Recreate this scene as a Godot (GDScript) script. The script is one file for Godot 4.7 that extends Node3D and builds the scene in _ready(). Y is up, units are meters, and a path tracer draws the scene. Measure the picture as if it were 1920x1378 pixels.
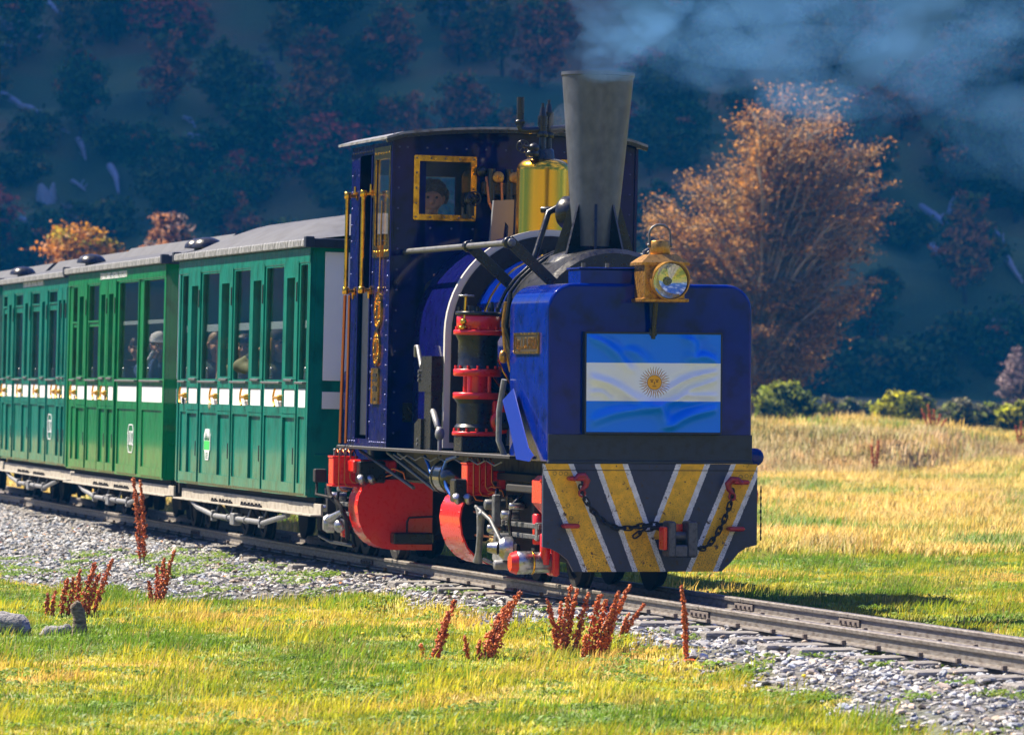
extends Node3D
# Steam train on narrow gauge track, autumn hills. World axes: y up, 0 at rail head; camera looks along -z.

class MB:
	# collects triangles with explicit normals
	var v := PackedVector3Array()
	var n := PackedVector3Array()
	var u := PackedVector2Array()
	var c := PackedColorArray()
	var col := Color(1, 1, 1)
	var starts := PackedInt32Array()   # where each solid begins

	func tri(a: Vector3, b: Vector3, d: Vector3, na: Vector3, nb: Vector3, nd: Vector3, ua := Vector2(), ub := Vector2(), ud := Vector2()) -> void:
		if (b - a).cross(d - a).dot(na + nb + nd) > 0.0:
			v.append_array([a, d, b]); n.append_array([na, nd, nb]); u.append_array([ua, ud, ub])
		else:
			v.append_array([a, b, d]); n.append_array([na, nb, nd]); u.append_array([ua, ub, ud])
		c.append_array([col, col, col])

	func quad(a: Vector3, b: Vector3, d: Vector3, e: Vector3, nn: Vector3) -> void:
		tri(a, b, d, nn, nn, nn); tri(a, d, e, nn, nn, nn)

	func quad4(a: Vector3, b: Vector3, d: Vector3, e: Vector3, na: Vector3, nb: Vector3, nd: Vector3, ne: Vector3) -> void:
		tri(a, b, d, na, nb, nd); tri(a, d, e, na, nd, ne)

	func flat(a: Vector3, b: Vector3, d: Vector3, e: Vector3, toward: Vector3) -> void:
		starts.append(v.size())
		var nn := (b - a).cross(d - a).normalized()
		if nn.dot(toward) < 0.0: nn = -nn
		quad(a, b, d, e, nn)

	func box(ce: Vector3, s: Vector3, bv := 0.0, B := Basis.IDENTITY) -> void:
		starts.append(v.size())
		var h := s * 0.5
		bv = minf(bv, minf(h.x, minf(h.y, h.z)) * 0.9)
		for ax in 3:
			var a1 := (ax + 1) % 3
			var a2 := (ax + 2) % 3
			for sg in [-1.0, 1.0]:
				var nn := Vector3(); nn[ax] = sg
				var ps := []
				for q in [[-1.0, -1.0], [1.0, -1.0], [1.0, 1.0], [-1.0, 1.0]]:
					var p := Vector3()
					p[ax] = sg * h[ax]; p[a1] = q[0] * (h[a1] - bv); p[a2] = q[1] * (h[a2] - bv)
					ps.append(ce + B * p)
				quad(ps[0], ps[1], ps[2], ps[3], B * nn)
			if bv > 0.0:
				for s1 in [-1.0, 1.0]:
					for s2 in [-1.0, 1.0]:
						var n1 := Vector3(); n1[a1] = s1
						var n2 := Vector3(); n2[a2] = s2
						var e1 := []
						for t in [-1.0, 1.0]:
							var p := Vector3(); p[ax] = t * (h[ax] - bv)
							var pa := p; pa[a1] = s1 * h[a1]; pa[a2] = s2 * (h[a2] - bv)
							var pb := p; pb[a1] = s1 * (h[a1] - bv); pb[a2] = s2 * h[a2]
							e1.append([ce + B * pa, ce + B * pb])
						quad4(e1[0][0], e1[0][1], e1[1][1], e1[1][0], B * n1, B * n2, B * n2, B * n1)
		if bv > 0.0:
			for sx in [-1.0, 1.0]:
				for sy in [-1.0, 1.0]:
					for sz in [-1.0, 1.0]:
						var a := Vector3(sx * h.x, sy * (h.y - bv), sz * (h.z - bv))
						var b := Vector3(sx * (h.x - bv), sy * h.y, sz * (h.z - bv))
						var d := Vector3(sx * (h.x - bv), sy * (h.y - bv), sz * h.z)
						tri(ce + B * a, ce + B * b, ce + B * d, B * Vector3(sx, 0, 0), B * Vector3(0, sy, 0), B * Vector3(0, 0, sz))

	# profile points (radius, height along axis) from p0 along dir; outward is to the right of travel
	func lathe(prof: Array, p0: Vector3, dir: Vector3, seg := 16, crease := 50.0, squash := 1.0) -> void:
		starts.append(v.size())
		dir = dir.normalized()
		var sx := dir.cross(Vector3(0, 0, 1) if absf(dir.z) < 0.9 else Vector3(0, 1, 0)).normalized()
		var sy := dir.cross(sx)
		var k := prof.size()
		var sn := []
		for i in k - 1:
			var dd: Vector2 = prof[i + 1] - prof[i]
			sn.append(Vector2(dd.y, -dd.x).normalized())
		var lim := cos(deg_to_rad(crease))
		for i in k - 1:
			var n0: Vector2 = sn[i]
			var n1: Vector2 = sn[i]
			if i > 0 and sn[i - 1].dot(sn[i]) > lim: n0 = (sn[i - 1] + sn[i]).normalized()
			if i < k - 2 and sn[i + 1].dot(sn[i]) > lim: n1 = (sn[i + 1] + sn[i]).normalized()
			var A: Vector2 = prof[i]
			var Bp: Vector2 = prof[i + 1]
			for j in seg:
				var t0 := TAU * j / seg
				var t1 := TAU * (j + 1) / seg
				var r0 := sx * cos(t0) + sy * sin(t0) * squash
				var r1 := sx * cos(t1) + sy * sin(t1) * squash
				var a := p0 + r0 * A.x + dir * A.y
				var b := p0 + r1 * A.x + dir * A.y
				var d := p0 + r1 * Bp.x + dir * Bp.y
				var e := p0 + r0 * Bp.x + dir * Bp.y
				var na := r0 * n0.x + dir * n0.y
				var nb := r1 * n0.x + dir * n0.y
				var nd := r1 * n1.x + dir * n1.y
				var ne := r0 * n1.x + dir * n1.y
				if A.x < 1e-5: tri(a, d, e, na, nd, ne)
				elif Bp.x < 1e-5: tri(a, b, d, na, nb, nd)
				else: quad4(a, b, d, e, na, nb, nd, ne)

	func cyl(a: Vector3, b: Vector3, r0: float, r1 := -1.0, seg := 12, bv := 0.0) -> void:
		if r1 < 0.0: r1 = r0
		var L := a.distance_to(b)
		if bv > 0.0:
			lathe([Vector2(0, 0), Vector2(r0 - bv, 0), Vector2(r0, bv), Vector2(r1, L - bv), Vector2(r1 - bv, L), Vector2(0, L)], a, b - a, seg)
		else:
			lathe([Vector2(0, 0), Vector2(r0, 0), Vector2(r1, L), Vector2(0, L)], a, b - a, seg)

	func ball(ce: Vector3, r: Vector3, seg := 12, rings := 7) -> void:
		starts.append(v.size())
		for i in rings:
			var f0 := PI * i / rings
			var f1 := PI * (i + 1) / rings
			for j in seg:
				var t0 := TAU * j / seg
				var t1 := TAU * (j + 1) / seg
				var q := [Vector3(sin(f0) * cos(t0), cos(f0), sin(f0) * sin(t0)), Vector3(sin(f0) * cos(t1), cos(f0), sin(f0) * sin(t1)), Vector3(sin(f1) * cos(t1), cos(f1), sin(f1) * sin(t1)), Vector3(sin(f1) * cos(t0), cos(f1), sin(f1) * sin(t0))]
				var m := []
				for p in q: m.append((p / r).normalized())
				if i > 0: tri(ce + q[0] * r, ce + q[1] * r, ce + q[2] * r, m[0], m[1], m[2])
				if i < rings - 1: tri(ce + q[0] * r, ce + q[2] * r, ce + q[3] * r, m[0], m[2], m[3])

	func tube(pts: Array, r: float, seg := 8, closed := false, radii := []) -> void:
		starts.append(v.size())
		var k := pts.size()
		var up := Vector3.UP
		var rings := []
		for i in k:
			var d: Vector3
			if closed: d = (pts[(i + 1) % k] - pts[(i - 1 + k) % k]).normalized()
			else: d = (pts[mini(i + 1, k - 1)] - pts[maxi(i - 1, 0)]).normalized()
			if i == 0: up = d.cross(Vector3(0, 1, 0) if absf(d.y) < 0.9 else Vector3(1, 0, 0)).normalized()
			up = (up - d * up.dot(d)).normalized()
			var sd := d.cross(up)
			var rr: float = radii[i] if radii.size() else r
			var ring := []
			for j in seg:
				var t := TAU * j / seg
				var o := up * cos(t) + sd * sin(t)
				ring.append([pts[i] + o * rr, o])
			rings.append(ring)
		for i in (k if closed else k - 1):
			var A: Array = rings[i]
			var Bq: Array = rings[(i + 1) % k]
			for j in seg:
				var j2 := (j + 1) % seg
				quad4(A[j][0], A[j2][0], Bq[j2][0], Bq[j][0], A[j][1], A[j2][1], Bq[j2][1], Bq[j][1])
		if not closed:
			for e in [0, k - 1]:
				var d2: Vector3 = (pts[0] - pts[1]).normalized() if e == 0 else (pts[k - 1] - pts[k - 2]).normalized()
				for j in seg: tri(pts[e], rings[e][j][0], rings[e][(j + 1) % seg][0], d2, d2, d2)

	# outline in the xy plane of xf pushed out along its z from d0 to d1; uv from the outline
	func prism(poly: Array, d0: float, d1: float, xf := Transform3D(), crease := 40.0, hole := []) -> void:
		starts.append(v.size())
		var pk := PackedVector2Array(poly)
		if Geometry2D.is_polygon_clockwise(pk): pk.reverse()
		var outlines := [pk]
		var full := pk
		if hole.size():
			var hk := PackedVector2Array(hole)
			if not Geometry2D.is_polygon_clockwise(hk): hk.reverse()
			outlines.append(hk)
			# bridge
			var best := [1e9, 0, 0]
			for i in pk.size():
				for j in hk.size():
					var dd := pk[i].distance_to(hk[j])
					if dd < best[0]: best = [dd, i, j]
			full = PackedVector2Array()
			for i in pk.size() + 1: full.append(pk[(best[1] + i) % pk.size()])
			for j in hk.size() + 1: full.append(hk[(best[2] + j) % hk.size()])
		var idx := Geometry2D.triangulate_polygon(full)
		var nz := xf.basis.z.normalized()
		for t in range(0, idx.size(), 3):
			var p := [full[idx[t]], full[idx[t + 1]], full[idx[t + 2]]]
			for q in [[d0, -nz], [d1, nz]]:
				tri(xf * Vector3(p[0].x, p[0].y, q[0]), xf * Vector3(p[1].x, p[1].y, q[0]), xf * Vector3(p[2].x, p[2].y, q[0]), q[1], q[1], q[1], p[0], p[1], p[2])
		var lim := cos(deg_to_rad(crease))
		for ol in outlines:
			var k: int = ol.size()
			var en := []
			for i in k:
				var e: Vector2 = ol[(i + 1) % k] - ol[i]
				en.append(Vector2(e.y, -e.x).normalized())
			for i in k:
				var n0: Vector2 = en[i]
				var n1: Vector2 = en[i]
				if en[(i - 1 + k) % k].dot(en[i]) > lim: n0 = (en[(i - 1 + k) % k] + en[i]).normalized()
				if en[(i + 1) % k].dot(en[i]) > lim: n1 = (en[(i + 1) % k] + en[i]).normalized()
				var a: Vector2 = ol[i]
				var b: Vector2 = ol[(i + 1) % k]
				var m0 := (xf.basis * Vector3(n0.x, n0.y, 0)).normalized()
				var m1 := (xf.basis * Vector3(n1.x, n1.y, 0)).normalized()
				quad4(xf * Vector3(a.x, a.y, d0), xf * Vector3(b.x, b.y, d0), xf * Vector3(b.x, b.y, d1), xf * Vector3(a.x, a.y, d1), m0, m1, m1, m0)

	func add(o: MB, xf: Transform3D) -> void:
		var nb := xf.basis.inverse().transposed()
		for i in o.v.size():
			v.append(xf * o.v[i]); n.append((nb * o.n[i]).normalized())
		u.append_array(o.u); c.append_array(o.c)

	# the solids that stand apart from one another, each run of touching ones as a mesh of its own
	func pieces() -> Array:
		var st := PackedInt32Array()
		for k in starts:
			if st.is_empty() or k > st[-1]: st.append(k)
		if st.size() < 2 or st.size() > 60 or st[0] != 0: return [self]
		var k := st.size()
		st.append(v.size())
		var bx := []
		for i in k:
			if st[i] == st[i + 1]: return [self]
			var b := AABB(v[st[i]], Vector3.ZERO)
			for j in range(st[i], st[i + 1]): b = b.expand(v[j])
			bx.append(b)
		var g := range(k)
		for i in k:
			for j in i:
				var a: AABB = bx[i]
				var b: AABB = bx[j]
				var gap := Vector3.ZERO.max((a.position - b.end).max(b.position - a.end))
				if gap.length() <= maxf(0.02, 0.5 * maxf(a.get_longest_axis_size(), b.get_longest_axis_size())) * 0.98 and g[i] != g[j]:
					var old: int = g[i]
					for q in k: if g[q] == old: g[q] = g[j]
		var by := {}
		for i in k:
			if not by.has(g[i]): by[g[i]] = MB.new()
			var o: MB = by[g[i]]
			o.v.append_array(v.slice(st[i], st[i + 1])); o.n.append_array(n.slice(st[i], st[i + 1])); o.u.append_array(u.slice(st[i], st[i + 1])); o.c.append_array(c.slice(st[i], st[i + 1]))
		return by.values()

	func mesh(colours := false) -> ArrayMesh:
		var a := []
		a.resize(Mesh.ARRAY_MAX)
		a[Mesh.ARRAY_VERTEX] = v; a[Mesh.ARRAY_NORMAL] = n; a[Mesh.ARRAY_TEX_UV] = u
		if colours: a[Mesh.ARRAY_COLOR] = c
		var m := ArrayMesh.new()
		if v.size(): m.add_surface_from_arrays(Mesh.PRIMITIVE_TRIANGLES, a)
		return m

var M := {}
var rng := RandomNumberGenerator.new()
var used_names := {}

func v2(x: float, y: float) -> Vector2: return Vector2(x, y)
func v3(x: float, y: float, z: float) -> Vector3: return Vector3(x, y, z)

func numbered(called: String) -> String:
	var k: int = used_names.get(called, 0)
	used_names[called] = k + 1
	return called if k == 0 else "%s_%03d" % [called, k]

func thing(called: String, label: String, category: String, xf := Transform3D(), group := "") -> Node3D:
	var o := Node3D.new()
	o.name = numbered(called)
	add_child(o)
	o.transform = xf
	tag(o, label, category, group)
	return o

func tag(o: Node, label: String, category: String, group := "", kind := "") -> Node:
	if label: o.set_meta("label", label)
	if category: o.set_meta("category", category)
	if group: o.set_meta("group", group)
	if kind: o.set_meta("kind", kind)
	return o

func part(parent: Node, called: String, m, mat: Material, xf := Transform3D(), colours := false, whole := false) -> MeshInstance3D:
	if m is MB and parent != self and not whole:
		var ps: Array = m.pieces()
		if ps.size() > 1:
			var lead: MeshInstance3D
			for p in ps:
				var q := part(parent, called, p, mat, xf, colours, true)
				if lead == null: lead = q
			return lead
	var o := MeshInstance3D.new()
	o.name = called if parent != self else numbered(called)
	o.mesh = m.mesh(colours) if m is MB else m
	o.material_override = mat
	o.transform = xf
	parent.add_child(o, true)
	return o

func one(called: String, m, mat: Material, label: String, category: String, xf := Transform3D(), group := "", colours := false) -> MeshInstance3D:
	var o := part(self, called, m, mat, xf, colours)
	tag(o, label, category, group)
	return o

func structure(called: String, m, mat: Material, colours := false) -> MeshInstance3D:
	var o := part(self, called, m, mat, Transform3D(), colours)
	o.set_meta("kind", "structure")
	return o

func stuff_part(parent: Node, called: String, m, mat: Material, xf := Transform3D(), colours := false) -> MeshInstance3D:
	var o := part(parent, called, m, mat, xf, colours, true)
	o.set_meta("kind", "stuff")
	return o

func scatter(called: String, m: Mesh, mat: Material, xfs: Array, cols: Array, label: String, category: String) -> MultiMeshInstance3D:
	var mm := MultiMesh.new()
	mm.transform_format = MultiMesh.TRANSFORM_3D
	mm.use_colors = cols.size() > 0
	mm.mesh = m
	mm.instance_count = xfs.size()
	for i in xfs.size():
		mm.set_instance_transform(i, xfs[i])
		if cols.size(): mm.set_instance_color(i, cols[i])
	var o := MultiMeshInstance3D.new()
	o.name = numbered(called)
	o.multimesh = mm
	o.material_override = mat
	add_child(o)
	tag(o, label, category, "", "stuff")
	return o

func rgb(r: float, g: float, b: float) -> Color: return Color(r / 255.0, g / 255.0, b / 255.0)

func mat(colour: Color, rough := 0.6, metal := 0.0, coat := 0.0) -> StandardMaterial3D:
	var m := StandardMaterial3D.new()
	m.albedo_color = colour
	m.roughness = rough
	m.metallic = metal
	if coat > 0.0:
		m.clearcoat_enabled = true; m.clearcoat = coat; m.clearcoat_roughness = 0.06
	return m

func noise(sd: int, freq: float, oct := 4) -> FastNoiseLite:
	var f := FastNoiseLite.new()
	f.seed = sd; f.frequency = freq; f.noise_type = FastNoiseLite.TYPE_SIMPLEX_SMOOTH
	f.fractal_octaves = oct
	return f

# seamless noise picture mapped through a ramp of [offset, colour]
func ntex(sd: int, freq: float, stops: Array, size := 512, oct := 5) -> ImageTexture:
	var im := noise(sd, freq, oct).get_seamless_image(size, size)
	im.convert(Image.FORMAT_L8)
	var lut := []
	for i in 256:
		var t := i / 255.0
		var k := 0
		while k < stops.size() - 2 and t > stops[k + 1][0]: k += 1
		var w := clampf((t - stops[k][0]) / maxf(stops[k + 1][0] - stops[k][0], 1e-5), 0, 1)
		lut.append((stops[k][1] as Color).lerp(stops[k + 1][1], w))
	var src := im.get_data()
	var out := PackedByteArray()
	out.resize(size * size * 3)
	for i in src.size():
		var q: Color = lut[src[i]]
		out[i * 3] = int(q.r * 255); out[i * 3 + 1] = int(q.g * 255); out[i * 3 + 2] = int(q.b * 255)
	return ImageTexture.create_from_image(Image.create_from_data(size, size, false, Image.FORMAT_RGB8, out))

func ntex_normal(sd: int, freq: float, strength: float, size := 512, oct := 5) -> ImageTexture:
	var im := noise(sd, freq, oct).get_seamless_image(size, size)
	im.convert(Image.FORMAT_RGBA8)
	im.bump_map_to_normal_map(strength)
	return ImageTexture.create_from_image(im)

# triplanar textures in the object's own axes
func tri_tex(m: StandardMaterial3D, albedo: Texture2D, scale: Vector3, nrm: Texture2D = null, nscale := 1.0, rough: Texture2D = null) -> StandardMaterial3D:
	m.uv1_triplanar = true
	m.uv1_scale = scale
	if albedo: m.albedo_texture = albedo
	if nrm:
		m.normal_enabled = true; m.normal_texture = nrm; m.normal_scale = nscale
	if rough:
		m.roughness_texture = rough; m.roughness_texture_channel = BaseMaterial3D.TEXTURE_CHANNEL_RED
	return m

# ---------------------------------------------------------------- the track curve
var TS := PackedFloat32Array()
var TP := PackedVector2Array()
var TT := PackedFloat32Array()

func heading(s: float) -> float:
	return deg_to_rad(lerpf(14.5, 13.0, clampf((-s - 4.0) / 8.0, 0.0, 1.0)))

func lay_curve() -> void:
	# s runs along the track, 0 at the buffer beam, growing towards the viewer
	var back := []
	var p := Vector2(0.887, -34.19)
	var s := 0.0
	while s > -70.0:
		var t := heading(s)
		p -= Vector2(sin(t), cos(t)) * 0.1
		s -= 0.1
		back.append([s, p, t])
	back.reverse()
	p = Vector2(0.887, -34.19)
	s = 0.0
	back.append([0.0, p, heading(0.0)])
	while s < 45.0:
		var t := heading(s)
		p += Vector2(sin(t), cos(t)) * 0.1
		s += 0.1
		back.append([s, p, t])
	for q in back:
		TS.append(q[0]); TP.append(q[1]); TT.append(q[2])

# (distance along, distance to the side; positive to the far side) of a ground point
func along(x: float, z: float) -> Vector2:
	var lo := 0
	var hi := TP.size() - 1
	while hi - lo > 1:
		var m := (lo + hi) / 2
		if TP[m].y > z: hi = m
		else: lo = m
	var w := (z - TP[lo].y) / (TP[hi].y - TP[lo].y)
	var tx := lerpf(TP[lo].x, TP[hi].x, w)
	var t := TT[lo]
	var dx := x - tx
	return Vector2(lerpf(TS[lo], TS[hi], w) + dx * sin(t), dx * cos(t))

# frame at s: x to the far side, y up, z forward; roll leans the top to the far side; side shifts it
func frame(s: float, roll_deg: float, side := 0.0, head_deg := -1.0) -> Transform3D:
	var i := clampi(int(round((s - TS[0]) / 0.1)), 0, TS.size() - 1)
	var t := TT[i] if head_deg < 0.0 else deg_to_rad(head_deg)
	var p := TP[i]
	var f := Vector3(sin(t), 0, cos(t))
	var r := Vector3(cos(t), 0, -sin(t))
	var a := deg_to_rad(roll_deg)
	var r2 := r * cos(a) - Vector3.UP * sin(a)
	var u2 := Vector3.UP * cos(a) + r * sin(a)
	return Transform3D(Basis(r2, u2, f), Vector3(p.x, 0, p.y) + r2 * side)

# ---------------------------------------------------------------- the lie of the land
var n_big := noise(5, 0.045, 3)
var n_mid := noise(6, 0.35, 3)
var n_fine := noise(7, 1.4, 3)
var n_hill := noise(8, 0.03, 4)
var n_edge := noise(9, 0.9, 3)
var edge_s := [-40.0, -14.0, -12.0, -8.0, -5.4, -4.2, -3.2, 0.0, 2.0, 4.3, 6.1, 8.3, 12.0, 40.0]
var edge_w := [3.4, 3.2, 3.1, 2.8, 2.0, 0.95, 0.85, 0.98, 0.8, 0.9, 1.1, 1.35, 1.25, 1.3]

func gravel_edge(s: float) -> float:
	for i in edge_s.size() - 1:
		if s < edge_s[i + 1]:
			return lerpf(edge_w[i], edge_w[i + 1], clampf((s - edge_s[i]) / (edge_s[i + 1] - edge_s[i]), 0, 1))
	return edge_w[-1]

# 1 on the ballast, 0 on the grass
func gravel(x: float, z: float) -> float:
	var q := along(x, z)
	var e := n_edge.get_noise_2d(x, z) * 0.3
	if q.y < 0.0:
		# grass creeps in from the near side of the line, from the left and before the loco
		var w := gravel_edge(q.x)
		return smoothstep(w + 0.22, w - 0.12, -q.y + e * 0.7)
	return smoothstep(1.25, 0.95, q.y + e * 0.6)

func mound(x: float, z: float) -> float:
	var d := -z
	var across := smoothstep(1.0, 4.0, x) * (1.0 - 0.75 * smoothstep(7.6, 9.6, x))
	var foot := 86.0 + 3.0 * sin(x * 0.9) + maxf(0.0, x - 6.0) * 2.0
	var rise := smoothstep(foot, foot + 4.0 + 2.5 * sin(x * 1.7), d) * (1.0 - 0.6 * smoothstep(foot + 13.0, foot + 30.0, d))
	return rise * across * (0.56 + 0.2 * n_mid.get_noise_2d(x * 0.8, z * 0.25)) + rise * across * 0.12 * n_fine.get_noise_2d(x * 0.6, z * 0.3)

func ground_h(x: float, z: float) -> float:
	var q := along(x, z)
	var h := -0.26 + 0.05 * n_big.get_noise_2d(x * 2.0, z * 2.0) + 0.035 * n_mid.get_noise_2d(x, z)
	if q.x > -60.0 and q.x < 42.0:
		var near := clampf(1.0 - (absf(q.y) - 0.85) / (0.5 if q.y > 0.0 else maxf(0.5, gravel_edge(q.x) - 0.6)), 0.0, 1.0)
		h = lerpf(h, -0.15 + 0.012 * n_fine.get_noise_2d(x * 2.0, z * 2.0), smoothstep(0.0, 1.0, near))
	if z < -80.0 and z > -150.0: h += mound(x, z)
	h += smoothstep(-130.0, -200.0, z) * 0.8 * maxf(0.0, n_big.get_noise_2d(x * 0.5, z * 0.5) + 0.2)
	return h

func hill_h(x: float, z: float) -> float:
	var d := -z - 196.0
	var r := d * 0.42 + 3.0 * n_hill.get_noise_2d(x, z) + 0.7 * n_hill.get_noise_2d(x * 5.0 + 40.0, z * 5.0)
	return -0.6 + (r if d > 0.0 else d * 0.2) * smoothstep(-4.0, 12.0, d)

# the ground under a view ray through a photo point (photo pixels from the horizon and the middle): used to find where things stand
func on_hill(px: float, py: float) -> Vector3:
	var d := 200.0
	while d < 330.0:
		var p := Vector3((px - 960.0) / 10000.0 * d, 1.42 + (693.0 - py) / 10000.0 * d, -d)
		if hill_h(p.x, p.z) > p.y: return Vector3(p.x, hill_h(p.x, p.z), p.z)
		d += 0.5
	return Vector3.ZERO

func spot(px: float, py: float) -> Vector3:
	var d := 15.0
	while d < 200.0:
		var p := Vector3((px - 960.0) / 10000.0 * d, 1.42 + (693.0 - py) / 10000.0 * d, -d)
		if ground_h(p.x, p.z) > p.y: return Vector3(p.x, ground_h(p.x, p.z), p.z)
		d += 0.1 if d < 60.0 else 0.5
	return Vector3.ZERO

func at(px: float, py: float, d: float) -> Vector3:
	return Vector3((px - 960.0) / 10000.0 * d, 1.42 + (693.0 - py) / 10000.0 * d, -d)

func _ready() -> void:
	# ---- camera: long lens, at a standing person's height beside the line
	var cam := Camera3D.new()
	cam.name = "camera"
	add_child(cam)
	cam.position = Vector3(0, 1.42, 0)
	cam.rotation_degrees = Vector3(0.023, 0, 0)
	cam.near = 0.5
	cam.far = 6000.0
	var lens := CameraAttributesPhysical.new()
	lens.frustum_focal_length = 174.25
	lens.frustum_focus_distance = 35.0
	lens.frustum_near = 0.5
	lens.frustum_far = 6000.0
	lens.exposure_aperture = 6.3
	cam.attributes = lens
	cam.current = true
	# ---- sky, air and sun
	var sky_mat := ProceduralSkyMaterial.new()
	sky_mat.sky_top_color = Color(0.10, 0.28, 0.72)
	sky_mat.sky_horizon_color = Color(0.38, 0.56, 0.84)
	sky_mat.sky_curve = 0.16
	sky_mat.ground_bottom_color = Color(0.3, 0.32, 0.2)
	sky_mat.ground_horizon_color = Color(0.45, 0.5, 0.45)
	sky_mat.sun_angle_max = 8.0
	sky_mat.sky_cover = ntex_sky()
	sky_mat.sky_cover_modulate = Color(1, 1, 1, 0.5)
	var env := Environment.new()
	env.background_mode = Environment.BG_SKY
	env.sky = Sky.new()
	env.sky.sky_material = sky_mat
	env.background_energy_multiplier = 0.52
	env.tonemap_mode = Environment.TONE_MAPPER_LINEAR
	env.tonemap_exposure = 2.5
	env.sdfgi_enabled = true
	env.ssao_enabled = true
	env.ssil_enabled = true
	env.fog_enabled = true
	env.fog_light_color = Color(0.10, 0.65, 1.0)
	env.fog_density = 0.00048
	env.volumetric_fog_enabled = true
	env.volumetric_fog_density = 0.0
	var we := WorldEnvironment.new()
	we.name = "environment"
	we.environment = env
	add_child(we)
	var sun := DirectionalLight3D.new()
	sun.name = "sun"
	sun.light_energy = 1.6
	sun.light_color = Color(1.0, 0.95, 0.86)
	sun.light_angular_distance = 0.5
	sun.shadow_enabled = true
	add_child(sun)
	sun.look_at_from_position(Vector3(-71.8, 100, -38.2), Vector3.ZERO)
	# ---- the place
	lay_curve()
	make_materials()
	make_ground()
	make_hill()
	make_shade_cloud()
	make_track()
	make_locomotive()
	make_coaches()
	make_people()
	make_hillside_growth()
	make_field_growth()
	make_near_plants()
	make_grass()
	make_smoke()

# thin broken cloud over the whole sky
func ntex_sky() -> ImageTexture:
	var im := Image.create_empty(512, 256, false, Image.FORMAT_RGBA8)
	var f := noise(31, 1.6, 5)
	for y in 256:
		var el := PI * (0.5 - (y + 0.5) / 256.0)
		for x in 512:
			var az := TAU * (x + 0.5) / 512.0
			var d := Vector3(cos(el) * cos(az), sin(el), cos(el) * sin(az))
			var k := f.get_noise_3d(d.x * 1.2, d.y * 2.6, d.z * 1.2)
			im.set_pixel(x, y, Color(1, 1, 1, clampf(smoothstep(-0.02, 0.45, k), 0, 1)))
	return ImageTexture.create_from_image(im)

func make_materials() -> void:
	var grime := ntex(11, 0.012, [[0.0, Color(0.62, 0.6, 0.58)], [0.45, Color(0.93, 0.92, 0.9)], [1.0, Color(1, 1, 1)]])
	var grime_r := ntex(12, 0.02, [[0.0, Color(0.55, 0.55, 0.55)], [0.5, Color(0.32, 0.32, 0.32)], [1.0, Color(0.2, 0.2, 0.2)]])
	var dent := ntex_normal(13, 0.012, 3.0, 512, 4)
	var fine := ntex_normal(14, 0.05, 4.0, 512, 4)
	M.grime = grime
	M.fine = fine
	M.blue = tri_tex(mat(rgb(14, 16, 84), 1.0, 0.0, 0.5), grime, Vector3.ONE * 0.9, dent, 0.12, grime_r)
	M.tank_blue = tri_tex(mat(rgb(0, 32, 132), 1.0, 0.0, 0.7), grime, Vector3.ONE * 0.7, dent, 0.10, grime_r)
	for k in [M.blue, M.tank_blue]: k.metallic_specular = 0.08
	M.flap = tri_tex(mat(rgb(16, 48, 168), 0.3, 0.0, 1.0), null, Vector3.ONE, dent, 0.12)
	M.flap.metallic_specular = 1.0
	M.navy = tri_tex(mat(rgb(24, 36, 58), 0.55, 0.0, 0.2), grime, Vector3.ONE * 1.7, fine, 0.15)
	M.black = tri_tex(mat(rgb(26, 27, 30), 1.0, 0.0, 0.15), grime, Vector3.ONE * 2.3, fine, 0.25, grime_r)
	M.frame = tri_tex(mat(rgb(34, 30, 28), 0.75), grime, Vector3.ONE * 2.1, fine, 0.4)
	M.red = tri_tex(mat(rgb(226, 28, 4), 1.0, 0.0, 0.5), null, Vector3.ONE * 2.2, fine, 0.1, grime_r)
	M.steel = tri_tex(mat(rgb(190, 192, 198), 1.0, 0.9), grime, Vector3.ONE * 3.0, fine, 0.1, grime_r)
	M.dull_steel = tri_tex(mat(rgb(120, 122, 126), 0.5, 0.6), grime, Vector3.ONE * 3.0, fine, 0.3)
	M.brass = tri_tex(mat(rgb(255, 196, 64), 1.0, 1.0), grime, Vector3.ONE * 2.0, dent, 0.15, ntex(15, 0.02, [[0.0, Color(0.3, 0.3, 0.3)], [0.5, Color(0.16, 0.16, 0.16)], [1.0, Color(0.1, 0.1, 0.1)]]))
	M.dome = mat(rgb(255, 192, 52), 0.2, 1.0)
	M.old_brass = tri_tex(mat(rgb(196, 148, 70), 1.0, 0.75), grime, Vector3.ONE * 3.0, fine, 0.1, grime_r)
	M.copper = mat(rgb(200, 120, 70), 0.3, 1.0)
	var soot := ntex(16, 0.015, [[0.0, rgb(80, 84, 94)], [0.5, rgb(92, 97, 108)], [1.0, rgb(106, 110, 121)]])
	M.chimney = tri_tex(mat(Color(1, 1, 1), 0.42, 0.55), soot, Vector3(1.6, 1.0, 1.6), fine, 0.12)
	M.grey_steel = tri_tex(mat(rgb(150, 152, 156), 0.5, 0.4), grime, Vector3.ONE * 2.0, fine, 0.2)
	var glass := StandardMaterial3D.new()
	glass.transparency = BaseMaterial3D.TRANSPARENCY_ALPHA
	glass.albedo_color = Color(0.05, 0.07, 0.07, 0.08)
	glass.roughness = 0.02
	M.glass = glass
	M.white = tri_tex(mat(rgb(226, 230, 234), 0.4, 0.0, 0.2), grime, Vector3.ONE * 1.5)
	M.mirror = mat(rgb(235, 235, 230), 0.06, 1.0)
	M.dark = mat(rgb(20, 20, 22), 0.8)

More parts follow.
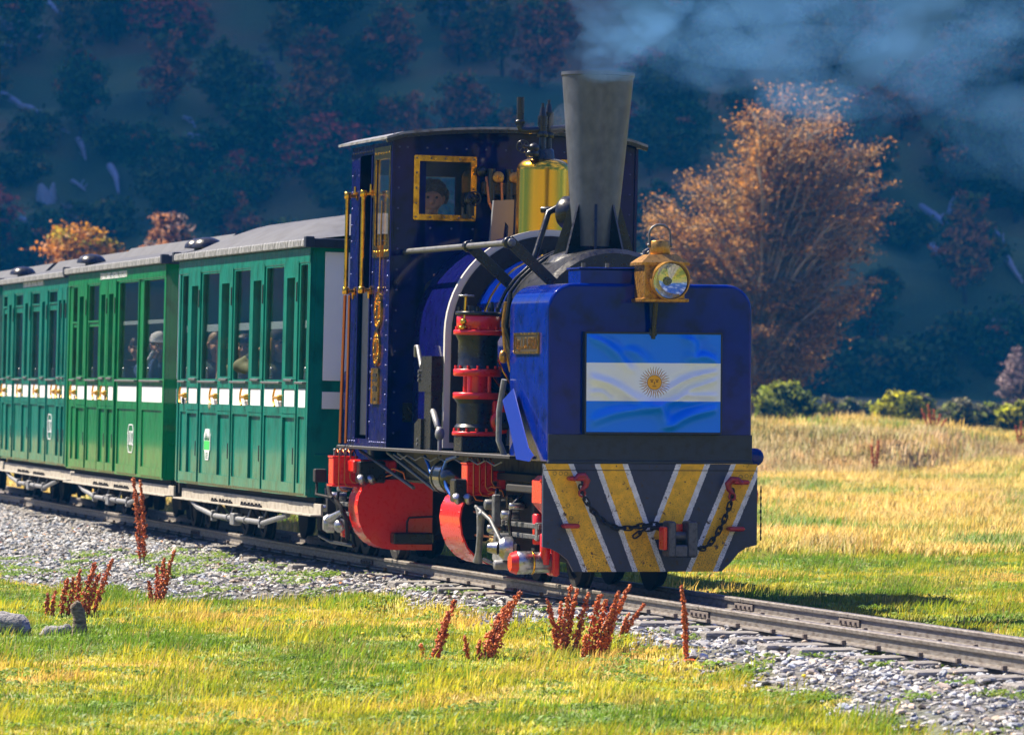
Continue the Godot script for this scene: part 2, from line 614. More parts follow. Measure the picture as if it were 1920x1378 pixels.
func make_ground() -> void:
	var xs := []
	var zs := []
	var x := -10.0
	while x <= 12.0: xs.append(x); x += 0.22
	var st := 0.4
	while x < 1200.0: xs.append(x); x += st; st *= 1.35
	x = -10.0 - 0.22; st = 0.4
	var ls := []
	while x > -1200.0: ls.append(x); x -= st; st *= 1.35
	ls.reverse(); xs = ls + xs
	var z := -18.0
	while z > -75.0: zs.append(z); z -= 0.3
	st = 0.5
	while z > -215.0: zs.append(z); z -= st; st = minf(st * 1.04, 3.0)
	while z > -1200.0: zs.append(z); z -= st; st *= 1.4
	z = -18.0 + 0.3; st = 0.5
	var fs := []
	while z < 1200.0: fs.append(z); z += st; st *= 1.35
	fs.reverse(); zs = fs + zs
	var nx := xs.size()
	var nz := zs.size()
	var vv := PackedVector3Array()
	var cc := PackedColorArray()
	for j in nz:
		for i in nx:
			var px: float = xs[i]
			var pz: float = zs[j]
			vv.append(Vector3(px, ground_h(px, pz), pz))
			var far := absf(px) > 14.0 or pz > -16.0 or pz < -110.0
			var g := 0.0 if far else gravel(px, pz)
			cc.append((turf(px, pz) * 0.8).lerp(Color(0.22, 0.215, 0.21), g))
	structure("ground", grid_mesh(vv, cc, nx, nz), tri_ground(), true)

func tri_ground() -> StandardMaterial3D:
	var m := mat(Color(1, 1, 1), 0.95)
	m.vertex_color_use_as_albedo = true
	m.uv1_triplanar = true
	m.uv1_world_triplanar = true
	m.uv1_scale = Vector3.ONE * 0.8
	m.albedo_texture = ntex(41, 0.03, [[0.0, Color(0.45, 0.45, 0.45)], [0.5, Color(0.8, 0.8, 0.78)], [1.0, Color(1, 1, 0.95)]], 512, 6)
	m.normal_enabled = true
	m.normal_texture = ntex_normal(42, 0.06, 8.0, 512, 5)
	return m

func grid_mesh(vv: PackedVector3Array, cc: PackedColorArray, nx: int, nz: int) -> ArrayMesh:
	var nn := PackedVector3Array()
	nn.resize(vv.size())
	var idx := PackedInt32Array()
	for j in nz:
		for i in nx:
			var a := vv[j * nx + maxi(i - 1, 0)]
			var b := vv[j * nx + mini(i + 1, nx - 1)]
			var c := vv[maxi(j - 1, 0) * nx + i]
			var d := vv[mini(j + 1, nz - 1) * nx + i]
			var q := (b - a).cross(d - c).normalized()
			nn[j * nx + i] = q if q.y > 0.0 else -q
			if i < nx - 1 and j < nz - 1:
				var k := j * nx + i
				idx.append_array([k, k + nx, k + 1, k + 1, k + nx, k + nx + 1])
	# front faces run clockwise seen from above
	var t := (vv[idx[1]] - vv[idx[0]]).cross(vv[idx[2]] - vv[idx[0]])
	if t.y > 0.0:
		for k in range(0, idx.size(), 3):
			var s := idx[k + 1]; idx[k + 1] = idx[k + 2]; idx[k + 2] = s
	var arr := []
	arr.resize(Mesh.ARRAY_MAX)
	arr[Mesh.ARRAY_VERTEX] = vv; arr[Mesh.ARRAY_NORMAL] = nn; arr[Mesh.ARRAY_COLOR] = cc; arr[Mesh.ARRAY_INDEX] = idx
	var m := ArrayMesh.new()
	m.add_surface_from_arrays(Mesh.PRIMITIVE_TRIANGLES, arr)
	return m

var n_c1 := noise(51, 0.22, 3)
var n_c2 := noise(52, 0.6, 3)
var n_c3 := noise(53, 1.5, 2)

# the colour of the turf at a place: green, yellow, straw and pinkish dry patches
func turf(x: float, z: float) -> Color:
	var sz := z * (1.0 if z > -48.0 else 0.45)
	var a := 0.8 * n_c1.get_noise_2d(x * 1.3, sz) + 0.5 * n_c2.get_noise_2d(x * 1.4, sz * 1.4) + 0.4 * n_c3.get_noise_2d(x * 1.6, sz * 1.6)
	var b := n_c2.get_noise_2d(x * 0.7 + 50.0, sz * 0.9) + 0.4 * n_c3.get_noise_2d(x, sz)
	var green := Color(0.17, 0.30, 0.02)
	var yellow := Color(0.56, 0.52, 0.03)
	var straw := Color(0.74, 0.52, 0.12)
	var pink := Color(0.55, 0.33, 0.16)
	var q := green.lerp(yellow, smoothstep(-0.3, 0.2, a))
	q = q.lerp(straw, smoothstep(0.14, 0.55, a + (0.46 if z < -48.0 else 0.0)))
	q = q.lerp(pink, smoothstep(0.25, 0.8, b) * (0.7 if z < -48.0 else 0.4))
	if z < -82.0 and z > -108.0 and x > 2.0:
		# heath of reddish-brown and dun patches on the bank
		var foot := 85.0 + 3.0 * sin(x * 0.9) + maxf(0.0, x - 6.0) * 2.0
		var band := smoothstep(foot, foot + 1.0, -z) * smoothstep(foot + 9.0, foot + 5.0, -z + 2.0 * b)
		var heath := Color(0.50, 0.31, 0.17).lerp(Color(0.38, 0.31, 0.12), smoothstep(-0.1, 0.3, n_c3.get_noise_2d(x * 0.7, z * 0.5) + 0.5 * n_c2.get_noise_2d(x, z)))
		q = q.lerp(heath, band * 0.75)
	return q

func make_hill() -> void:
	var vv := PackedVector3Array()
	var cc := PackedColorArray()
	var nx := 121
	var nz := 80
	for j in nz:
		for i in nx:
			var x := (i - 60) * 2.0
			var z := -192.0 - j * 1.5
			if i == 0 or i == nx - 1: x *= 4.0
			if j > 70: z -= (j - 70) * 4.0
			vv.append(Vector3(x, hill_h(x, z), z))
			var a := n_hill.get_noise_2d(x * 2.0, z * 3.0)
			cc.append(slope_colour(a))
	structure("hill", grid_mesh(vv, cc, nx, nz), tri_ground(), true)

# an unseen cumulus added over the far hillside to keep the sun off the slope
func make_shade_cloud() -> void:
	var r := RandomNumberGenerator.new()
	r.seed = 15
	var m := MB.new()
	for i in 92:
		var t := r.randf() * TAU
		var q := sqrt(r.randf())
		var s := r.randf_range(10, 20)
		m.ball(v3(cos(t) * q * 170.0, r.randf_range(-3, 6) + s * 0.3, sin(t) * q * 42.0), v3(s * 1.3, s * 0.7, s), 14, 9)
	var c := part(self, "cloud", m, mat(Color(0.95, 0.95, 0.97), 1.0), Transform3D(Basis.IDENTITY, v3(-285, 332, -364)))
	tag(c, "white cumulus cloud added out of view to shade the wooded hillside", "cloud")

# grass, heath and undergrowth of the wooded slopes by a noise value
func slope_colour(a: float) -> Color:
	return Color(0.26, 0.33, 0.07).lerp(Color(0.42, 0.24, 0.07), smoothstep(-0.05, 0.4, a)).lerp(Color(0.09, 0.16, 0.04), smoothstep(0.0, -0.4, a))

# ---------------------------------------------------------------- track
func make_track() -> void:
	var rail_mat := tri_tex(mat(rgb(150, 146, 142), 0.5, 0.35), ntex(61, 0.02, [[0.0, Color(0.55, 0.49, 0.45)], [0.5, Color(0.86, 0.84, 0.82)], [1.0, Color(1, 1, 1)]]), Vector3(3, 3, 0.8), M.fine, 0.3)
	var rust := mat(rgb(106, 96, 90), 0.85)
	var prof := [v2(-0.044, -0.09), v2(0.044, -0.09), v2(0.042, -0.083), v2(0.009, -0.074), v2(0.006, -0.030), v2(0.024, -0.023), v2(0.025, -0.006), v2(0.018, 0.0), v2(-0.018, 0.0), v2(-0.025, -0.006), v2(-0.024, -0.023), v2(-0.006, -0.030), v2(-0.009, -0.074), v2(-0.042, -0.083)]
	var spike := MB.new()
	spike.box(v3(0, -0.076, 0), v3(0.026, 0.026, 0.028), 0.004)
	var spike_m := spike.mesh()
	for side in [-1.0, 1.0]:
		var R := thing("rail", "rusty steel rail nearer the docks and the viewer" if side < 0 else "rusty steel rail on the field side, farther from the viewer", "rail", Transform3D(), "rails of the narrow gauge line")
		var joints := [-62.0, -50.0, -38.0, -26.0, -14.5, -6.9, 2.1, 11.0, 20.0, 30.0] if side < 0 else [-60.0, -48.0, -36.0, -24.0, -13.0, -4.0, 1.15, 3.3, 14.0, 30.0]
		for k in joints.size() - 1:
			var m := MB.new()
			var s0: float = joints[k] + 0.005
			var s1: float = joints[k + 1] - 0.005
			var n := int(ceil((s1 - s0) / 1.5))
			for i in n:
				var A := frame(lerpf(s0, s1, i / float(n)), 0.0, side * 0.277)
				var B := frame(lerpf(s0, s1, (i + 1) / float(n)), 0.0, side * 0.277)
				# frame() snaps to 10 cm, so slide to the exact place
				A.origin += A.basis.z * (lerpf(s0, s1, i / float(n)) - snappedf(lerpf(s0, s1, i / float(n)), 0.1))
				B.origin += B.basis.z * (lerpf(s0, s1, (i + 1) / float(n)) - snappedf(lerpf(s0, s1, (i + 1) / float(n)), 0.1))
				for j in prof.size():
					var p: Vector2 = prof[j]
					var q: Vector2 = prof[(j + 1) % prof.size()]
					var e := q - p
					var nn := A.basis * Vector3(e.y, -e.x, 0).normalized()
					m.quad(A * v3(p.x, p.y, 0), A * v3(q.x, q.y, 0), B * v3(q.x, q.y, 0), B * v3(p.x, p.y, 0), nn)
				if i == 0 or i == n - 1:
					var E := A if i == 0 else B
					var idx := Geometry2D.triangulate_polygon(PackedVector2Array(prof))
					var nz := E.basis.z * (-1.0 if i == 0 else 1.0)
					for t in range(0, idx.size(), 3): m.tri(E * v3(prof[idx[t]].x, prof[idx[t]].y, 0), E * v3(prof[idx[t + 1]].x, prof[idx[t + 1]].y, 0), E * v3(prof[idx[t + 2]].x, prof[idx[t + 2]].y, 0), nz, nz, nz)
			part(R, "rail_length", m, rail_mat)
			# bolted fishplate over the joint
			if s0 > -30.0 and s0 < 12.0:
				var fm := MB.new()
				var F := frame(joints[k], 0.0, side * 0.277)
				for e in [-1.0, 1.0]:
					fm.box(v3(e * 0.015, -0.052, 0), v3(0.012, 0.04, 0.38), 0.004)
					for b in 4: fm.cyl(v3(e * 0.018, -0.052, -0.14 + b * 0.093), v3(e * 0.034, -0.052, -0.14 + b * 0.093), 0.012, 0.012, 6)
				part(R, "fishplate", fm, rust, F)
		# spikes where rail and sleeper meet
		var i2 := 0
		var s := -34.0
		while s < 12.5:
			for e in [-0.052, 0.052]: part(R, "spike", spike_m, rust, frame(s, 0.0, side * 0.277 + e))
			s += 0.65
	# sleepers
	var sm := []
	var wood := ntex(62, 0.02, [[0.0, rgb(70, 66, 62)], [0.5, rgb(128, 124, 120)], [1.0, rgb(176, 172, 166)]], 256, 5)
	var wm := tri_tex(mat(Color(1, 1, 1), 0.9), wood, Vector3(1.2, 6, 9), ntex_normal(63, 0.04, 6.0, 256, 4), 0.8)
	rng.seed = 77
	for k in 3:
		var m := MB.new()
		m.box(v3(0, -0.150, 0), v3(1.12 + 0.08 * k, 0.10, 0.17 + 0.02 * k), 0.012)
		sm.append(m.mesh())
	var s := -31.8
	while s < 12.9:
		var X := frame(s, rng.randf_range(-0.6, 0.6), rng.randf_range(-0.07, 0.05))
		X.basis = X.basis.rotated(Vector3.UP, rng.randf_range(-0.05, 0.05))
		one("sleeper", sm[rng.randi() % 3], wm, sleeper_label(s), "sleeper", X, "sleepers of the narrow gauge line")
		s += 0.65
	# ballast stones: flat slate chips in a few shapes and greys
	rng.seed = 78
	var forms := []
	for k in 5:
		var m := MB.new()
		var ring := []
		var n := 5 + k % 3
		for i in n:
			var t := TAU * (i + rng.randf_range(-0.25, 0.25)) / n
			ring.append(v2(cos(t), sin(t)) * rng.randf_range(0.7, 1.1))
		var top := v3(rng.randf_range(-0.2, 0.2), 0.32, rng.randf_range(-0.2, 0.2))
		for i in n:
			var a := v3(ring[i].x, 0.0, ring[i].y)
			var b := v3(ring[(i + 1) % n].x, 0.0, ring[(i + 1) % n].y)
			var a2 := v3(ring[i].x * 0.78, 0.26, ring[i].y * 0.78)
			var b2 := v3(ring[(i + 1) % n].x * 0.78, 0.26 + 0.06 * (i % 2), ring[(i + 1) % n].y * 0.78)
			m.flat(a, b, b2, a2, a + b)
			var nn := (b2 - a2).cross(top - a2).normalized()
			if nn.y < 0: nn = -nn
			m.tri(a2, b2, top, nn, nn, nn)
			m.flat(a, b, b * 0.7 - v3(0, 0.22, 0), a * 0.7 - v3(0, 0.22, 0), a + b - v3(0, 0.5, 0))
		forms.append(m.mesh())
	var lists := []
	var cols := []
	for k in 5: lists.append([]); cols.append([])
	var tries := 0
	while tries < 108000:
		tries += 1
		var ss := rng.randf_range(-40.0, 15.0)
		var lat: float = rng.randf_range(-3.6, 1.15)
		if lat < -1.6 and rng.randf() < 0.25: continue
		var X := frame(ss, 0.0, lat)
		var p := X.origin + X.basis.z * rng.randf_range(-0.05, 0.05)
		if rng.randf() > gravel(p.x, p.z) * 1.15: continue
		if absf(absf(lat) - 0.277) < 0.035: continue
		var y := ground_h(p.x, p.z)
		var sz: float = lerpf(0.010, 0.032, pow(rng.randf(), 1.6)) * (1.25 if rng.randf() < 0.08 else 1.0)
		if absf(lat) < 0.62: y = -0.128 + rng.randf_range(-0.02, 0.02)
		else: y += rng.randf_range(-0.006, 0.018)
		var B := Basis(Vector3.UP, rng.randf() * TAU).rotated(Vector3(rng.randf_range(-1, 1), 0, rng.randf_range(-1, 1)).normalized(), rng.randf_range(0, 0.7))
		B = B.scaled(Vector3.ONE) * Basis.from_scale(v3(sz * rng.randf_range(0.8, 1.6), sz * rng.randf_range(0.7, 1.5), sz * rng.randf_range(0.7, 1.1)))
		var k := rng.randi() % 5
		lists[k].append(Transform3D(B, v3(p.x, y, p.z)))
		var g := rng.randf_range(0.2, 0.56)
		var cc := Color(g * 1.03, g, g * 0.95)
		var u := rng.randf()
		if u < 0.12: cc = Color(g * 1.15, g * 0.93, g * 0.72)
		elif u < 0.3: cc = Color(g * 0.88, g * 0.95, g * 1.05)
		cols[k].append(cc)
	var bm := mat(Color(1, 1, 1), 0.75)
	bm.vertex_color_use_as_albedo = true
	for k in 5: scatter("ballast_gravel", forms[k], bm, lists[k], cols[k], "grey slate gravel spread round the sleepers and down the bank", "gravel")

func nth(k: int) -> String:
	var ones := ["", "first", "second", "third", "fourth", "fifth", "sixth", "seventh", "eighth", "ninth", "tenth", "eleventh", "twelfth", "thirteenth", "fourteenth", "fifteenth", "sixteenth", "seventeenth", "eighteenth", "nineteenth", "twentieth"]
	return ones[clampi(k, 1, 20)]

func sleeper_label(s: float) -> String:
	if s > 0.0: return "weathered timber sleeper, %s ahead of the buffer beam" % nth(int(s / 0.65) + 1)
	if s > -6.8: return "timber sleeper under the locomotive, %s back from the buffer beam" % nth(int(-s / 0.65) + 1)
	if s > -12.9: return "timber sleeper under the first coach, %s back from its front end" % nth(int((-s - 6.8) / 0.65) + 1)
	if s > -19.5: return "timber sleeper under the second coach, %s back from its front end" % nth(int((-s - 12.9) / 0.65) + 1)
	return "timber sleeper under the third coach or beyond, %s back from its front end" % nth(int((-s - 19.5) / 0.65) + 1)

# ---------------------------------------------------------------- locomotive
func rivet_row(m: MB, a: Vector3, b: Vector3, count: int, nrm: Vector3, r := 0.011) -> void:
	for i in count:
		var p := a.lerp(b, i / float(maxi(count - 1, 1)))
		m.lathe([v2(r, 0), v2(r * 0.72, r * 0.5), v2(0, r * 0.68)], p, nrm, 6, 80)

func arc(cx: float, cy: float, r: float, a0: float, a1: float, steps: int) -> Array:
	var o := []
	for i in steps + 1:
		var t := deg_to_rad(lerpf(a0, a1, i / float(steps)))
		o.append(v2(cx + r * cos(t), cy + r * sin(t)))
	return o

func round_rect(x0: float, y0: float, x1: float, y1: float, r: float, k := 4) -> Array:
	return arc(x1 - r, y0 + r, r, -90, 0, k) + arc(x1 - r, y1 - r, r, 0, 90, k) + arc(x0 + r, y1 - r, r, 90, 180, k) + arc(x0 + r, y0 + r, r, 180, 270, k)

func rect(x0: float, y0: float, x1: float, y1: float) -> Array:
	return [v2(x0, y0), v2(x1, y0), v2(x1, y1), v2(x0, y1)]

# xf whose local z points along +x or -x: outline x = -z of the parent (side faces)
func side_xf(x: float) -> Transform3D:
	return Transform3D(Basis(Vector3(0, 0, 1), Vector3(0, 1, 0), Vector3(-1, 0, 0)), Vector3(x, 0, 0))

func wall_with_holes(m: MB, x0: float, y0: float, x1: float, y1: float, holes: Array, d0: float, d1: float, xf: Transform3D) -> void:
	# splits a panel with rectangular holes [x0,y0,x1,y1] (same rows do not overlap in x) into butted prisms
	var xs := [x0, x1]
	for h in holes:
		xs.append(h[0]); xs.append(h[2])
	xs.sort()
	for i in xs.size() - 1:
		var a: float = xs[i]
		var b: float = xs[i + 1]
		if b - a < 1e-4: continue
		var mid := (a + b) / 2
		var spans := [[y0, y1]]
		for h in holes:
			if h[0] < mid and h[2] > mid:
				var ns := []
				for s in spans:
					if h[1] > s[0] and h[3] < s[1]:
						ns.append([s[0], h[1]]); ns.append([h[3], s[1]])
					elif h[1] <= s[0] and h[3] < s[1]: ns.append([h[3], s[1]])
					elif h[3] >= s[1] and h[1] > s[0]: ns.append([s[0], h[1]])
				spans = ns
		for s in spans:
			m.prism(rect(a, s[0], b, s[1]), d0, d1, xf)

func text_mesh(words_: String, height: float, depth: float, font := "Droid Sans", bold := true) -> TextMesh:
	var t := TextMesh.new()
	var f := SystemFont.new()
	f.font_names = PackedStringArray([font])
	if bold: f.font_weight = 700
	t.font = f
	t.text = words_
	t.font_size = 32
	t.pixel_size = height / 23.0
	t.depth = depth
	t.curve_step = 1.0
	return t

func make_locomotive() -> void:
	var L := thing("steam_locomotive", "dark blue steam locomotive with brass dome, grey chimney and red motion, heading the train", "locomotive", frame(-4.35, 1.3, 0.155))
	var FX := L.transform.affine_inverse() * frame(0.0, 0.4)      # the front engine unit in the locomotive's frame
	var RX := L.transform.affine_inverse() * frame(-5.2, 0.9)     # the rear engine unit
	loco_cab(L)
	loco_boiler(L)
	loco_fittings(L)
	loco_front_tank(L, FX)
	loco_beam(L, FX)
	loco_motion(L, FX, RX)
	loco_lantern(L, FX)
	loco_banner(FX, L.transform)
	loco_chains(L.transform * FX)

func loco_cab(L: Node3D) -> void:
	var w := 0.905
	# walls
	var m := MB.new()
	wall_with_holes(m, -w, 0.845, w, 3.04, [[-0.715, 2.52, -0.325, 2.905], [0.325, 2.52, 0.715, 2.905], [-0.795, 1.03, -0.66, 1.17], [-0.3, 1.3, 0.3, 2.2]], -0.012, 0.0, Transform3D())
	m.prism(arc(0, 3.04 - 6.5 + 0.118, 6.5, 98.0, 82.0, 12).slice(0) + [v2(w, 3.04), v2(-w, 3.04)], -0.012, 0.0)
	part(L, "front_sheet", m, M.blue)
	for sx in [-1.0, 1.0]:
		m = MB.new()
		# outline coordinate runs along +z
		wall_with_holes(m, -1.33, 0.845, -0.012, 3.04, [[-1.03, 0.90, -0.63, 2.97], [-0.50, 2.27, -0.06, 2.95]], 0.0, 0.012, side_xf(-w + 0.012) if sx < 0 else side_xf(w))
		part(L, "side_sheet", m, M.blue)
	m = MB.new()
	wall_with_holes(m, -w + 0.012, 0.845, w - 0.012, 3.04, [[-0.75, 2.25, -0.12, 2.85], [0.12, 2.25, 0.75, 2.85]], -1.33, -1.318, Transform3D())  # two rear openings added to let light into the cab
	part(L, "back_sheet", m, M.blue)
	m = MB.new()
	m.box(v3(0, 0.86, -0.66), v3(1.76, 0.03, 1.28))
	part(L, "cab_floor", m, M.frame)
	# backhead inside, so that the cab is not empty
	m = MB.new()
	m.cyl(v3(0, 1.66, -0.25), v3(0, 1.66, -0.013), 0.5, 0.5, 20, 0.02)
	part(L, "backhead", m, M.black)
	# roof: a thin arched sheet with turned-up eaves
	m = MB.new()
	var prof := []
	for i in 17:
		var x := lerpf(-0.97, 0.97, i / 16.0)
		prof.append(v2(x, 3.165 - 0.075 * x * x / 0.94 - (0.02 if absf(x) > 0.93 else 0.0)))
	var under := []
	for p in prof: under.append(p - v2(0, 0.018))
	under.reverse()
	m.prism(prof + under, -1.52, 0.075)
	part(L, "roof", m, M.grey_steel)
	m = MB.new()
	for i in 16: m.box(v3((prof[i].x + prof[i + 1].x) / 2, (prof[i].y + prof[i + 1].y) / 2 - 0.03, 0.06), v3(0.125, 0.028, 0.02), 0.0, Basis(Vector3.BACK, atan2(prof[i + 1].y - prof[i].y, prof[i + 1].x - prof[i].x)))
	part(L, "roof_edge_strip", m, M.black)
	# corner angles
	for q in [-w, w]:
		m = MB.new()
		m.box(v3(q, 1.94, 0.004), v3(0.022, 2.2, 0.022), 0.003)
		part(L, "corner_angle", m, M.blue)
	# front windows in riveted brass
	for sx in [-1.0, 1.0]:
		m = MB.new()
		m.prism(round_rect(sx * 0.52 - 0.232, 2.481, sx * 0.52 + 0.232, 2.946, 0.008, 1), 0.001, 0.012, Transform3D(), 40, rect(sx * 0.52 - 0.19, 2.523, sx * 0.52 + 0.19, 2.904))
		var fr := part(L, "front_window_frame", m, M.brass)
		m = MB.new()
		m.box(v3(sx * 0.52, 2.713, -0.006), v3(0.386, 0.384, 0.004))
		part(fr, "pane", m, M.glass)
		m = MB.new()
		for k in 5:
			for e in [2.502, 2.925]: rivet_row(m, v3(sx * 0.52 - 0.211 + k * 0.1055, e, 0.012), v3(sx * 0.52, e, 0.012), 1, Vector3.BACK, 0.008)
		for k in 3:
			for e in [-0.211, 0.211]: rivet_row(m, v3(sx * 0.52 + e, 2.6 + k * 0.11, 0.012), v3(0, 0, 0), 1, Vector3.BACK, 0.008)
		stuff_part(fr, "screws", m, M.dull_steel)
	# side windows
	for sx in [-1.0, 1.0]:
		var xo: float = sx * w
		var sxf := side_xf(-w) if sx < 0 else Transform3D(Basis(Vector3(0, 0, -1), Vector3(0, 1, 0), Vector3(1, 0, 0)), Vector3(w, 0, 0))
		m = MB.new()
		var a := -0.55 if sx < 0 else 0.02
		var b := -0.02 if sx < 0 else 0.55
		m.prism(rect(a, 2.215, b, 3.01), 0.001, 0.012, sxf, 40, rect(a + 0.05, 2.30, b - 0.05, 2.92))
		var fr := part(L, "side_window_frame", m, M.brass)
		m = MB.new()
		m.box(v3(xo * 0.993, 2.61, -0.285), v3(0.004, 0.66, 0.44))
		part(fr, "pane", m, M.glass)
		m = MB.new()
		for k in 6: for e in [2.255, 2.965]: rivet_row(m, v3(xo + sx * 0.012, e, -0.50 + k * 0.085), v3(0, 0, 0), 1, Vector3(sx, 0, 0), 0.008)
		stuff_part(fr, "screws", m, M.brass)
	# rivets of the left side and the front
	m = MB.new()
	for q in [[-0.03, 0.9, 2.18, 13], [-0.10, 0.9, 2.18, 13], [-0.58, 0.9, 2.95, 18], [-1.08, 0.9, 2.95, 18], [-1.29, 0.9, 2.95, 18]]:
		rivet_row(m, v3(-w, q[1], q[0]), v3(-w, q[2], q[0]), q[3], Vector3.LEFT, 0.010)
	rivet_row(m, v3(-w, 3.0, -1.28), v3(-w, 3.0, -0.65), 9, Vector3.LEFT, 0.011)
	rivet_row(m, v3(-w, 0.875, -0.56), v3(-w, 0.875, -0.05), 9, Vector3.LEFT, 0.011)
	rivet_row(m, v3(-w, 0.875, -1.28), v3(-w, 0.875, -1.06), 4, Vector3.LEFT, 0.011)
	for y0 in [-0.86, 0.86]: rivet_row(m, v3(y0, 0.95, 0.001), v3(y0, 3.0, 0.001), 15, Vector3.BACK, 0.009)
	rivet_row(m, v3(-0.62, 2.425, 0.001), v3(-0.15, 2.425, 0.001), 4, Vector3.BACK, 0.009)
	rivet_row(m, v3(-0.8, 3.0, 0.001), v3(0.8, 3.0, 0.001), 12, Vector3.BACK, 0.009)
	stuff_part(L, "rivets", m, mat(rgb(84, 86, 128), 0.25, 0.4))
	# door jamb trims and step plates
	m = MB.new()
	m.box(v3(-w - 0.004, 1.93, -0.63), v3(0.012, 2.06, 0.03), 0.003)
	m.box(v3(-w - 0.004, 1.93, -1.03), v3(0.012, 2.06, 0.03), 0.003)
	part(L, "door_jamb", m, M.blue)
	m = MB.new()
	m.box(v3(-w + 0.035, 1.45, -0.83), v3(0.02, 1.05, 0.37), 0.004)
	part(L, "cab_door", m, M.navy)
	# brass handrails with elbows beside the door
	for q in [[-1.12, 1.98, 2.68], [-0.60, 1.98, 2.68]]:
		m = MB.new()
		var x := -w - 0.075
		m.cyl(v3(x, q[1], q[0]), v3(x, q[2], q[0]), 0.017, 0.017, 10)
		for yy in [q[1], q[2]]:
			m.cyl(v3(x, yy - 0.025, q[0]), v3(x, yy + 0.025, q[0]), 0.026, 0.026, 10, 0.005)
			m.cyl(v3(x, yy, q[0]), v3(-w + 0.002, yy, q[0]), 0.014, 0.014, 8)
			m.cyl(v3(-w - 0.012, yy, q[0]), v3(-w, yy, q[0]), 0.032, 0.032, 10)
			m.cyl(v3(-w - 0.02, yy, q[0]), v3(-w - 0.02, yy + (0.07 if yy > 2.3 else -0.06), q[0]), 0.012, 0.009, 8)
		part(L, "grab_rail", m, M.brass)
	m = MB.new()
	m.tube([v3(-w - 0.07, 1.95, -1.16), v3(-w - 0.07, 1.5, -1.19), v3(-w - 0.065, 0.86, -1.24)], 0.013, 8)
	m.tube([v3(-w - 0.05, 1.95, -1.10), v3(-w - 0.045, 1.5, -1.12), v3(-w - 0.045, 0.86, -1.14)], 0.012, 8)
	part(L, "drain_pipe", m, M.copper)
	# thin rod with a knob under the side window
	m = MB.new()
	m.cyl(v3(-w - 0.02, 1.99, -0.26), v3(-w - 0.02, 2.62, -0.24), 0.006, 0.006, 6)
	m.ball(v3(-w - 0.02, 1.98, -0.26), v3(0.016, 0.02, 0.016), 8, 5)
	part(L, "sash_rod", m, M.old_brass)
	# two oval crests and one oblong maker's plate in brass
	for q in [[1.83, 0.118, 0.135], [1.56, 0.112, 0.135]]:
		m = MB.new()
		var cz := -0.335 if q[0] > 1.7 else -0.36
		var sxf := side_xf(-w - 0.001)
		var ring := []
		var inner := []
		for i in 28:
			var t := TAU * i / 28
			ring.append(v2(cz + cos(t) * q[1], q[0] + sin(t) * q[2])); inner.append(v2(cz + cos(t) * q[1] * 0.84, q[0] + sin(t) * q[2] * 0.86))
		m.prism(ring, 0.0, 0.008, sxf)
		m.prism(ring, 0.008, 0.014, sxf, 40, inner)
		for i in 12:
			var t := TAU * i / 12
			m.ball(v3(-w - 0.011, q[0] + sin(t) * q[2] * 0.7, cz + cos(t) * q[1] * 0.7), v3(0.005, 0.009, 0.009), 6, 4)
		# raised shield with a small crown
		m.prism([v2(cz - 0.04, q[0] + 0.035), v2(cz + 0.04, q[0] + 0.035), v2(cz + 0.036, q[0] - 0.02), v2(cz, q[0] - 0.06), v2(cz - 0.036, q[0] - 0.02)], 0.008, 0.016, sxf)
		for k in 3: m.ball(v3(-w - 0.014, q[0] + 0.052, cz - 0.028 + 0.028 * k), v3(0.005, 0.013, 0.008), 6, 4)
		part(L, "oval_crest", m, M.brass)
	m = MB.new()
	m.prism(round_rect(-0.50, 1.155, -0.27, 1.415, 0.012, 2), 0.001, 0.01, side_xf(-w), 40)
	m.prism(round_rect(-0.50, 1.155, -0.27, 1.415, 0.012, 2), 0.01, 0.015, side_xf(-w), 40, rect(-0.488, 1.167, -0.282, 1.403))
	var pl := part(L, "maker_plate", m, M.brass)
	m = MB.new()
	for k in [[1.365, 0.15], [1.325, 0.16], [1.275, 0.15], [1.255, 0.12], [1.19, 0.05]]:
		for j in int(k[1] / 0.022): m.box(v3(-w - 0.012, k[0], -0.385 + (j - k[1] / 0.044 + 0.5) * 0.022), v3(0.004, 0.02, 0.013))
	stuff_part(pl, "raised_lettering", m, M.dark)
	# firehole flap on the front sheet
	m = MB.new()
	m.box(v3(-0.727, 1.1, -0.03), v3(0.13, 0.135, 0.02), 0.004)
	m.cyl(v3(-0.76, 1.14, 0.0), v3(-0.70, 1.06, 0.01), 0.006, 0.006, 6)
	part(L, "front_hatch", m, M.black)

func hand_wheel(m: MB, ce: Vector3, nrm: Vector3, r: float) -> void:
	var sx := nrm.cross(Vector3.UP if absf(nrm.y) < 0.9 else Vector3.RIGHT).normalized()
	var sy := nrm.cross(sx)
	var pts := []
	for i in 16: pts.append(ce + (sx * cos(TAU * i / 16) + sy * sin(TAU * i / 16)) * r)
	m.tube(pts, r * 0.13, 6, true)
	for i in 6: m.cyl(ce, ce + (sx * cos(TAU * i / 6) + sy * sin(TAU * i / 6)) * r, r * 0.08, r * 0.08, 5)
	m.cyl(ce - nrm * 0.03, ce + nrm * 0.012, r * 0.22, r * 0.22, 8)

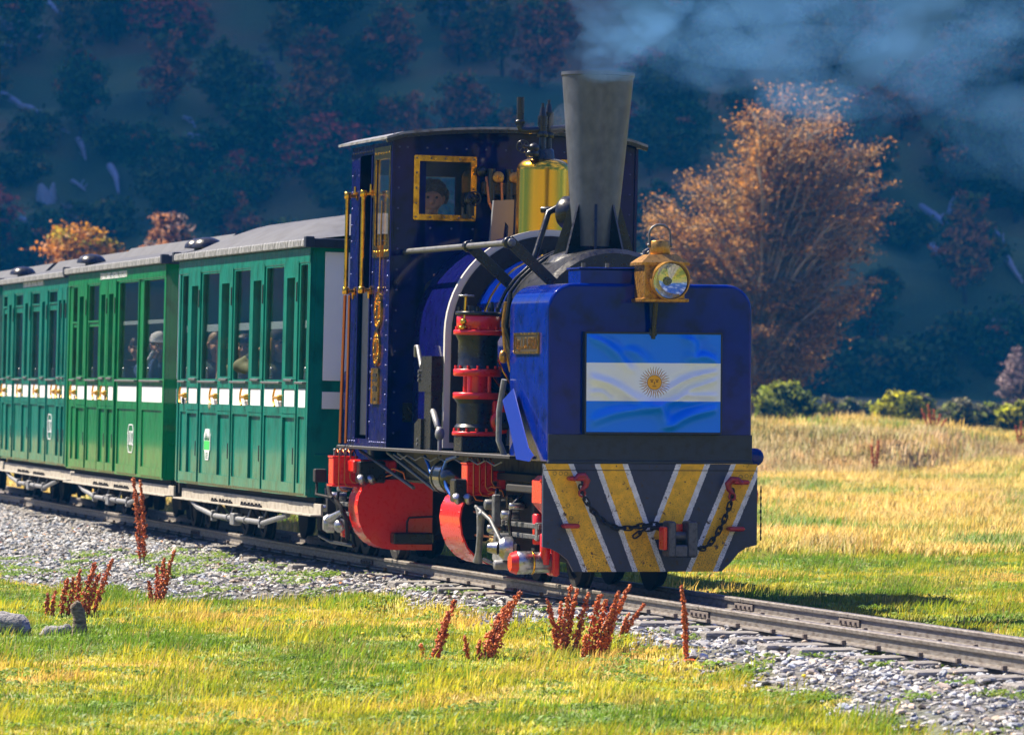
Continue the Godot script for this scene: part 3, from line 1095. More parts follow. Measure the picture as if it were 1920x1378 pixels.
func loco_boiler(L: Node3D) -> void:
	var cy := 1.66
	var r := 0.565
	# firebox casing: round top on straight sides, closed by a broad ring plate
	var m := MB.new()
	var out := arc(0, cy, 0.725, 0, 180, 28)
	m.prism([v2(0.725, 0.85)] + out + [v2(-0.725, 0.85)], 0.002, 0.98, Transform3D(), 30)
	part(L, "firebox_casing", m, M.blue)
	m = MB.new()
	var rim := arc(0, cy, 0.745, 0, 180, 32)
	var inn := arc(0, cy, r - 0.01, 0, 180, 28)
	inn.reverse()
	m.prism([v2(0.745, 0.86)] + rim + [v2(-0.745, 0.86), v2(-r, 0.86)] + inn + [v2(r, 0.86)], 0.985, 1.03, Transform3D(), 30)
	part(L, "ring_plate", m, mat(rgb(206, 204, 194), 0.4, 0.0, 0.3))
	m = MB.new()
	var rim2 := arc(0, cy, 0.70, 0, 180, 32)
	m.prism([v2(0.70, 0.9)] + rim2 + [v2(-0.70, 0.9), v2(-r, 0.9)] + inn + [v2(r, 0.9)], 1.03, 1.05, Transform3D(), 30)
	part(L, "ring_plate", m, M.frame)
	# boiler barrel, smokebox
	m = MB.new()
	m.cyl(v3(0, cy, 0.99), v3(0, cy, 2.0), r, r, 40)
	part(L, "boiler_barrel", m, M.tank_blue)
	for z in [1.36, 1.72, 1.97]:
		m = MB.new()
		m.lathe([v2(r, -0.022), v2(r + 0.006, -0.02), v2(r + 0.006, 0.02), v2(r, 0.022)], v3(0, cy, z), Vector3.BACK, 40)
		part(L, "boiler_band", m, M.brass if z < 1.9 else M.black)
	m = MB.new()
	m.lathe([v2(r + 0.012, 0), v2(r + 0.012, 0.72), v2(r - 0.02, 0.76), v2(0, 0.80)], v3(0, cy, 1.99), Vector3.BACK, 40, 30)
	part(L, "smokebox", m, M.black)
	m = MB.new()
	m.cyl(v3(0, cy, 2.78), v3(0, cy, 2.83), 0.42, 0.40, 28, 0.01)
	for s in [0.15, -0.15]: m.box(v3(0, cy + s, 2.835), v3(0.9, 0.06, 0.02), 0.004)
	hand_wheel(m, v3(0, cy, 2.9), Vector3.BACK, 0.1)
	part(L, "smokebox_door", m, M.black)
	# saddle with the row of studs round the chimney
	m = MB.new()
	m.lathe([v2(0.34, 0.0), v2(0.30, 0.05), v2(0.19, 0.09), v2(0.15, 0.12)], v3(0, 2.14, 2.2), Vector3.UP, 28)
	m.lathe([v2(0.34, -0.12), v2(0.34, 0.0)], v3(0, 2.14, 2.2), Vector3.UP, 28)
	part(L, "chimney_saddle", m, M.black)
	m = MB.new()
	m.lathe([v2(0.148, 0.0), v2(0.150, 0.12), v2(0.245, 1.235), v2(0.252, 1.24), v2(0.252, 1.262), v2(0.238, 1.262), v2(0.232, 1.2), v2(0.14, 0.1), v2(0.0, 0.1)], v3(0, 2.18, 2.2), Vector3.UP, 36, 30)
	part(L, "chimney", m, M.chimney)
	for k in 8:
		m = MB.new()
		var a := TAU * (k + 0.3) / 8
		var B := Basis(Vector3(cos(a), 0, sin(a)), Vector3.UP, Vector3(-sin(a), 0, cos(a)).normalized())
		m.prism([v2(0.14, 2.16), v2(0.29, 2.16), v2(0.155 + 0.02, 2.53), v2(0.168, 2.55)], -0.009, 0.009, Transform3D(B, v3(0, 0, 2.2)))
		part(L, "chimney_gusset", m, M.black)
	# brass dome
	m = MB.new()
	var dp := [v2(0.245, 0.0), v2(0.215, 0.03), v2(0.195, 0.09), v2(0.19, 0.16)]
	for i in 11:
		var t := i / 10.0 * PI / 2
		dp.append(v2(0.09 + 0.10 * cos(t), 0.635 + 0.085 * sin(t)))
	dp.append(v2(0.0, 0.735))
	m.lathe(dp, v3(0, 2.19, 0.8), Vector3.UP, 40, 40)
	part(L, "steam_dome", m, M.dome)
	m = MB.new()
	m.cyl(v3(-0.02, 2.19, 0.8), v3(-0.02, 2.24, 0.8), 0.27, 0.25, 30)
	part(L, "dome_flange", m, M.brass)
	# ring of studs at the dome foot
	m = MB.new()
	for i in 18: m.cyl(v3(cos(TAU * i / 18) * 0.262, 2.2, 0.8 + sin(TAU * i / 18) * 0.262), v3(cos(TAU * i / 18) * 0.262, 2.262, 0.8 + sin(TAU * i / 18) * 0.262), 0.011, 0.011, 6)
	stuff_part(L, "studs", m, M.black)

func loco_fittings(L: Node3D) -> void:
	# safety valves and whistle on the dome
	var m := MB.new()
	m.cyl(v3(-0.02, 2.9, 0.8), v3(-0.02, 2.98, 0.8), 0.1, 0.09, 16, 0.008)
	for q in [[-0.03, 0.86, 3.27], [0.035, 0.78, 3.30]]:
		m.cyl(v3(q[0], 2.95, q[1]), v3(q[0], 3.06, q[1]), 0.03, 0.024, 10)
		m.cyl(v3(q[0], 3.06, q[1]), v3(q[0], 3.1, q[1]), 0.042, 0.042, 8, 0.005)
		m.cyl(v3(q[0], 3.1, q[1]), v3(q[0], q[2] - 0.06, q[1]), 0.036, 0.036, 12)
		m.cyl(v3(q[0], q[2] - 0.06, q[1]), v3(q[0], q[2], q[1]), 0.028, 0.016, 10)
		m.cyl(v3(q[0], q[2], q[1]), v3(q[0], q[2] + 0.03, q[1]), 0.01, 0.01, 6)
	part(L, "safety_valve", m, M.black)
	m = MB.new()
	m.tube([v3(-0.05, 3.11, 0.86), v3(-0.12, 3.105, 0.82), v3(-0.165, 3.11, 0.80), v3(-0.178, 3.14, 0.80), v3(-0.178, 3.34, 0.80)], 0.027, 10)
	m.cyl(v3(-0.178, 3.15, 0.80), v3(-0.178, 3.18, 0.80), 0.036, 0.036, 10, 0.005)
	m.cyl(v3(0.04, 3.12, 0.8), v3(0.15, 3.13, 0.8), 0.026, 0.026, 10)
	part(L, "exhaust_pipe", m, M.black)
	m = MB.new()
	m.cyl(v3(-0.11, 2.92, 0.9), v3(-0.11, 2.96, 0.9), 0.05, 0.05, 10, 0.006)
	m.ball(v3(-0.105, 2.98, 0.92), v3(0.04, 0.035, 0.04), 10, 6)
	hand_wheel(m, v3(-0.2, 2.985, 0.98), Vector3(-0.3, 0, 0.95).normalized(), 0.042)
	m.cyl(v3(-0.19, 2.985, 0.97), v3(-0.11, 2.98, 0.92), 0.012, 0.012, 6)
	part(L, "shut_off_valve", m, M.black)
	# wheel valve and piping on the cab front
	m = MB.new()
	m.cyl(v3(-0.335, 2.52, 0.03), v3(-0.335, 2.62, 0.03), 0.03, 0.03, 10)
	m.ball(v3(-0.335, 2.64, 0.03), v3(0.05, 0.055, 0.05), 10, 6)
	m.cyl(v3(-0.335, 2.64, 0.03), v3(-0.335, 2.64, 0.12), 0.014, 0.014, 6)
	hand_wheel(m, v3(-0.335, 2.64, 0.13), Vector3.BACK, 0.05)
	m.cyl(v3(-0.36, 2.5, 0.03), v3(-0.36, 2.53, 0.03), 0.04, 0.04, 8)
	part(L, "wheel_valve", m, M.black)
	m = MB.new()
	m.box(v3(-0.05, 2.72, 0.06), v3(0.42, 0.1, 0.1), 0.01)
	m.cyl(v3(-0.20, 2.62, 0.1), v3(-0.20, 2.86, 0.1), 0.03, 0.03, 8)
	m.cyl(v3(-0.07, 2.62, 0.1), v3(-0.07, 2.86, 0.1), 0.03, 0.03, 8)
	m.ball(v3(-0.26, 2.84, 0.06), v3(0.04, 0.04, 0.04), 8, 5)
	part(L, "steam_manifold", m, M.black)
	m = MB.new()
	m.tube([v3(-0.235, 2.80, 0.09), v3(-0.23, 2.72, 0.11), v3(-0.22, 2.62, 0.12), v3(-0.19, 2.55, 0.14), v3(-0.17, 2.3, 0.16)], 0.012, 8)
	m.tube([v3(-0.13, 2.78, 0.11), v3(-0.125, 2.66, 0.12), v3(-0.12, 2.5, 0.13)], 0.012, 8)
	part(L, "copper_pipe", m, M.copper)
	m = MB.new()
	m.cyl(v3(-0.16, 2.8, 0.12), v3(-0.16, 2.8, 0.15), 0.042, 0.042, 14, 0.005)
	m.cyl(v3(-0.04, 2.8, 0.12), v3(-0.04, 2.8, 0.15), 0.042, 0.042, 14, 0.005)
	part(L, "pressure_gauge", m, M.old_brass)
	# upright grey plate with a slot behind the dome
	m = MB.new()
	m.prism([v2(-0.30, 2.22), v2(-0.13, 2.22), v2(-0.12, 2.63), v2(-0.27, 2.62)], 0.42, 0.46, Transform3D(), 40, [v2(-0.20, 2.30), v2(-0.165, 2.30), v2(-0.16, 2.44), v2(-0.185, 2.47)])
	part(L, "screen_plate", m, mat(rgb(112, 115, 122), 0.55))
	# turbo generator with its pipe, between dome and chimney on the left
	m = MB.new()
	m.lathe([v2(0, 0), v2(0.09, 0.0), v2(0.115, 0.03), v2(0.115, 0.10), v2(0.085, 0.15), v2(0.03, 0.17), v2(0, 0.17)], v3(-0.12, 2.5, 1.75), Vector3(0.75, 0, 0.66), 20)
	m.cyl(v3(-0.24, 2.52, 1.66), v3(-0.10, 2.52, 1.72), 0.022, 0.022, 8, 0.004)
	m.cyl(v3(-0.05, 2.2, 1.8), v3(-0.06, 2.42, 1.8), 0.03, 0.03, 8)
	m.box(v3(-0.03, 2.25, 1.8), v3(0.2, 0.05, 0.14), 0.008)
	part(L, "turbo_generator", m, M.black)
	m = MB.new()
	m.tube([v3(-0.13, 2.54, 1.72), v3(-0.20, 2.50, 1.72), v3(-0.225, 2.43, 1.74), v3(-0.39, 1.98, 1.85)], 0.022, 8)
	part(L, "generator_pipe", m, M.black)
	# long handrails on flat brackets
	for sx in [-1.0, 1.0]:
		m = MB.new()
		var far := 2.9 if sx < 0 else 1.0
		m.cyl(v3(sx * 0.80, 2.25, 0.0), v3(sx * 0.76, 2.25, far), 0.021, 0.021, 10)
		m.ball(v3(sx * 0.76, 2.25, far), v3(0.03, 0.03, 0.012), 8, 5)
		part(L, "handrail", m, M.dull_steel)
		m = MB.new()
		for z in ([1.75, 2.86] if sx < 0 else [0.9]):
			var a := v3(sx * 0.775, 2.27, z)
			var b := v3(sx * 0.46, 1.99, z)
			var d := (b - a).normalized()
			m.box((a + b) / 2, v3(0.075, a.distance_to(b), 0.016), 0.003, Basis(Vector3(d.y, -d.x, 0).normalized(), -d, Vector3.BACK))
			m.cyl(v3(sx * 0.772, 2.25, z - 0.03), v3(sx * 0.772, 2.25, z + 0.03), 0.04, 0.04, 12, 0.005)
		part(L, "handrail_bracket", m, M.black)
	# pipes lying over the barrel
	m = MB.new()
	for k in 2:
		var zz := 1.9 + 0.14 * k
		var pts := []
		for i in 8:
			var t := deg_to_rad(lerpf(100, 172, i / 7.0))
			pts.append(v3(0.60 * cos(t), 1.66 + 0.60 * sin(t), zz + 0.05 * sin(i * 0.8)))
		m.tube(pts, 0.013, 6)
	part(L, "sanding_pipe", m, M.black)
	# running board
	for sx in [-1.0, 1.0]:
		m = MB.new()
		var bl := 5.16 if sx < 0 else 3.8
		m.box(v3(sx * 0.75, 0.832, -1.5 + bl / 2), v3(0.38, 0.022, bl), 0.004)
		part(L, "running_board", m, M.frame)
		m = MB.new()
		m.box(v3(sx * 0.932, 0.833, -1.5 + bl / 2), v3(0.010, 0.024, bl - 0.02), 0.003)
		part(L, "board_edge", m, M.grey_steel)
	# steam pump
	var p := v3(-0.75, 0, 2.0)
	m = MB.new()
	m.box(p + v3(0, 0.90, 0), v3(0.26, 0.11, 0.22), 0.01)
	part(L, "pump_bracket", m, M.black)
	m = MB.new()
	for q in [[0.955, 0.985, 0.165], [1.205, 1.25, 0.165], [1.36, 1.41, 0.165], [1.64, 1.675, 0.17]]: m.cyl(p + v3(0, q[0], 0), p + v3(0, q[1], 0), q[2], q[2], 22, 0.006)
	m.cyl(p + v3(0, 1.25, 0), p + v3(0, 1.36, 0), 0.078, 0.078, 14)
	m.cyl(p + v3(-0.10, 1.25, 0.06), p + v3(-0.10, 1.36, 0.06), 0.014, 0.014, 6)
	m.cyl(p + v3(0.06, 1.25, 0.10), p + v3(0.06, 1.36, 0.10), 0.014, 0.014, 6)
	m.cyl(p + v3(0, 1.675, 0), p + v3(0, 1.775, 0), 0.15, 0.15, 20, 0.01)
	m.box(p + v3(0.14, 1.15, 0.09), v3(0.12, 0.1, 0.1), 0.012)
	m.cyl(p + v3(0.14, 1.06, 0.14), p + v3(0.14, 1.06, 0.2), 0.085, 0.085, 16, 0.01)
	var pump := part(L, "steam_pump", m, M.red)
	m = MB.new()
	m.lathe([v2(0.15, 0), v2(0.15, 0.03), v2(0.135, 0.05), v2(0.135, 0.19), v2(0.155, 0.22)], p + v3(0, 0.985, 0), Vector3.UP, 24, 30)
	m.lathe([v2(0.15, 0), v2(0.135, 0.03), v2(0.135, 0.19), v2(0.155, 0.23)], p + v3(0, 1.41, 0), Vector3.UP, 24, 30)
	m.cyl(p + v3(0, 1.775, 0), p + v3(0, 1.80, 0), 0.16, 0.16, 22, 0.005)
	for i in 10: m.cyl(p + v3(cos(TAU * i / 10) * 0.135, 1.80, sin(TAU * i / 10) * 0.135), p + v3(cos(TAU * i / 10) * 0.135, 1.83, sin(TAU * i / 10) * 0.135), 0.013, 0.013, 6)
	m.cyl(p + v3(-0.05, 1.80, 0.02), p + v3(-0.05, 1.84, 0.02), 0.05, 0.045, 12)
	m.cyl(p + v3(0.09, 1.80, 0), p + v3(0.09, 1.87, 0), 0.022, 0.012, 8)
	m.cyl(p + v3(0.14, 1.06, 0.15), p + v3(0.14, 1.06, 0.22), 0.072, 0.06, 16, 0.01)
	part(pump, "pump_cylinder", m, M.black)
	m = MB.new()
	for i in 14:
		for yy in [1.678, 1.413, 0.987]: m.cyl(p + v3(cos(TAU * i / 14) * 0.152, yy, sin(TAU * i / 14) * 0.152), p + v3(cos(TAU * i / 14) * 0.152, yy + 0.02, sin(TAU * i / 14) * 0.152), 0.009, 0.009, 6)
	stuff_part(pump, "nuts", m, M.red)
	m = MB.new()
	m.cyl(p + v3(-0.12, 1.66, 0.08), p + v3(-0.11, 1.90, 0.08), 0.012, 0.012, 8)
	m.ball(p + v3(-0.12, 1.73, 0.08), v3(0.03, 0.025, 0.03), 8, 5)
	m.ball(p + v3(-0.125, 1.69, 0.08), v3(0.04, 0.02, 0.04), 8, 5)
	part(pump, "oil_cup", m, M.brass)
	m = MB.new()
	hand_wheel(m, p + v3(-0.11, 1.905, 0.08), Vector3.UP, 0.05)
	part(pump, "hand_wheel", m, M.steel)
	m = MB.new()
	m.tube([p + v3(0.22, 1.72, 0.1), p + v3(0.23, 1.5, 0.16), p + v3(0.20, 1.2, 0.18), p + v3(0.18, 0.9, 0.2)], 0.024, 8)
	m.tube([p + v3(0.17, 1.93, 0.2), p + v3(0.14, 1.70, 0.2), p + v3(0.2, 1.52, 0.2)], 0.018, 8)
	part(pump, "pump_hose", m, M.black)
	# upright black reach box with clamps, and the long reversing lever
	m = MB.new()
	m.prism([v2(0.62, 1.25), v2(0.62, 1.40), v2(0.72, 1.50), v2(1.0, 1.50), v2(1.0, 1.25)], 0.0, 0.14, side_xf(-0.69))
	m.box(v3(-0.76, 1.05, 0.86), v3(0.12, 0.42, 0.2), 0.006)
	m.prism([v2(0.56, 0.845), v2(0.56, 1.02), v2(0.68, 1.06), v2(0.76, 1.06), v2(0.76, 0.845)], 0.0, 0.14, side_xf(-0.70))
	part(L, "reach_box", m, M.black)
	m = MB.new()
	for yy in [1.33, 1.36, 1.39, 0.88, 0.91]: m.cyl(v3(-0.845, yy, 0.66), v3(-0.82, yy, 0.66), 0.012, 0.012, 6)
	part(L, "box_bolt", m, M.dull_steel)
	m = MB.new()
	m.tube([v3(-0.79, 1.50, 0.36), v3(-0.80, 1.57, 0.40), v3(-0.80, 1.57, 0.45), v3(-0.80, 1.35, 0.64), v3(-0.80, 0.98, 1.14)], 0.016, 8)
	m.cyl(v3(-0.80, 1.12, 0.95), v3(-0.80, 1.0, 1.11), 0.023, 0.023, 8, 0.004)
	m.ball(v3(-0.80, 0.96, 1.16), v3(0.035, 0.05, 0.035), 8, 6)
	m.cyl(v3(-0.80, 0.80, 1.17), v3(-0.80, 0.95, 1.16), 0.014, 0.014, 6)
	part(L, "reversing_lever", m, M.grey_steel)
	# firebox side sheet with a row of bolts
	m = MB.new()
	m.box(v3(-0.60, 1.15, 1.3), v3(0.02, 0.6, 0.5), 0.004)
	part(L, "ash_pan_side", m, M.tank_blue)
	# cradle girders, stays and small pipes under the board
	for sx in [-1.0, 1.0]:
		m = MB.new()
		m.box(v3(sx * 0.52, 0.70, 1.1), v3(0.04, 0.22, 4.7), 0.006)
		m.box(v3(sx * 0.52, 0.60, 1.1), v3(0.12, 0.02, 4.7), 0.004)
		part(L, "cradle_girder", m, tri_tex(mat(rgb(118, 108, 84), 0.8), M.grime, Vector3.ONE * 1.3))
	m = MB.new()
	for q in [[0.0, 0.55, 0.8], [-0.9, -0.1, 0.78], [0.35, 0.95, 0.78]]:
		m.cyl(v3(-0.84, 0.81, q[0] - 0.25), v3(-0.70, 0.56, q[1] + 0.1), 0.013, 0.013, 6)
	part(L, "stay", m, M.dull_steel)
	m = MB.new()
	m.tube([v3(-0.87, 0.80, 1.02), v3(-0.86, 0.74, 1.1), v3(-0.86, 0.66, 1.22)], 0.013, 6)
	m.tube([v3(-0.9, 0.82, 2.1), v3(-0.9, 0.79, 1.8), v3(-0.89, 0.72, 1.66), v3(-0.88, 0.60, 1.72), v3(-0.85, 0.50, 1.85)], 0.013, 6)
	part(L, "brake_hose", m, mat(rgb(20, 90, 190), 0.4))
	m = MB.new()
	for k in 7: m.tube([v3(-0.9, 0.80, 0.2 + k * 0.45), v3(-0.9, 0.77, 0.42 + k * 0.45), v3(-0.9, 0.80, 0.62 + k * 0.45)], 0.006, 5)
	part(L, "conduit", m, M.dull_steel)
	# black air reservoir with rounded ends
	m = MB.new()
	var rp := [v2(0, 0)]
	for i in 6: rp.append(v2(0.115 * sin(PI / 2 * (i + 1) / 6), 0.05 - 0.05 * cos(PI / 2 * (i + 1) / 6)))
	rp.append_array([v2(0.115, 0.06), v2(0.122, 0.062), v2(0.122, 0.085), v2(0.115, 0.087), v2(0.115, 0.30), v2(0.122, 0.302), v2(0.122, 0.325), v2(0.115, 0.327)])
	for i in 7: rp.append(v2(0.115 * cos(PI / 2 * i / 6), 0.335 + 0.09 * sin(PI / 2 * i / 6)))
	m.lathe(rp, v3(-0.80, 0.665, 1.32), Vector3.BACK, 22, 40)
	part(L, "air_reservoir", m, tri_tex(mat(rgb(20, 20, 20), 0.25, 0.0, 0.8), M.grime, Vector3.ONE * 2.0))

func loco_front_tank(L: Node3D, FX: Transform3D) -> void:
	var w := 0.682
	# the tank: rounded top corners along its length, slightly rounded front edge
	var m := MB.new()
	var out := [v2(w, 0.83)] + arc(w - 0.17, 1.97 - 0.17, 0.17, 0, 90, 10) + arc(-w + 0.17, 1.97 - 0.17, 0.17, 90, 180, 10) + [v2(-w, 0.83)]
	m.prism(out, -1.0, -0.05, Transform3D(), 30)
	# front edge rolled over by 3 cm
	var k := out.size()
	for i in k - 1:
		var a: Vector2 = out[i]
		var b: Vector2 = out[i + 1]
		var na := Vector2(0, 0)
		var e := (b - a)
		var nn := Vector2(e.y, -e.x).normalized()
		var c0 := v2(clampf(a.x, -w + 0.17, w - 0.17), minf(a.y, 1.80))
		var c1 := v2(clampf(b.x, -w + 0.17, w - 0.17), minf(b.y, 1.80))
		var n0 := (a - c0).normalized() if (a - c0).length() > 0.1 else nn
		var n1 := (b - c1).normalized() if (b - c1).length() > 0.1 else nn
		for s in 4:
			var f0 := PI / 2 * s / 4
			var f1 := PI / 2 * (s + 1) / 4
			var q := []
			for t in [[a, n0, f0], [b, n1, f0], [b, n1, f1], [a, n0, f1]]:
				var ip: Vector2 = t[0] - t[1] * 0.025 * (1.0 - cos(t[2]))
				q.append([Vector3(ip.x, ip.y, -0.05 + 0.025 * sin(t[2])), Vector3(t[1].x * cos(t[2]), t[1].y * cos(t[2]), sin(t[2]))])
			m.quad4(q[0][0], q[1][0], q[2][0], q[3][0], q[0][1], q[1][1], q[2][1], q[3][1])
	var ins := []
	for i in k:
		var p: Vector2 = out[i]
		var c0 := v2(clampf(p.x, -w + 0.17, w - 0.17), minf(p.y, 1.80))
		ins.append(p - (p - c0).normalized() * 0.025 if (p - c0).length() > 0.1 and p.y > 0.84 else v2(p.x * (1.0 - 0.025 / w), p.y))
	m.prism(ins, -0.05, -0.025, Transform3D(), 30)
	var tank := part(L, "front_water_tank", m, M.tank_blue, FX)
	# dark band across the foot of the front, a weld scar on it
	m = MB.new()
	m.box(v3(0, 0.918, -0.018), v3(1.362, 0.17, 0.012), 0.003)
	m.box(v3(0, 0.826, -0.015), v3(1.37, 0.02, 0.03), 0.004)
	part(L, "lower_front_plate", m, M.navy, FX)
	# box let into the top behind the lantern
	m = MB.new()
	m.box(v3(-0.13, 1.99, -0.22), v3(0.66, 0.14, 0.30), 0.006)
	m.box(v3(-0.13, 2.067, -0.22), v3(0.68, 0.012, 0.32), 0.004)
	part(L, "sand_box", m, M.tank_blue, FX)
	m = MB.new()
	for x in [-0.44, -0.28, -0.02, 0.16]: m.cyl(v3(x, 2.07, -0.075), v3(x, 2.10, -0.075), 0.014, 0.014, 6)
	m.tube([v3(0.085, 2.03, -0.5), v3(0.085, 2.19, -0.5), v3(0.115, 2.205, -0.5), v3(0.145, 2.19, -0.5), v3(0.145, 2.03, -0.5)], 0.01, 6)
	part(L, "lid_bolt", m, M.dull_steel, FX)
	m = MB.new()
	m.cyl(v3(0.20, 1.96, -0.35), v3(0.20, 2.06, -0.35), 0.09, 0.09, 18, 0.006)
	m.cyl(v3(0.20, 2.06, -0.35), v3(0.20, 2.085, -0.35), 0.1, 0.1, 18, 0.006)
	part(L, "filler_cap", m, M.tank_blue, FX)
	# nameplate on the tank side
	m = MB.new()
	var sx := side_xf(-w - 0.001)
	m.prism(rect(-0.85, 1.528, -0.25, 1.645), 0.0, 0.006, sx)
	var np := part(L, "nameplate", m, mat(rgb(38, 34, 26), 0.5), FX)
	m = MB.new()
	m.prism(rect(-0.86, 1.518, -0.24, 1.655), 0.0, 0.012, sx, 40, rect(-0.842, 1.534, -0.258, 1.639))
	part(np, "plate_border", m, M.brass)
	var tm := text_mesh("Ing. L. D. PORTA", 0.075, 0.004)
	var o := part(np, "plate_lettering", tm, M.brass)
	o.transform = Transform3D(Basis(Vector3(0, 0, 1) * (0.54 / maxf(tm.get_aabb().size.x, 0.1)), Vector3(0, 1, 0), Vector3(-1, 0, 0)), v3(-w - 0.009, 1.585, -0.55))
	# loose bright flap hooked on the tank side
	m = MB.new()
	m.prism([v2(-1.02, 0.36), v2(-0.78, 0.44), v2(-0.20, 0.06), v2(-0.04, 0.01), v2(-0.12, -0.03), v2(-0.46, -0.02), v2(-0.70, 0.16)], 0.0, 0.006, Transform3D(Basis(Vector3(0, 0, 1), Vector3(0.13, 1, 0).normalized(), Vector3(-1, 0.13, 0).normalized()), v3(-w - 0.085, 0.855, 0)))
	part(L, "flap_plate", m, M.flap, FX)
	# pipe and strap behind the tank edge
	m = MB.new()
	m.tube([v3(-w - 0.03, 1.35, -1.03), v3(-w - 0.05, 1.15, -1.08), v3(-w - 0.06, 0.95, -1.05), v3(-w - 0.02, 0.85, -1.05)], 0.02, 8)
	part(L, "tank_strap", m, M.grey_steel, FX)
	m = MB.new()
	m.tube([v3(-w - 0.02, 1.86, -1.04), v3(-w - 0.035, 1.72, -1.06), v3(-w - 0.02, 1.55, -1.05), v3(-w + 0.02, 1.4, -1.05)], 0.011, 8)
	m.ball(v3(-w - 0.03, 1.5, -1.06), v3(0.03, 0.045, 0.03), 8, 6)
	part(L, "feed_pipe", m, M.old_brass, FX)
	# side lamp peeping out at the far side of the beam
	m = MB.new()
	m.cyl(v3(0.72, 0.86, -0.22), v3(0.72, 0.86, -0.06), 0.058, 0.058, 14, 0.01)
	part(L, "hose_drum", m, M.tank_blue, FX)
	m = MB.new()
	m.lathe([v2(0, 0), v2(0.13, 0.0), v2(0.13, 0.03), v2(0.06, 0.09), v2(0, 0.1)], v3(0.72, 0.60, -0.35), Vector3.RIGHT, 18)
	part(L, "red_cover", m, M.red, FX)
	m = MB.new()
	for j in 16: m.box(v3(0.80, 0.66 - j * 0.022, -0.2), v3(0.012 if j % 2 else 0.005, 0.024, 0.005 if j % 2 else 0.012), 0.002)
	part(L, "hanging_chain", m, M.frame, FX)

func beam_texture() -> ImageTexture:
	# paint of the buffer beam: yellow bars edged in white on dark blue-grey, chipped and stained
	var W := 1024
	var H := 512
	var im := Image.create_empty(W, H, false, Image.FORMAT_RGB8)
	var f1 := noise(71, 0.02, 5)
	var f2 := noise(72, 0.09, 4)
	var f3 := noise(73, 0.006, 3)
	# bars: [x at y=0.82, x at y=0.125] of the left edge of the yellow and its width, then white edges
	for py in H:
		var y := 0.83 - 0.72 * py / H
		for px in W:
			var x := -0.72 + 1.44 * px / W
			var cdark := Color(0.15, 0.185, 0.30)
			var q := cdark
			var dist := 1.0
			var t := (0.82 - y) / 0.695
			for b in [[-0.709, -0.417, 0.157, 0.034, 0.034], [0.204, -0.071, 0.155, 0.036, 0.038], [-0.343, -0.083, 0.15, 0.036, 0.036], [0.57, 0.269, 0.148, 0.034, 0.034]]:
				var e := lerpf(b[0], b[1], t)
				# the two inner bars meet low down behind the coupling and go on as one
				if b[0] == 0.204 and t > 0.70: continue
				var wd: float = b[2]
				var jit := f2.get_noise_2d(px, py) * 0.004
				if x > e - b[3] + jit and x < e + wd + b[4] + jit: q = Color(0.92, 0.91, 0.90)
				if x > e + jit and x < e + wd + jit: q = Color(1.0, 0.74, 0.0)
			var rust := smoothstep(0.5, 0.7, f1.get_noise_2d(px, py) + 0.25 * f2.get_noise_2d(px, py) + 0.12 * t)
			q = q.lerp(Color(0.24, 0.13, 0.08), rust * 0.9)
			var chip := smoothstep(0.34, 0.46, f2.get_noise_2d(px * 1.7 + 300, py * 1.7) * (0.65 + t * 0.55))
			q = q.lerp(Color(0.16, 0.12, 0.11), chip)
			q = q * (0.93 + 0.12 * f3.get_noise_2d(px * 3.0, py * 3.0))
			# old filled bolt holes
			for h in [Vector2(-0.64, 0.755), Vector2(-0.60, 0.755), Vector2(-0.565, 0.752), Vector2(0.6, 0.735), Vector2(0.64, 0.74), Vector2(0.675, 0.735), Vector2(-0.62, 0.555), Vector2(-0.55, 0.55), Vector2(-0.53, 0.47), Vector2(0.63, 0.53), Vector2(0.55, 0.52)]:
				var dd: float = v2(x, y).distance_to(h)
				if dd < 0.014 and dd > 0.009: q = q * 0.72
				elif dd < 0.008 and (h.x == -0.60 or h.x == 0.64): q = Color(0.12, 0.1, 0.09)
			im.set_pixel(px, py, Color(clampf(q.r, 0, 1), clampf(q.g, 0, 1), clampf(q.b, 0, 1)))
	return ImageTexture.create_from_image(im)

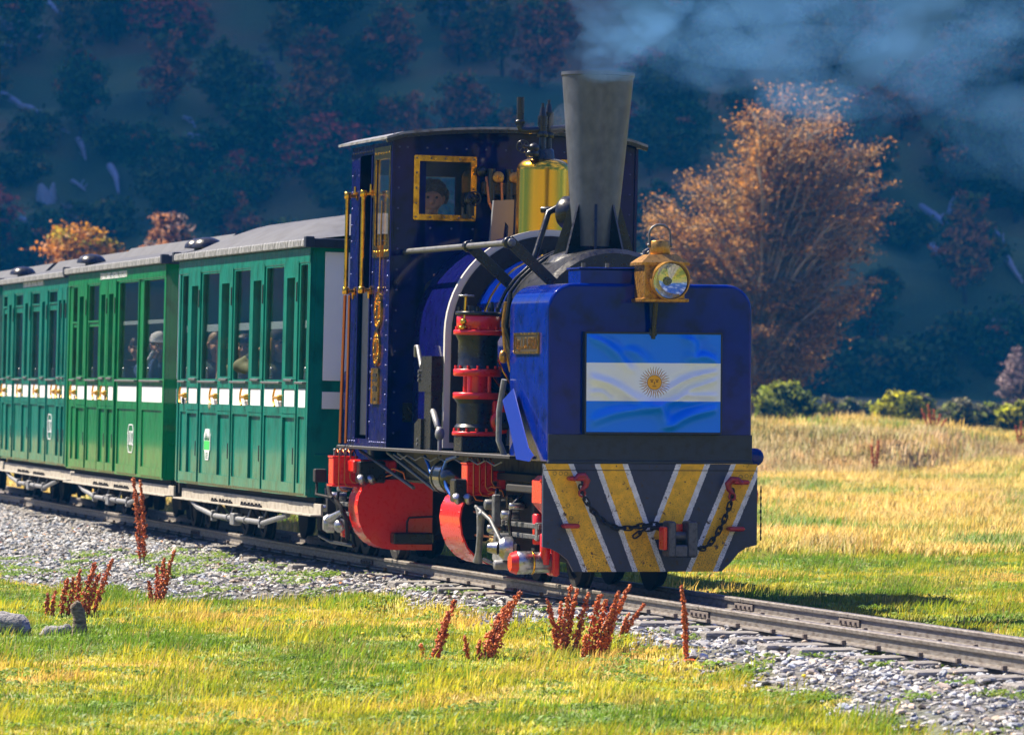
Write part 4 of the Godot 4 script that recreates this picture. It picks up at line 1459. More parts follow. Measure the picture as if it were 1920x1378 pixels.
func loco_beam(L: Node3D, FX: Transform3D) -> void:
	var out := [v2(-0.715, 0.815), v2(-0.715, 0.285)] + [v2(-0.66, 0.272), v2(-0.605, 0.245), v2(-0.55, 0.20), v2(-0.51, 0.125)] + [v2(0.476, 0.125), v2(0.535, 0.18), v2(0.59, 0.245), v2(0.64, 0.278), v2(0.713, 0.295), v2(0.713, 0.815)]
	var m := MB.new()
	m.prism(out, -0.032, 0.0, Transform3D(), 20)
	for i in m.u.size(): m.u[i] = v2((m.u[i].x + 0.72) / 1.44, (0.83 - m.u[i].y) / 0.72)
	var bm := mat(Color(1, 1, 1), 0.5)
	bm.albedo_texture = beam_texture()
	bm.clearcoat_enabled = true; bm.clearcoat = 0.2; bm.clearcoat_roughness = 0.3
	bm.normal_enabled = false
	var beam := part(L, "buffer_beam", m, bm, FX)
	m = MB.new()
	m.box(v3(0, 0.774, 0.001), v3(1.425, 0.004, 0.003))
	part(beam, "plate_seam", m, M.dark)
	# red lashing eyes
	for q in [[-0.51, 0.722], [0.585, 0.70], [-0.545, 0.42], [0.555, 0.40]]:
		m = MB.new()
		m.box(v3(q[0], q[1], 0.045), v3(0.11, 0.03, 0.09), 0.012)
		part(beam, "lashing_eye", m, mat(rgb(170, 18, 30), 0.4, 0.0, 0.3))
	# coupling jaw: a forked steel head on a shank
	m = MB.new()
	m.box(v3(0.13, 0.345, 0.06), v3(0.10, 0.09, 0.13), 0.01)
	m.box(v3(0.07, 0.34, 0.19), v3(0.05, 0.23, 0.16), 0.012)
	m.box(v3(0.205, 0.34, 0.19), v3(0.065, 0.23, 0.16), 0.012)
	m.box(v3(0.13, 0.265, 0.19), v3(0.09, 0.08, 0.16), 0.012)
	m.cyl(v3(0.06, 0.36, 0.2), v3(0.22, 0.36, 0.2), 0.028, 0.028, 10)
	var j := part(L, "coupling_jaw", m, tri_tex(mat(rgb(96, 96, 100), 0.5, 0.35), M.grime, Vector3.ONE * 4.0, M.fine, 0.4), FX)
	m = MB.new()
	m.box(v3(0.03, 0.345, 0.19), v3(0.03, 0.15, 0.11), 0.008)
	m.box(v3(0.135, 0.39, 0.145), v3(0.07, 0.09, 0.02), 0.004)
	part(j, "painted_cheek", m, M.red)

func loco_chains(FW: Transform3D) -> void:
	# two hooks, each with a chain that sags to the coupling
	var hook_mat := tri_tex(mat(rgb(165, 22, 32), 0.4, 0.0, 0.3), M.grime, Vector3.ONE * 5.0)
	var link_mat := tri_tex(mat(rgb(46, 42, 42), 0.6, 0.4), M.grime, Vector3.ONE * 6.0, M.fine, 0.4)
	var link := MB.new()
	var lp := []
	for i in 14:
		var t := TAU * i / 14
		lp.append(v3(cos(t) * 0.014, sin(t) * 0.02 + (0.012 if sin(t) > 0 else -0.012), 0))
	link.tube(lp, 0.0062, 6, true)
	var lm := link.mesh()
	var paths := [
		[[v3(-0.475, 0.655, 0.05), v3(-0.455, 0.60, 0.045), v3(-0.40, 0.52, 0.035), v3(-0.32, 0.45, 0.03), v3(-0.24, 0.408, 0.03), v3(-0.16, 0.405, 0.035), v3(-0.08, 0.42, 0.05), v3(-0.01, 0.43, 0.07), v3(0.06, 0.43, 0.08), v3(0.11, 0.42, 0.09), v3(0.02, 0.405, 0.09), v3(-0.06, 0.40, 0.07), v3(-0.11, 0.36, 0.05), v3(-0.125, 0.335, 0.045)], "long sagging dark chain from the beam's left hook to the coupling jaw", -0.485, 0.722],
		[[v3(0.527, 0.63, 0.05), v3(0.523, 0.58, 0.045), v3(0.505, 0.52, 0.04), v3(0.475, 0.44, 0.035), v3(0.43, 0.36, 0.035), v3(0.38, 0.30, 0.04), v3(0.33, 0.275, 0.06), v3(0.27, 0.28, 0.1)], "short taut dark chain hung from the hook on the right of the beam", 0.535, 0.70]]
	for p in paths:
		var c := thing("coupling_chain", p[1], "chain", FW, "chains hooked on the buffer beam")
		# hook with an open throat
		var m := MB.new()
		var hx: float = p[2]
		var hy: float = p[3]
		var pts := [v3(hx - 0.05, hy - 0.01, 0.09), v3(hx - 0.02, hy + 0.018, 0.075), v3(hx + 0.02, hy + 0.018, 0.07), v3(hx + 0.042, hy - 0.012, 0.065), v3(hx + 0.035, hy - 0.045, 0.06), v3(hx + 0.012, hy - 0.07, 0.055)]
		if p[2] > 0.0: 
			for i in pts.size(): pts[i].x = 2.0 * hx - pts[i].x + 0.005
		m.tube(pts, 0.018, 8, false, [0.011, 0.018, 0.022, 0.024, 0.019, 0.014])
		var sw := []
		for i in 12: sw.append(pts[5] + v3(cos(TAU * i / 12) * 0.02, -0.022 + sin(TAU * i / 12) * 0.022, 0))
		m.tube(sw, 0.008, 6, true)
		part(c, "hook", m, hook_mat)
		var total := 0.0
		var segs := []
		var arr: Array = p[0]
		for i in arr.size() - 1:
			segs.append((arr[i + 1] as Vector3).distance_to(arr[i])); total += segs[-1]
		var step := 0.043
		var d := 0.0
		var k := 0
		while d < total:
			var q := d
			var i := 0
			while i < segs.size() - 1 and q > segs[i]: q -= segs[i]; i += 1
			var a: Vector3 = arr[i]
			var b: Vector3 = arr[i + 1]
			var pos := a.lerp(b, q / segs[i])
			var dir := (b - a).normalized()
			var s := dir.cross(Vector3.BACK).normalized()
			if k % 2: s = (s * 0.35 + s.cross(dir) * 0.94).normalized()
			part(c, "link", lm, link_mat, Transform3D(Basis(s, dir, s.cross(dir)), pos))
			d += step; k += 1

func loco_lantern(L: Node3D, FX: Transform3D) -> void:
	# lantern on a rod above the banner: square box, pyramidal lid, round chimney, hoop handle, hooded lens
	var X := FX * Transform3D(Basis(Vector3.UP, 0.0), v3(0.025, 0.0, 0.02))
	var m := MB.new()
	m.cyl(v3(-0.025, 1.62, 0.0), v3(-0.025, 1.85, 0.06), 0.018, 0.018, 8)
	m.box(v3(-0.025, 1.66, 0.0), v3(0.05, 0.05, 0.03), 0.005)
	part(L, "lantern_bracket", m, M.black, X)
	m = MB.new()
	m.box(v3(0, 1.985, 0.06), v3(0.27, 0.235, 0.24), 0.008)
	m.box(v3(0, 1.862, 0.06), v3(0.315, 0.025, 0.285), 0.006)
	var la := part(L, "lantern_body", m, M.old_brass, X)
	m = MB.new()
	var h := 0.158
	var b := [v3(-h, 2.103, 0.06 - h * 0.9), v3(h, 2.103, 0.06 - h * 0.9), v3(h, 2.103, 0.06 + h * 0.9), v3(-h, 2.103, 0.06 + h * 0.9)]
	var t := [v3(-0.09, 2.155, -0.02), v3(0.09, 2.155, -0.02), v3(0.09, 2.155, 0.14), v3(-0.09, 2.155, 0.14)]
	for i in 4:
		var i2 := (i + 1) % 4
		m.flat(b[i], b[i2], t[i2], t[i], (b[i] + b[i2]) / 2 - v3(0, 2.1, 0.06) + Vector3.UP * 0.1)
		m.flat(b[i], b[i2], b[i2] - v3(0, 0.018, 0), b[i] - v3(0, 0.018, 0), (b[i] + b[i2]) / 2 - v3(0, 2.103, 0.06))
	m.quad(t[0], t[1], t[2], t[3], Vector3.UP)
	m.quad(b[0] - v3(0, 0.018, 0), b[1] - v3(0, 0.018, 0), b[2] - v3(0, 0.018, 0), b[3] - v3(0, 0.018, 0), Vector3.DOWN)
	m.cyl(v3(0, 2.15, 0.06), v3(0, 2.245, 0.06), 0.066, 0.066, 20, 0.005)
	part(la, "lantern_lid", m, M.old_brass)
	m = MB.new()
	var pts := [v3(-0.07, 2.21, 0.06), v3(-0.07, 2.27, 0.06)]
	for i in 9: pts.append(v3(-0.07 * cos(PI * i / 8), 2.285 + 0.062 * sin(PI * i / 8), 0.06))
	pts.append_array([v3(0.07, 2.27, 0.06), v3(0.07, 2.21, 0.06)])
	m.tube(pts, 0.0085, 8)
	for s in [-0.07, 0.07]: m.ball(v3(s, 2.215, 0.06), v3(0.016, 0.014, 0.014), 8, 5)
	part(la, "lantern_handle", m, M.dull_steel)
	m = MB.new()
	m.lathe([v2(0.125, 0.0), v2(0.125, 0.075), v2(0.118, 0.075), v2(0.112, 0.03)], v3(0.02, 1.985, 0.18), Vector3.BACK, 32)
	# hood over the upper half
	for i in 16:
		var a0 := deg_to_rad(-10.0 + 200.0 * i / 16)
		var a1 := deg_to_rad(-10.0 + 200.0 * (i + 1) / 16)
		var e0 := 0.075 + 0.05 * sin(deg_to_rad(180.0 * i / 16))
		var e1 := 0.075 + 0.05 * sin(deg_to_rad(180.0 * (i + 1) / 16))
		var c := v3(0.02, 1.985, 0.18)
		for rr in [0.125, 0.118]:
			var sg := 1.0 if rr > 0.12 else -1.0
			m.quad4(c + v3(cos(a0) * rr, sin(a0) * rr, 0.07), c + v3(cos(a1) * rr, sin(a1) * rr, 0.07), c + v3(cos(a1) * rr, sin(a1) * rr, e1), c + v3(cos(a0) * rr, sin(a0) * rr, e0), v3(cos(a0), sin(a0), 0) * sg, v3(cos(a1), sin(a1), 0) * sg, v3(cos(a1), sin(a1), 0) * sg, v3(cos(a0), sin(a0), 0) * sg)
		m.quad(c + v3(cos(a0) * 0.125, sin(a0) * 0.125, e0), c + v3(cos(a1) * 0.125, sin(a1) * 0.125, e1), c + v3(cos(a1) * 0.118, sin(a1) * 0.118, e1), c + v3(cos(a0) * 0.118, sin(a0) * 0.118, e0), Vector3.BACK)
	part(la, "lens_ring", m, M.old_brass)
	m = MB.new()
	var rp := []
	for i in 13: rp.append(v2(0.112 * (1.0 - i / 12.0), 0.044 - 0.05 * (1.0 - pow(1.0 - i / 12.0, 2.0))))
	m.lathe(rp, v3(0.02, 1.985, 0.19), Vector3.BACK, 32, 60)
	part(la, "reflector", m, M.mirror)
	m = MB.new()
	m.lathe([v2(0.022, 0.0), v2(0.022, 0.024), v2(0.017, 0.024), v2(0.014, 0.012), v2(0.0, 0.012)], v3(0.02, 1.985, 0.178), Vector3.BACK, 20)
	m.ball(v3(0.02, 1.985, 0.20), v3(0.014, 0.014, 0.014), 10, 6)
	part(la, "lamp_holder", m, M.dull_steel)
	m = MB.new()
	m.cyl(v3(0.02, 1.985, 0.232), v3(0.02, 1.985, 0.236), 0.114, 0.114, 32)
	part(la, "lens_glass", m, M.glass)

func flag_texture() -> ImageTexture:
	var W := 720
	var H := 512
	var im := Image.create_empty(W, H, false, Image.FORMAT_RGB8)
	var blue := Color(0.0, 0.50, 0.97)
	var white := Color(0.93, 0.95, 0.96)
	im.fill(blue)
	im.fill_rect(Rect2i(0, int(H * 0.295), W, int(H * 0.39)), white)
	# the sun: a faced disc with straight and wavy rays
	var c := v2(W * 0.505, H * 0.492)
	var R := H * 0.078
	var gold := Color(0.95, 0.68, 0.05)
	var brown := Color(0.42, 0.22, 0.04)
	for y in range(int(c.y - R * 3), int(c.y + R * 3)):
		for x in range(int(c.x - R * 3), int(c.x + R * 3)):
			var p := v2(x, y) - c
			var d := p.length() / R
			var a := fposmod(atan2(p.y, p.x) / TAU * 32.0, 1.0)
			var kth := int(fposmod(atan2(p.y, p.x) / TAU * 32.0, 32.0))
			if d < 1.0:
				im.set_pixel(x, y, gold if d < 0.93 else brown)
				for e in [v2(-0.35, -0.12), v2(0.35, -0.12)]:
					var q: Vector2 = (p / R - e) / v2(0.17, 0.09)
					if q.length() < 1.0: im.set_pixel(x, y, brown)
					var br: Vector2 = p / R - e + v2(0, 0.2)
					if absf(br.y + br.x * br.x * 0.8) < 0.045 and absf(br.x) < 0.22: im.set_pixel(x, y, brown)
				if absf(p.x / R) < 0.07 and p.y / R > -0.1 and p.y / R < 0.28: im.set_pixel(x, y, brown.lerp(gold, 0.45))
				var mo := p / R - v2(0, 0.5)
				if absf(mo.y + 0.25 * mo.x * mo.x) < 0.05 and absf(mo.x) < 0.25: im.set_pixel(x, y, brown)
			elif d < 2.1 and d > 1.06:
				var taper := (2.15 - d) / 1.1
				var wob := 0.5 + (0.16 * sin((d - 1.0) * 7.0) if kth % 2 else 0.0)
				var half := 0.30 * taper
				if absf(a - wob) < half: im.set_pixel(x, y, brown if absf(a - wob) > half * 0.45 or d > 1.7 else gold)
	return ImageTexture.create_from_image(im)

func fold(x: float, y: float) -> float:
	# real folds of the stretched cloth, metres; x, y from 0 to 1
	var h := 0.0
	for q in [[0.02, 0.55, 0.42, 0.30, 0.045, 0.013], [0.0, 0.98, 0.33, 0.66, 0.04, 0.012], [0.62, 0.28, 1.0, 0.58, 0.03, 0.010], [0.60, 0.42, 1.0, 0.66, 0.03, 0.010], [0.56, 0.30, 1.0, 0.40, 0.028, 0.008], [0.62, 0.05, 1.0, 0.28, 0.045, 0.013], [0.06, 0.12, 0.55, 0.27, 0.05, 0.010], [0.42, 0.33, 0.62, 0.10, 0.05, 0.011], [0.72, 1.0, 0.80, 0.76, 0.045, 0.012], [0.80, 0.76, 1.0, 0.72, 0.04, 0.010], [0.25, 0.83, 0.46, 0.72, 0.05, 0.008], [0.5, 0.25, 0.8, 0.33, 0.03, 0.007], [0.03, 0.40, 0.20, 0.34, 0.03, 0.006]]:
		var a := v2(q[0], q[1])
		var b := v2(q[2], q[3])
		var p := v2(x, y)
		var t := clampf((p - a).dot(b - a) / (b - a).length_squared(), 0, 1)
		var bow := 0.03 * sin(t * PI * 1.3)
		var ln := (b - a).normalized()
		var d := (p - a.lerp(b, t)).dot(v2(-ln.y, ln.x)) - bow
		var e := absf((p - a).dot(ln) - t * (b - a).length())
		h += q[5] * exp(-pow(d / q[4], 2.0)) * exp(-pow(e / 0.06, 2.0)) * (0.4 + 0.6 * sin(PI * clampf(t * 0.9 + 0.08, 0, 1)))
		h -= q[5] * 0.5 * exp(-pow((d - q[4] * 1.5) / q[4], 2.0)) * exp(-pow(e / 0.06, 2.0)) * sin(PI * clampf(t, 0, 1))
	var edge := minf(minf(x, 1.0 - x), minf(y, 1.0 - y))
	return h * smoothstep(0.0, 0.06, edge)

func loco_banner(FX: Transform3D, LW: Transform3D) -> void:
	var B := thing("flag_banner", "sky blue and white flag with gold sun stretched on the locomotive's front tank", "flag", LW * FX)
	var x0 := -0.442
	var x1 := 0.452
	var y0 := 1.018
	var y1 := 1.648
	var m := MB.new()
	var nx := 90
	var ny := 64
	var z := func(i: int, j: int) -> Vector3: return Vector3(lerpf(x0, x1, i / float(nx)), lerpf(y0, y1, j / float(ny)), 0.03 + 3.6 * fold(i / float(nx), j / float(ny)))
	var P := []
	for j in ny + 1:
		for i in nx + 1: P.append(z.call(i, j))
	var N := []
	for j in ny + 1:
		for i in nx + 1:
			var a: Vector3 = P[j * (nx + 1) + mini(i + 1, nx)] - P[j * (nx + 1) + maxi(i - 1, 0)]
			var b: Vector3 = P[mini(j + 1, ny) * (nx + 1) + i] - P[maxi(j - 1, 0) * (nx + 1) + i]
			N.append(a.cross(b).normalized())
	for j in ny:
		for i in nx:
			var k := [j * (nx + 1) + i, j * (nx + 1) + i + 1, (j + 1) * (nx + 1) + i + 1, (j + 1) * (nx + 1) + i]
			var uv := [v2(i / float(nx), 1.0 - j / float(ny)), v2((i + 1) / float(nx), 1.0 - j / float(ny)), v2((i + 1) / float(nx), 1.0 - (j + 1) / float(ny)), v2(i / float(nx), 1.0 - (j + 1) / float(ny))]
			m.tri(P[k[0]], P[k[1]], P[k[2]], N[k[0]], N[k[1]], N[k[2]], uv[0], uv[1], uv[2])
			m.tri(P[k[0]], P[k[2]], P[k[3]], N[k[0]], N[k[2]], N[k[3]], uv[0], uv[2], uv[3])
	var cm := mat(Color(1, 1, 1), 0.5)
	cm.albedo_texture = flag_texture()
	part(B, "flag_cloth", m, cm)
	m = MB.new()
	m.box(v3((x0 + x1) / 2, (y0 + y1) / 2, -0.004), v3(x1 - x0, y1 - y0, 0.008))
	part(B, "backing_board", m, M.navy)
	for q in [[v3((x0 + x1) / 2, y1 + 0.006, 0.002), v3(x1 - x0 + 0.02, 0.014, 0.065)], [v3((x0 + x1) / 2, y0 - 0.006, 0.002), v3(x1 - x0 + 0.02, 0.014, 0.065)], [v3(x0 - 0.006, (y0 + y1) / 2, 0.001), v3(0.012, y1 - y0, 0.062)], [v3(x1 + 0.006, (y0 + y1) / 2, 0.001), v3(0.012, y1 - y0, 0.062)]]:
		m = MB.new()
		m.box(q[0], q[1], 0.003)
		part(B, "frame_bar", m, M.navy)

# red sheet-metal guard over the motion: a curved strip, closed in front or open
func motion_guard(L: Node3D, X: Transform3D, z0: float, z1: float, closed: bool) -> void:
	var out := [v2(-0.19, 0.61), v2(-0.60, 0.605), v2(-0.665, 0.585), v2(-0.715, 0.545), v2(-0.745, 0.485), v2(-0.757, 0.41), v2(-0.742, 0.30), v2(-0.705, 0.21), v2(-0.64, 0.14), v2(-0.56, 0.102), v2(-0.49, 0.092), v2(-0.19, 0.092)]
	var inner := []
	for p in out: inner.append(v2(p.x + 0.012 * (1.0 if p.x < -0.22 else 0.0), lerpf(p.y, 0.34, 0.03)))
	inner.reverse()
	var m := MB.new()
	var band := out + inner
	m.prism(band, z0, z1, Transform3D(), 35)
	# turned edge
	if closed: m.prism(out, z1, z1 + 0.008, Transform3D(), 35)
	var g := part(L, "motion_guard", m, M.red, X)
	m = MB.new()
	for i in range(2, 10):
		var a: Vector2 = out[i]
		var b: Vector2 = out[i - 1]
		var e := a - b
		var nn := Vector3(e.y, -e.x, 0).normalized()
		if nn.x > 0: nn = -nn
		for zz in [z0 + 0.03, z1 - 0.03]: rivet_row(m, v3((a.x + b.x) / 2, (a.y + b.y) / 2, zz), v3(0, 0, 0), 1, nn, 0.01)
	stuff_part(g, "rivets", m, M.red)

func lubricator(L: Node3D, X: Transform3D, c: Vector3) -> void:
	var m := MB.new()
	m.box(c, v3(0.185, 0.20, 0.16), 0.01)
	m.box(c + v3(0, 0.105, 0), v3(0.195, 0.016, 0.17), 0.004)
	m.box(c + v3(0, -0.105, 0), v3(0.2, 0.016, 0.18), 0.004)
	var b := part(L, "oil_lubricator", m, M.red, X)
	m = MB.new()
	for k in 4:
		var x := c.x - 0.065 + k * 0.042
		m.cyl(v3(x, c.y + 0.11, c.z + 0.02), v3(x, c.y + 0.15, c.z + 0.02), 0.014, 0.012, 8)
		m.ball(v3(x, c.y + 0.155, c.z + 0.02), v3(0.016, 0.014, 0.016), 8, 5)
	part(b, "filler_neck", m, M.dull_steel)
	for k in 4:
		m = MB.new()
		var x := c.x - 0.065 + k * 0.042
		var low := c.y - 0.02 - 0.03 * (3 - k)
		m.tube([v3(x, c.y + 0.14, c.z + 0.03), v3(x + 0.004, c.y + 0.16, c.z + 0.07), v3(x + 0.012, c.y + 0.12, c.z + 0.105), v3(x + 0.012, low, c.z + 0.105), v3(x + 0.03, low - 0.03, c.z + 0.11), v3(x + 0.075, low - 0.035, c.z + 0.115)], 0.0058, 6)
		part(b, "oil_pipe", m, M.copper)
	m = MB.new()
	m.box(c + v3(0.11, 0.02, 0.03), v3(0.06, 0.07, 0.07), 0.01)
	m.box(c + v3(0.155, -0.01, 0.05), v3(0.05, 0.12, 0.07), 0.01)
	part(b, "ratchet_case", m, M.red)
	m = MB.new()
	m.box(c + v3(0.155, -0.14, 0.06), v3(0.05, 0.13, 0.05), 0.008)
	part(b, "ratchet_arm", m, M.dull_steel)

func wheel_set(L: Node3D, X: Transform3D, z: float) -> void:
	for s in [-1.0, 1.0]:
		var m := MB.new()
		m.lathe([v2(0.0, 0.0), v2(0.06, 0.0), v2(0.06, 0.02), v2(0.17, 0.02), v2(0.18, 0.0), v2(0.235, 0.0), v2(0.235, 0.05), v2(0.262, 0.055), v2(0.262, 0.075), v2(0.0, 0.075)], v3(s * 0.29, 0.235, z), Vector3(-s, 0, 0), 28, 25)
		part(L, "driving_wheel", m, M.frame, X)
	var m2 := MB.new()
	m2.cyl(v3(-0.25, 0.235, z), v3(0.25, 0.235, z), 0.045, 0.045, 10)
	part(L, "axle", m2, M.frame, X)

func loco_motion(L: Node3D, FX: Transform3D, RX: Transform3D) -> void:
	var m: MB
	# front unit: frames, cylinders, wheels
	for X in [FX, RX]:
		m = MB.new()
		var front: float = -0.04 if X == FX else 0.0
		for s in [-0.4, 0.4]: m.box(v3(s, 0.46, front - 1.3), v3(0.03, 0.36, 2.5), 0.004)
		m.box(v3(0, 0.70, front - 1.25), v3(1.05, 0.05, 2.4), 0.006)
		m.box(v3(0, 0.46, front - 0.3), v3(0.78, 0.3, 0.03), 0.004)
		m.box(v3(0, 0.46, front - 2.3), v3(0.78, 0.3, 0.03), 0.004)
		part(L, "engine_frame", m, M.frame, X)
		for z in [-0.75, -1.75]: wheel_set(L, X, front + z)
	# guards
	motion_guard(L, RX, -0.28, 0.02, true)
	motion_guard(L, FX, -2.62, -2.05, false)
	# step hung on the closed guard
	m = MB.new()
	m.box(v3(-0.36, 0.18, 0.10), v3(0.30, 0.085, 0.12), 0.012)
	part(L, "step_tread", m, M.black, RX)
	m = MB.new()
	m.tube([v3(-0.39, 0.22, 0.07), v3(-0.39, 0.30, 0.07), v3(-0.375, 0.33, 0.07), v3(-0.2, 0.34, 0.07)], 0.008, 6)
	m.tube([v3(-0.17, 0.35, 0.05), v3(-0.15, 0.3, 0.06), v3(-0.15, 0.22, 0.07), v3(-0.2, 0.19, 0.07)], 0.008, 6)
	part(L, "step_pipe", m, M.frame, RX)
	# black slotted blocks with bright bolts over the guards
	for q in [[RX, v3(-0.66, 0.66, 0.02)], [FX, v3(-0.72, 0.60, -2.0)]]:
		m = MB.new()
		m.box(q[1], v3(0.20, 0.16, 0.14), 0.012)
		part(L, "valve_chest", m, M.black, q[0])
		m = MB.new()
		for k in 2: m.cyl(q[1] + v3(-0.07 + 0.075 * k, -0.075, 0.06), q[1] + v3(-0.10 + 0.075 * k, -0.035, 0.11), 0.026, 0.026, 10, 0.004)
		part(L, "gland_nut", m, M.steel, q[0])
		m = MB.new()
		m.tube([q[1] + v3(0.1, 0.0, 0.05), q[1] + v3(0.15, 0.03, 0.1), q[1] + v3(0.22, 0.0, 0.12), q[1] + v3(0.24, -0.05, 0.1)], 0.008, 6)
		m.tube([q[1] + v3(0.1, -0.03, 0.06), q[1] + v3(0.16, -0.01, 0.11), q[1] + v3(0.21, -0.05, 0.12)], 0.007, 6)
		part(L, "oil_pipe", m, M.copper, q[0])
	lubricator(L, FX, v3(-0.645, 0.68, -2.0))
	lubricator(L, RX, v3(-0.80, 0.66, -0.28))
	m = MB.new()
	m.box(v3(-0.62, 0.70, -0.1), v3(0.34, 0.1, 0.2), 0.02)
	part(L, "cylinder_head", m, M.red, RX)
	# front cylinder end: faceted red bracket behind the beam
	m = MB.new()
	m.prism([v2(-0.70, 0.70), v2(-0.66, 0.735), v2(-0.54, 0.735), v2(-0.54, 0.42), v2(-0.58, 0.42), v2(-0.70, 0.56)], -0.34, -0.10)
	part(L, "cylinder_bracket", m, M.red, FX)
	m = MB.new()
	for k in 2: m.cyl(v3(-0.69 + 0.055 * k, 0.69, -0.115), v3(-0.675 + 0.055 * k, 0.735, -0.10), 0.024, 0.024, 10, 0.004)
	part(L, "gland_nut", m, M.red, FX)
	m = MB.new()
	m.box(v3(-0.60, 0.64, -0.7), v3(0.16, 0.05, 0.8), 0.01)
	m.box(v3(-0.56, 0.40, -0.75), v3(0.05, 0.34, 0.08), 0.008)
	part(L, "slide_bar", m, M.frame, FX)
	m = MB.new()
	m.cyl(v3(-0.58, 0.28, -0.62), v3(-0.58, 0.48, -0.62), 0.04, 0.04, 12, 0.006)
	m.cyl(v3(-0.62, 0.16, -0.3), v3(-0.62, 0.36, -0.3), 0.035, 0.035, 12, 0.006)
	part(L, "red_link", m, M.red, FX)
	# crosshead pin cover: steel drum between red flanges, pointing sideways
	m = MB.new()
	m.cyl(v3(-0.80, 0.172, -0.34), v3(-0.575, 0.172, -0.34), 0.068, 0.068, 24, 0.004)
	m.cyl(v3(-0.80, 0.172, -0.34), v3(-0.70, 0.172, -0.34), 0.074, 0.074, 24, 0.004)
	part(L, "steel_drum", m, M.steel, FX)
	m = MB.new()
	m.cyl(v3(-0.704, 0.172, -0.34), v3(-0.690, 0.172, -0.34), 0.076, 0.076, 24, 0.003)
	part(L, "brass_band", m, M.brass, FX)
	m = MB.new()
	m.cyl(v3(-0.845, 0.172, -0.34), v3(-0.80, 0.172, -0.34), 0.06, 0.078, 6)
	m.box(v3(-0.555, 0.185, -0.34), v3(0.05, 0.2, 0.17), 0.015)
	part(L, "drum_flange", m, M.red, FX)
	# ash pan between the frames, springs, brake gear and pipes that fill the gaps
	for X in [FX, RX]:
		m = MB.new()
		m.box(v3(0, 0.36, -1.25), v3(0.66, 0.42, 1.9), 0.02)
		part(L, "ash_pan", m, M.frame, X)
		for z in [-0.75, -1.75]:
			m = MB.new()
			for k in 5: m.box(v3(-0.47, 0.50 + k * 0.014, z), v3(0.06, 0.012, 0.62 - k * 0.09), 0.002)
			m.box(v3(-0.47, 0.53, z), v3(0.075, 0.09, 0.07), 0.006)
			part(L, "leaf_spring", m, M.black, X)
		m = MB.new()
		m.box(v3(-0.60, 0.40, -1.1), v3(0.05, 0.03, 1.3), 0.004)
		m.box(v3(-0.60, 0.33, -1.1), v3(0.05, 0.03, 1.3), 0.004)
		m.box(v3(-0.60, 0.365, -0.5), v3(0.06, 0.12, 0.06), 0.006)
		part(L, "guide_bar", m, M.dull_steel, X)
		m = MB.new()
		m.tube([v3(-0.62, 0.62, -1.55), v3(-0.66, 0.50, -1.5), v3(-0.66, 0.36, -1.42), v3(-0.60, 0.16, -1.40)], 0.013, 6)
		m.tube([v3(-0.60, 0.60, -0.95), v3(-0.68, 0.52, -0.95), v3(-0.70, 0.42, -0.92), v3(-0.66, 0.20, -0.98)], 0.012, 6)
		m.tube([v3(-0.62, 0.14, -1.9), v3(-0.66, 0.11, -1.3), v3(-0.64, 0.10, -0.6)], 0.014, 6)
		m.box(v3(-0.55, 0.18, -1.32), v3(0.05, 0.16, 0.05), 0.01)
		part(L, "sand_pipe", m, M.black, X)
		m = MB.new()
		m.cyl(v3(-0.72, 0.46, -1.05), v3(-0.60, 0.46, -1.05), 0.03, 0.03, 10, 0.004)
		m.cyl(v3(-0.72, 0.36, -1.42), v3(-0.60, 0.36, -1.42), 0.026, 0.026, 10, 0.004)
		m.cyl(v3(-0.70, 0.52, -0.92), v3(-0.60, 0.52, -0.92), 0.022, 0.022, 10, 0.004)
		part(L, "pin", m, M.steel, X)
	# return crank with a bright disc
	m = MB.new()
	m.lathe([v2(0, 0), v2(0.05, 0), v2(0.075, 0.03), v2(0.078, 0.05), v2(0.078, 0.085), v2(0.07, 0.09), v2(0.045, 0.075), v2(0, 0.075)], v3(-0.80, 0.25, -0.80), Vector3(1, 0, 0.15), 24, 30)
	m.cyl(v3(-0.86, 0.255, -0.85), v3(-0.80, 0.25, -0.82), 0.03, 0.045, 12)
	part(L, "crank_disc", m, M.steel, FX)
	m = MB.new()
	m.prism([v2(-1.25, 0.17), v2(-1.17, 0.13), v2(-0.75, 0.20), v2(-0.72, 0.28), v2(-0.80, 0.30), v2(-1.22, 0.24)], 0.0, 0.03, side_xf(-0.70))
	m.cyl(v3(-0.78, 0.135, -1.0), v3(-0.62, 0.135, -1.0), 0.032, 0.032, 12, 0.004)
	m.tube([v3(-0.72, 0.30, -1.62), v3(-0.72, 0.40, -1.60), v3(-0.72, 0.50, -1.62)], 0.03, 8, false, [0.026, 0.02, 0.035])
	m.tube([v3(-0.72, 0.13, -1.68), v3(-0.72, 0.19, -1.66), v3(-0.72, 0.30, -1.63), v3(-0.72, 0.44, -1.60)], 0.025, 8, false, [0.035, 0.022, 0.02, 0.03])
	part(L, "connecting_rod", m, M.grey_steel, FX)
	m = MB.new()
	m.box(v3(-0.69, 0.48, -1.30), v3(0.05, 0.22, 0.07), 0.01)
	m.cyl(v3(-0.74, 0.30, -1.15), v3(-0.60, 0.30, -1.15), 0.04, 0.04, 12, 0.005)
	m.cyl(v3(-0.74, 0.52, -1.42), v3(-0.60, 0.52, -1.42), 0.035, 0.035, 12, 0.005)
	m.ball(v3(-0.74, 0.45, -1.5), v3(0.03, 0.03, 0.03), 8, 6)
	m.tube([v3(-0.74, 0.50, -1.66), v3(-0.73, 0.42, -1.3), v3(-0.73, 0.28, -1.0), v3(-0.76, 0.26, -0.85)], 0.014, 6)
	part(L, "valve_link", m, M.dull_steel, FX)
	m = MB.new()
	m.tube([v3(-0.68, 0.46, -1.95), v3(-0.68, 0.44, -1.5), v3(-0.68, 0.36, -1.25)], 0.007, 6)
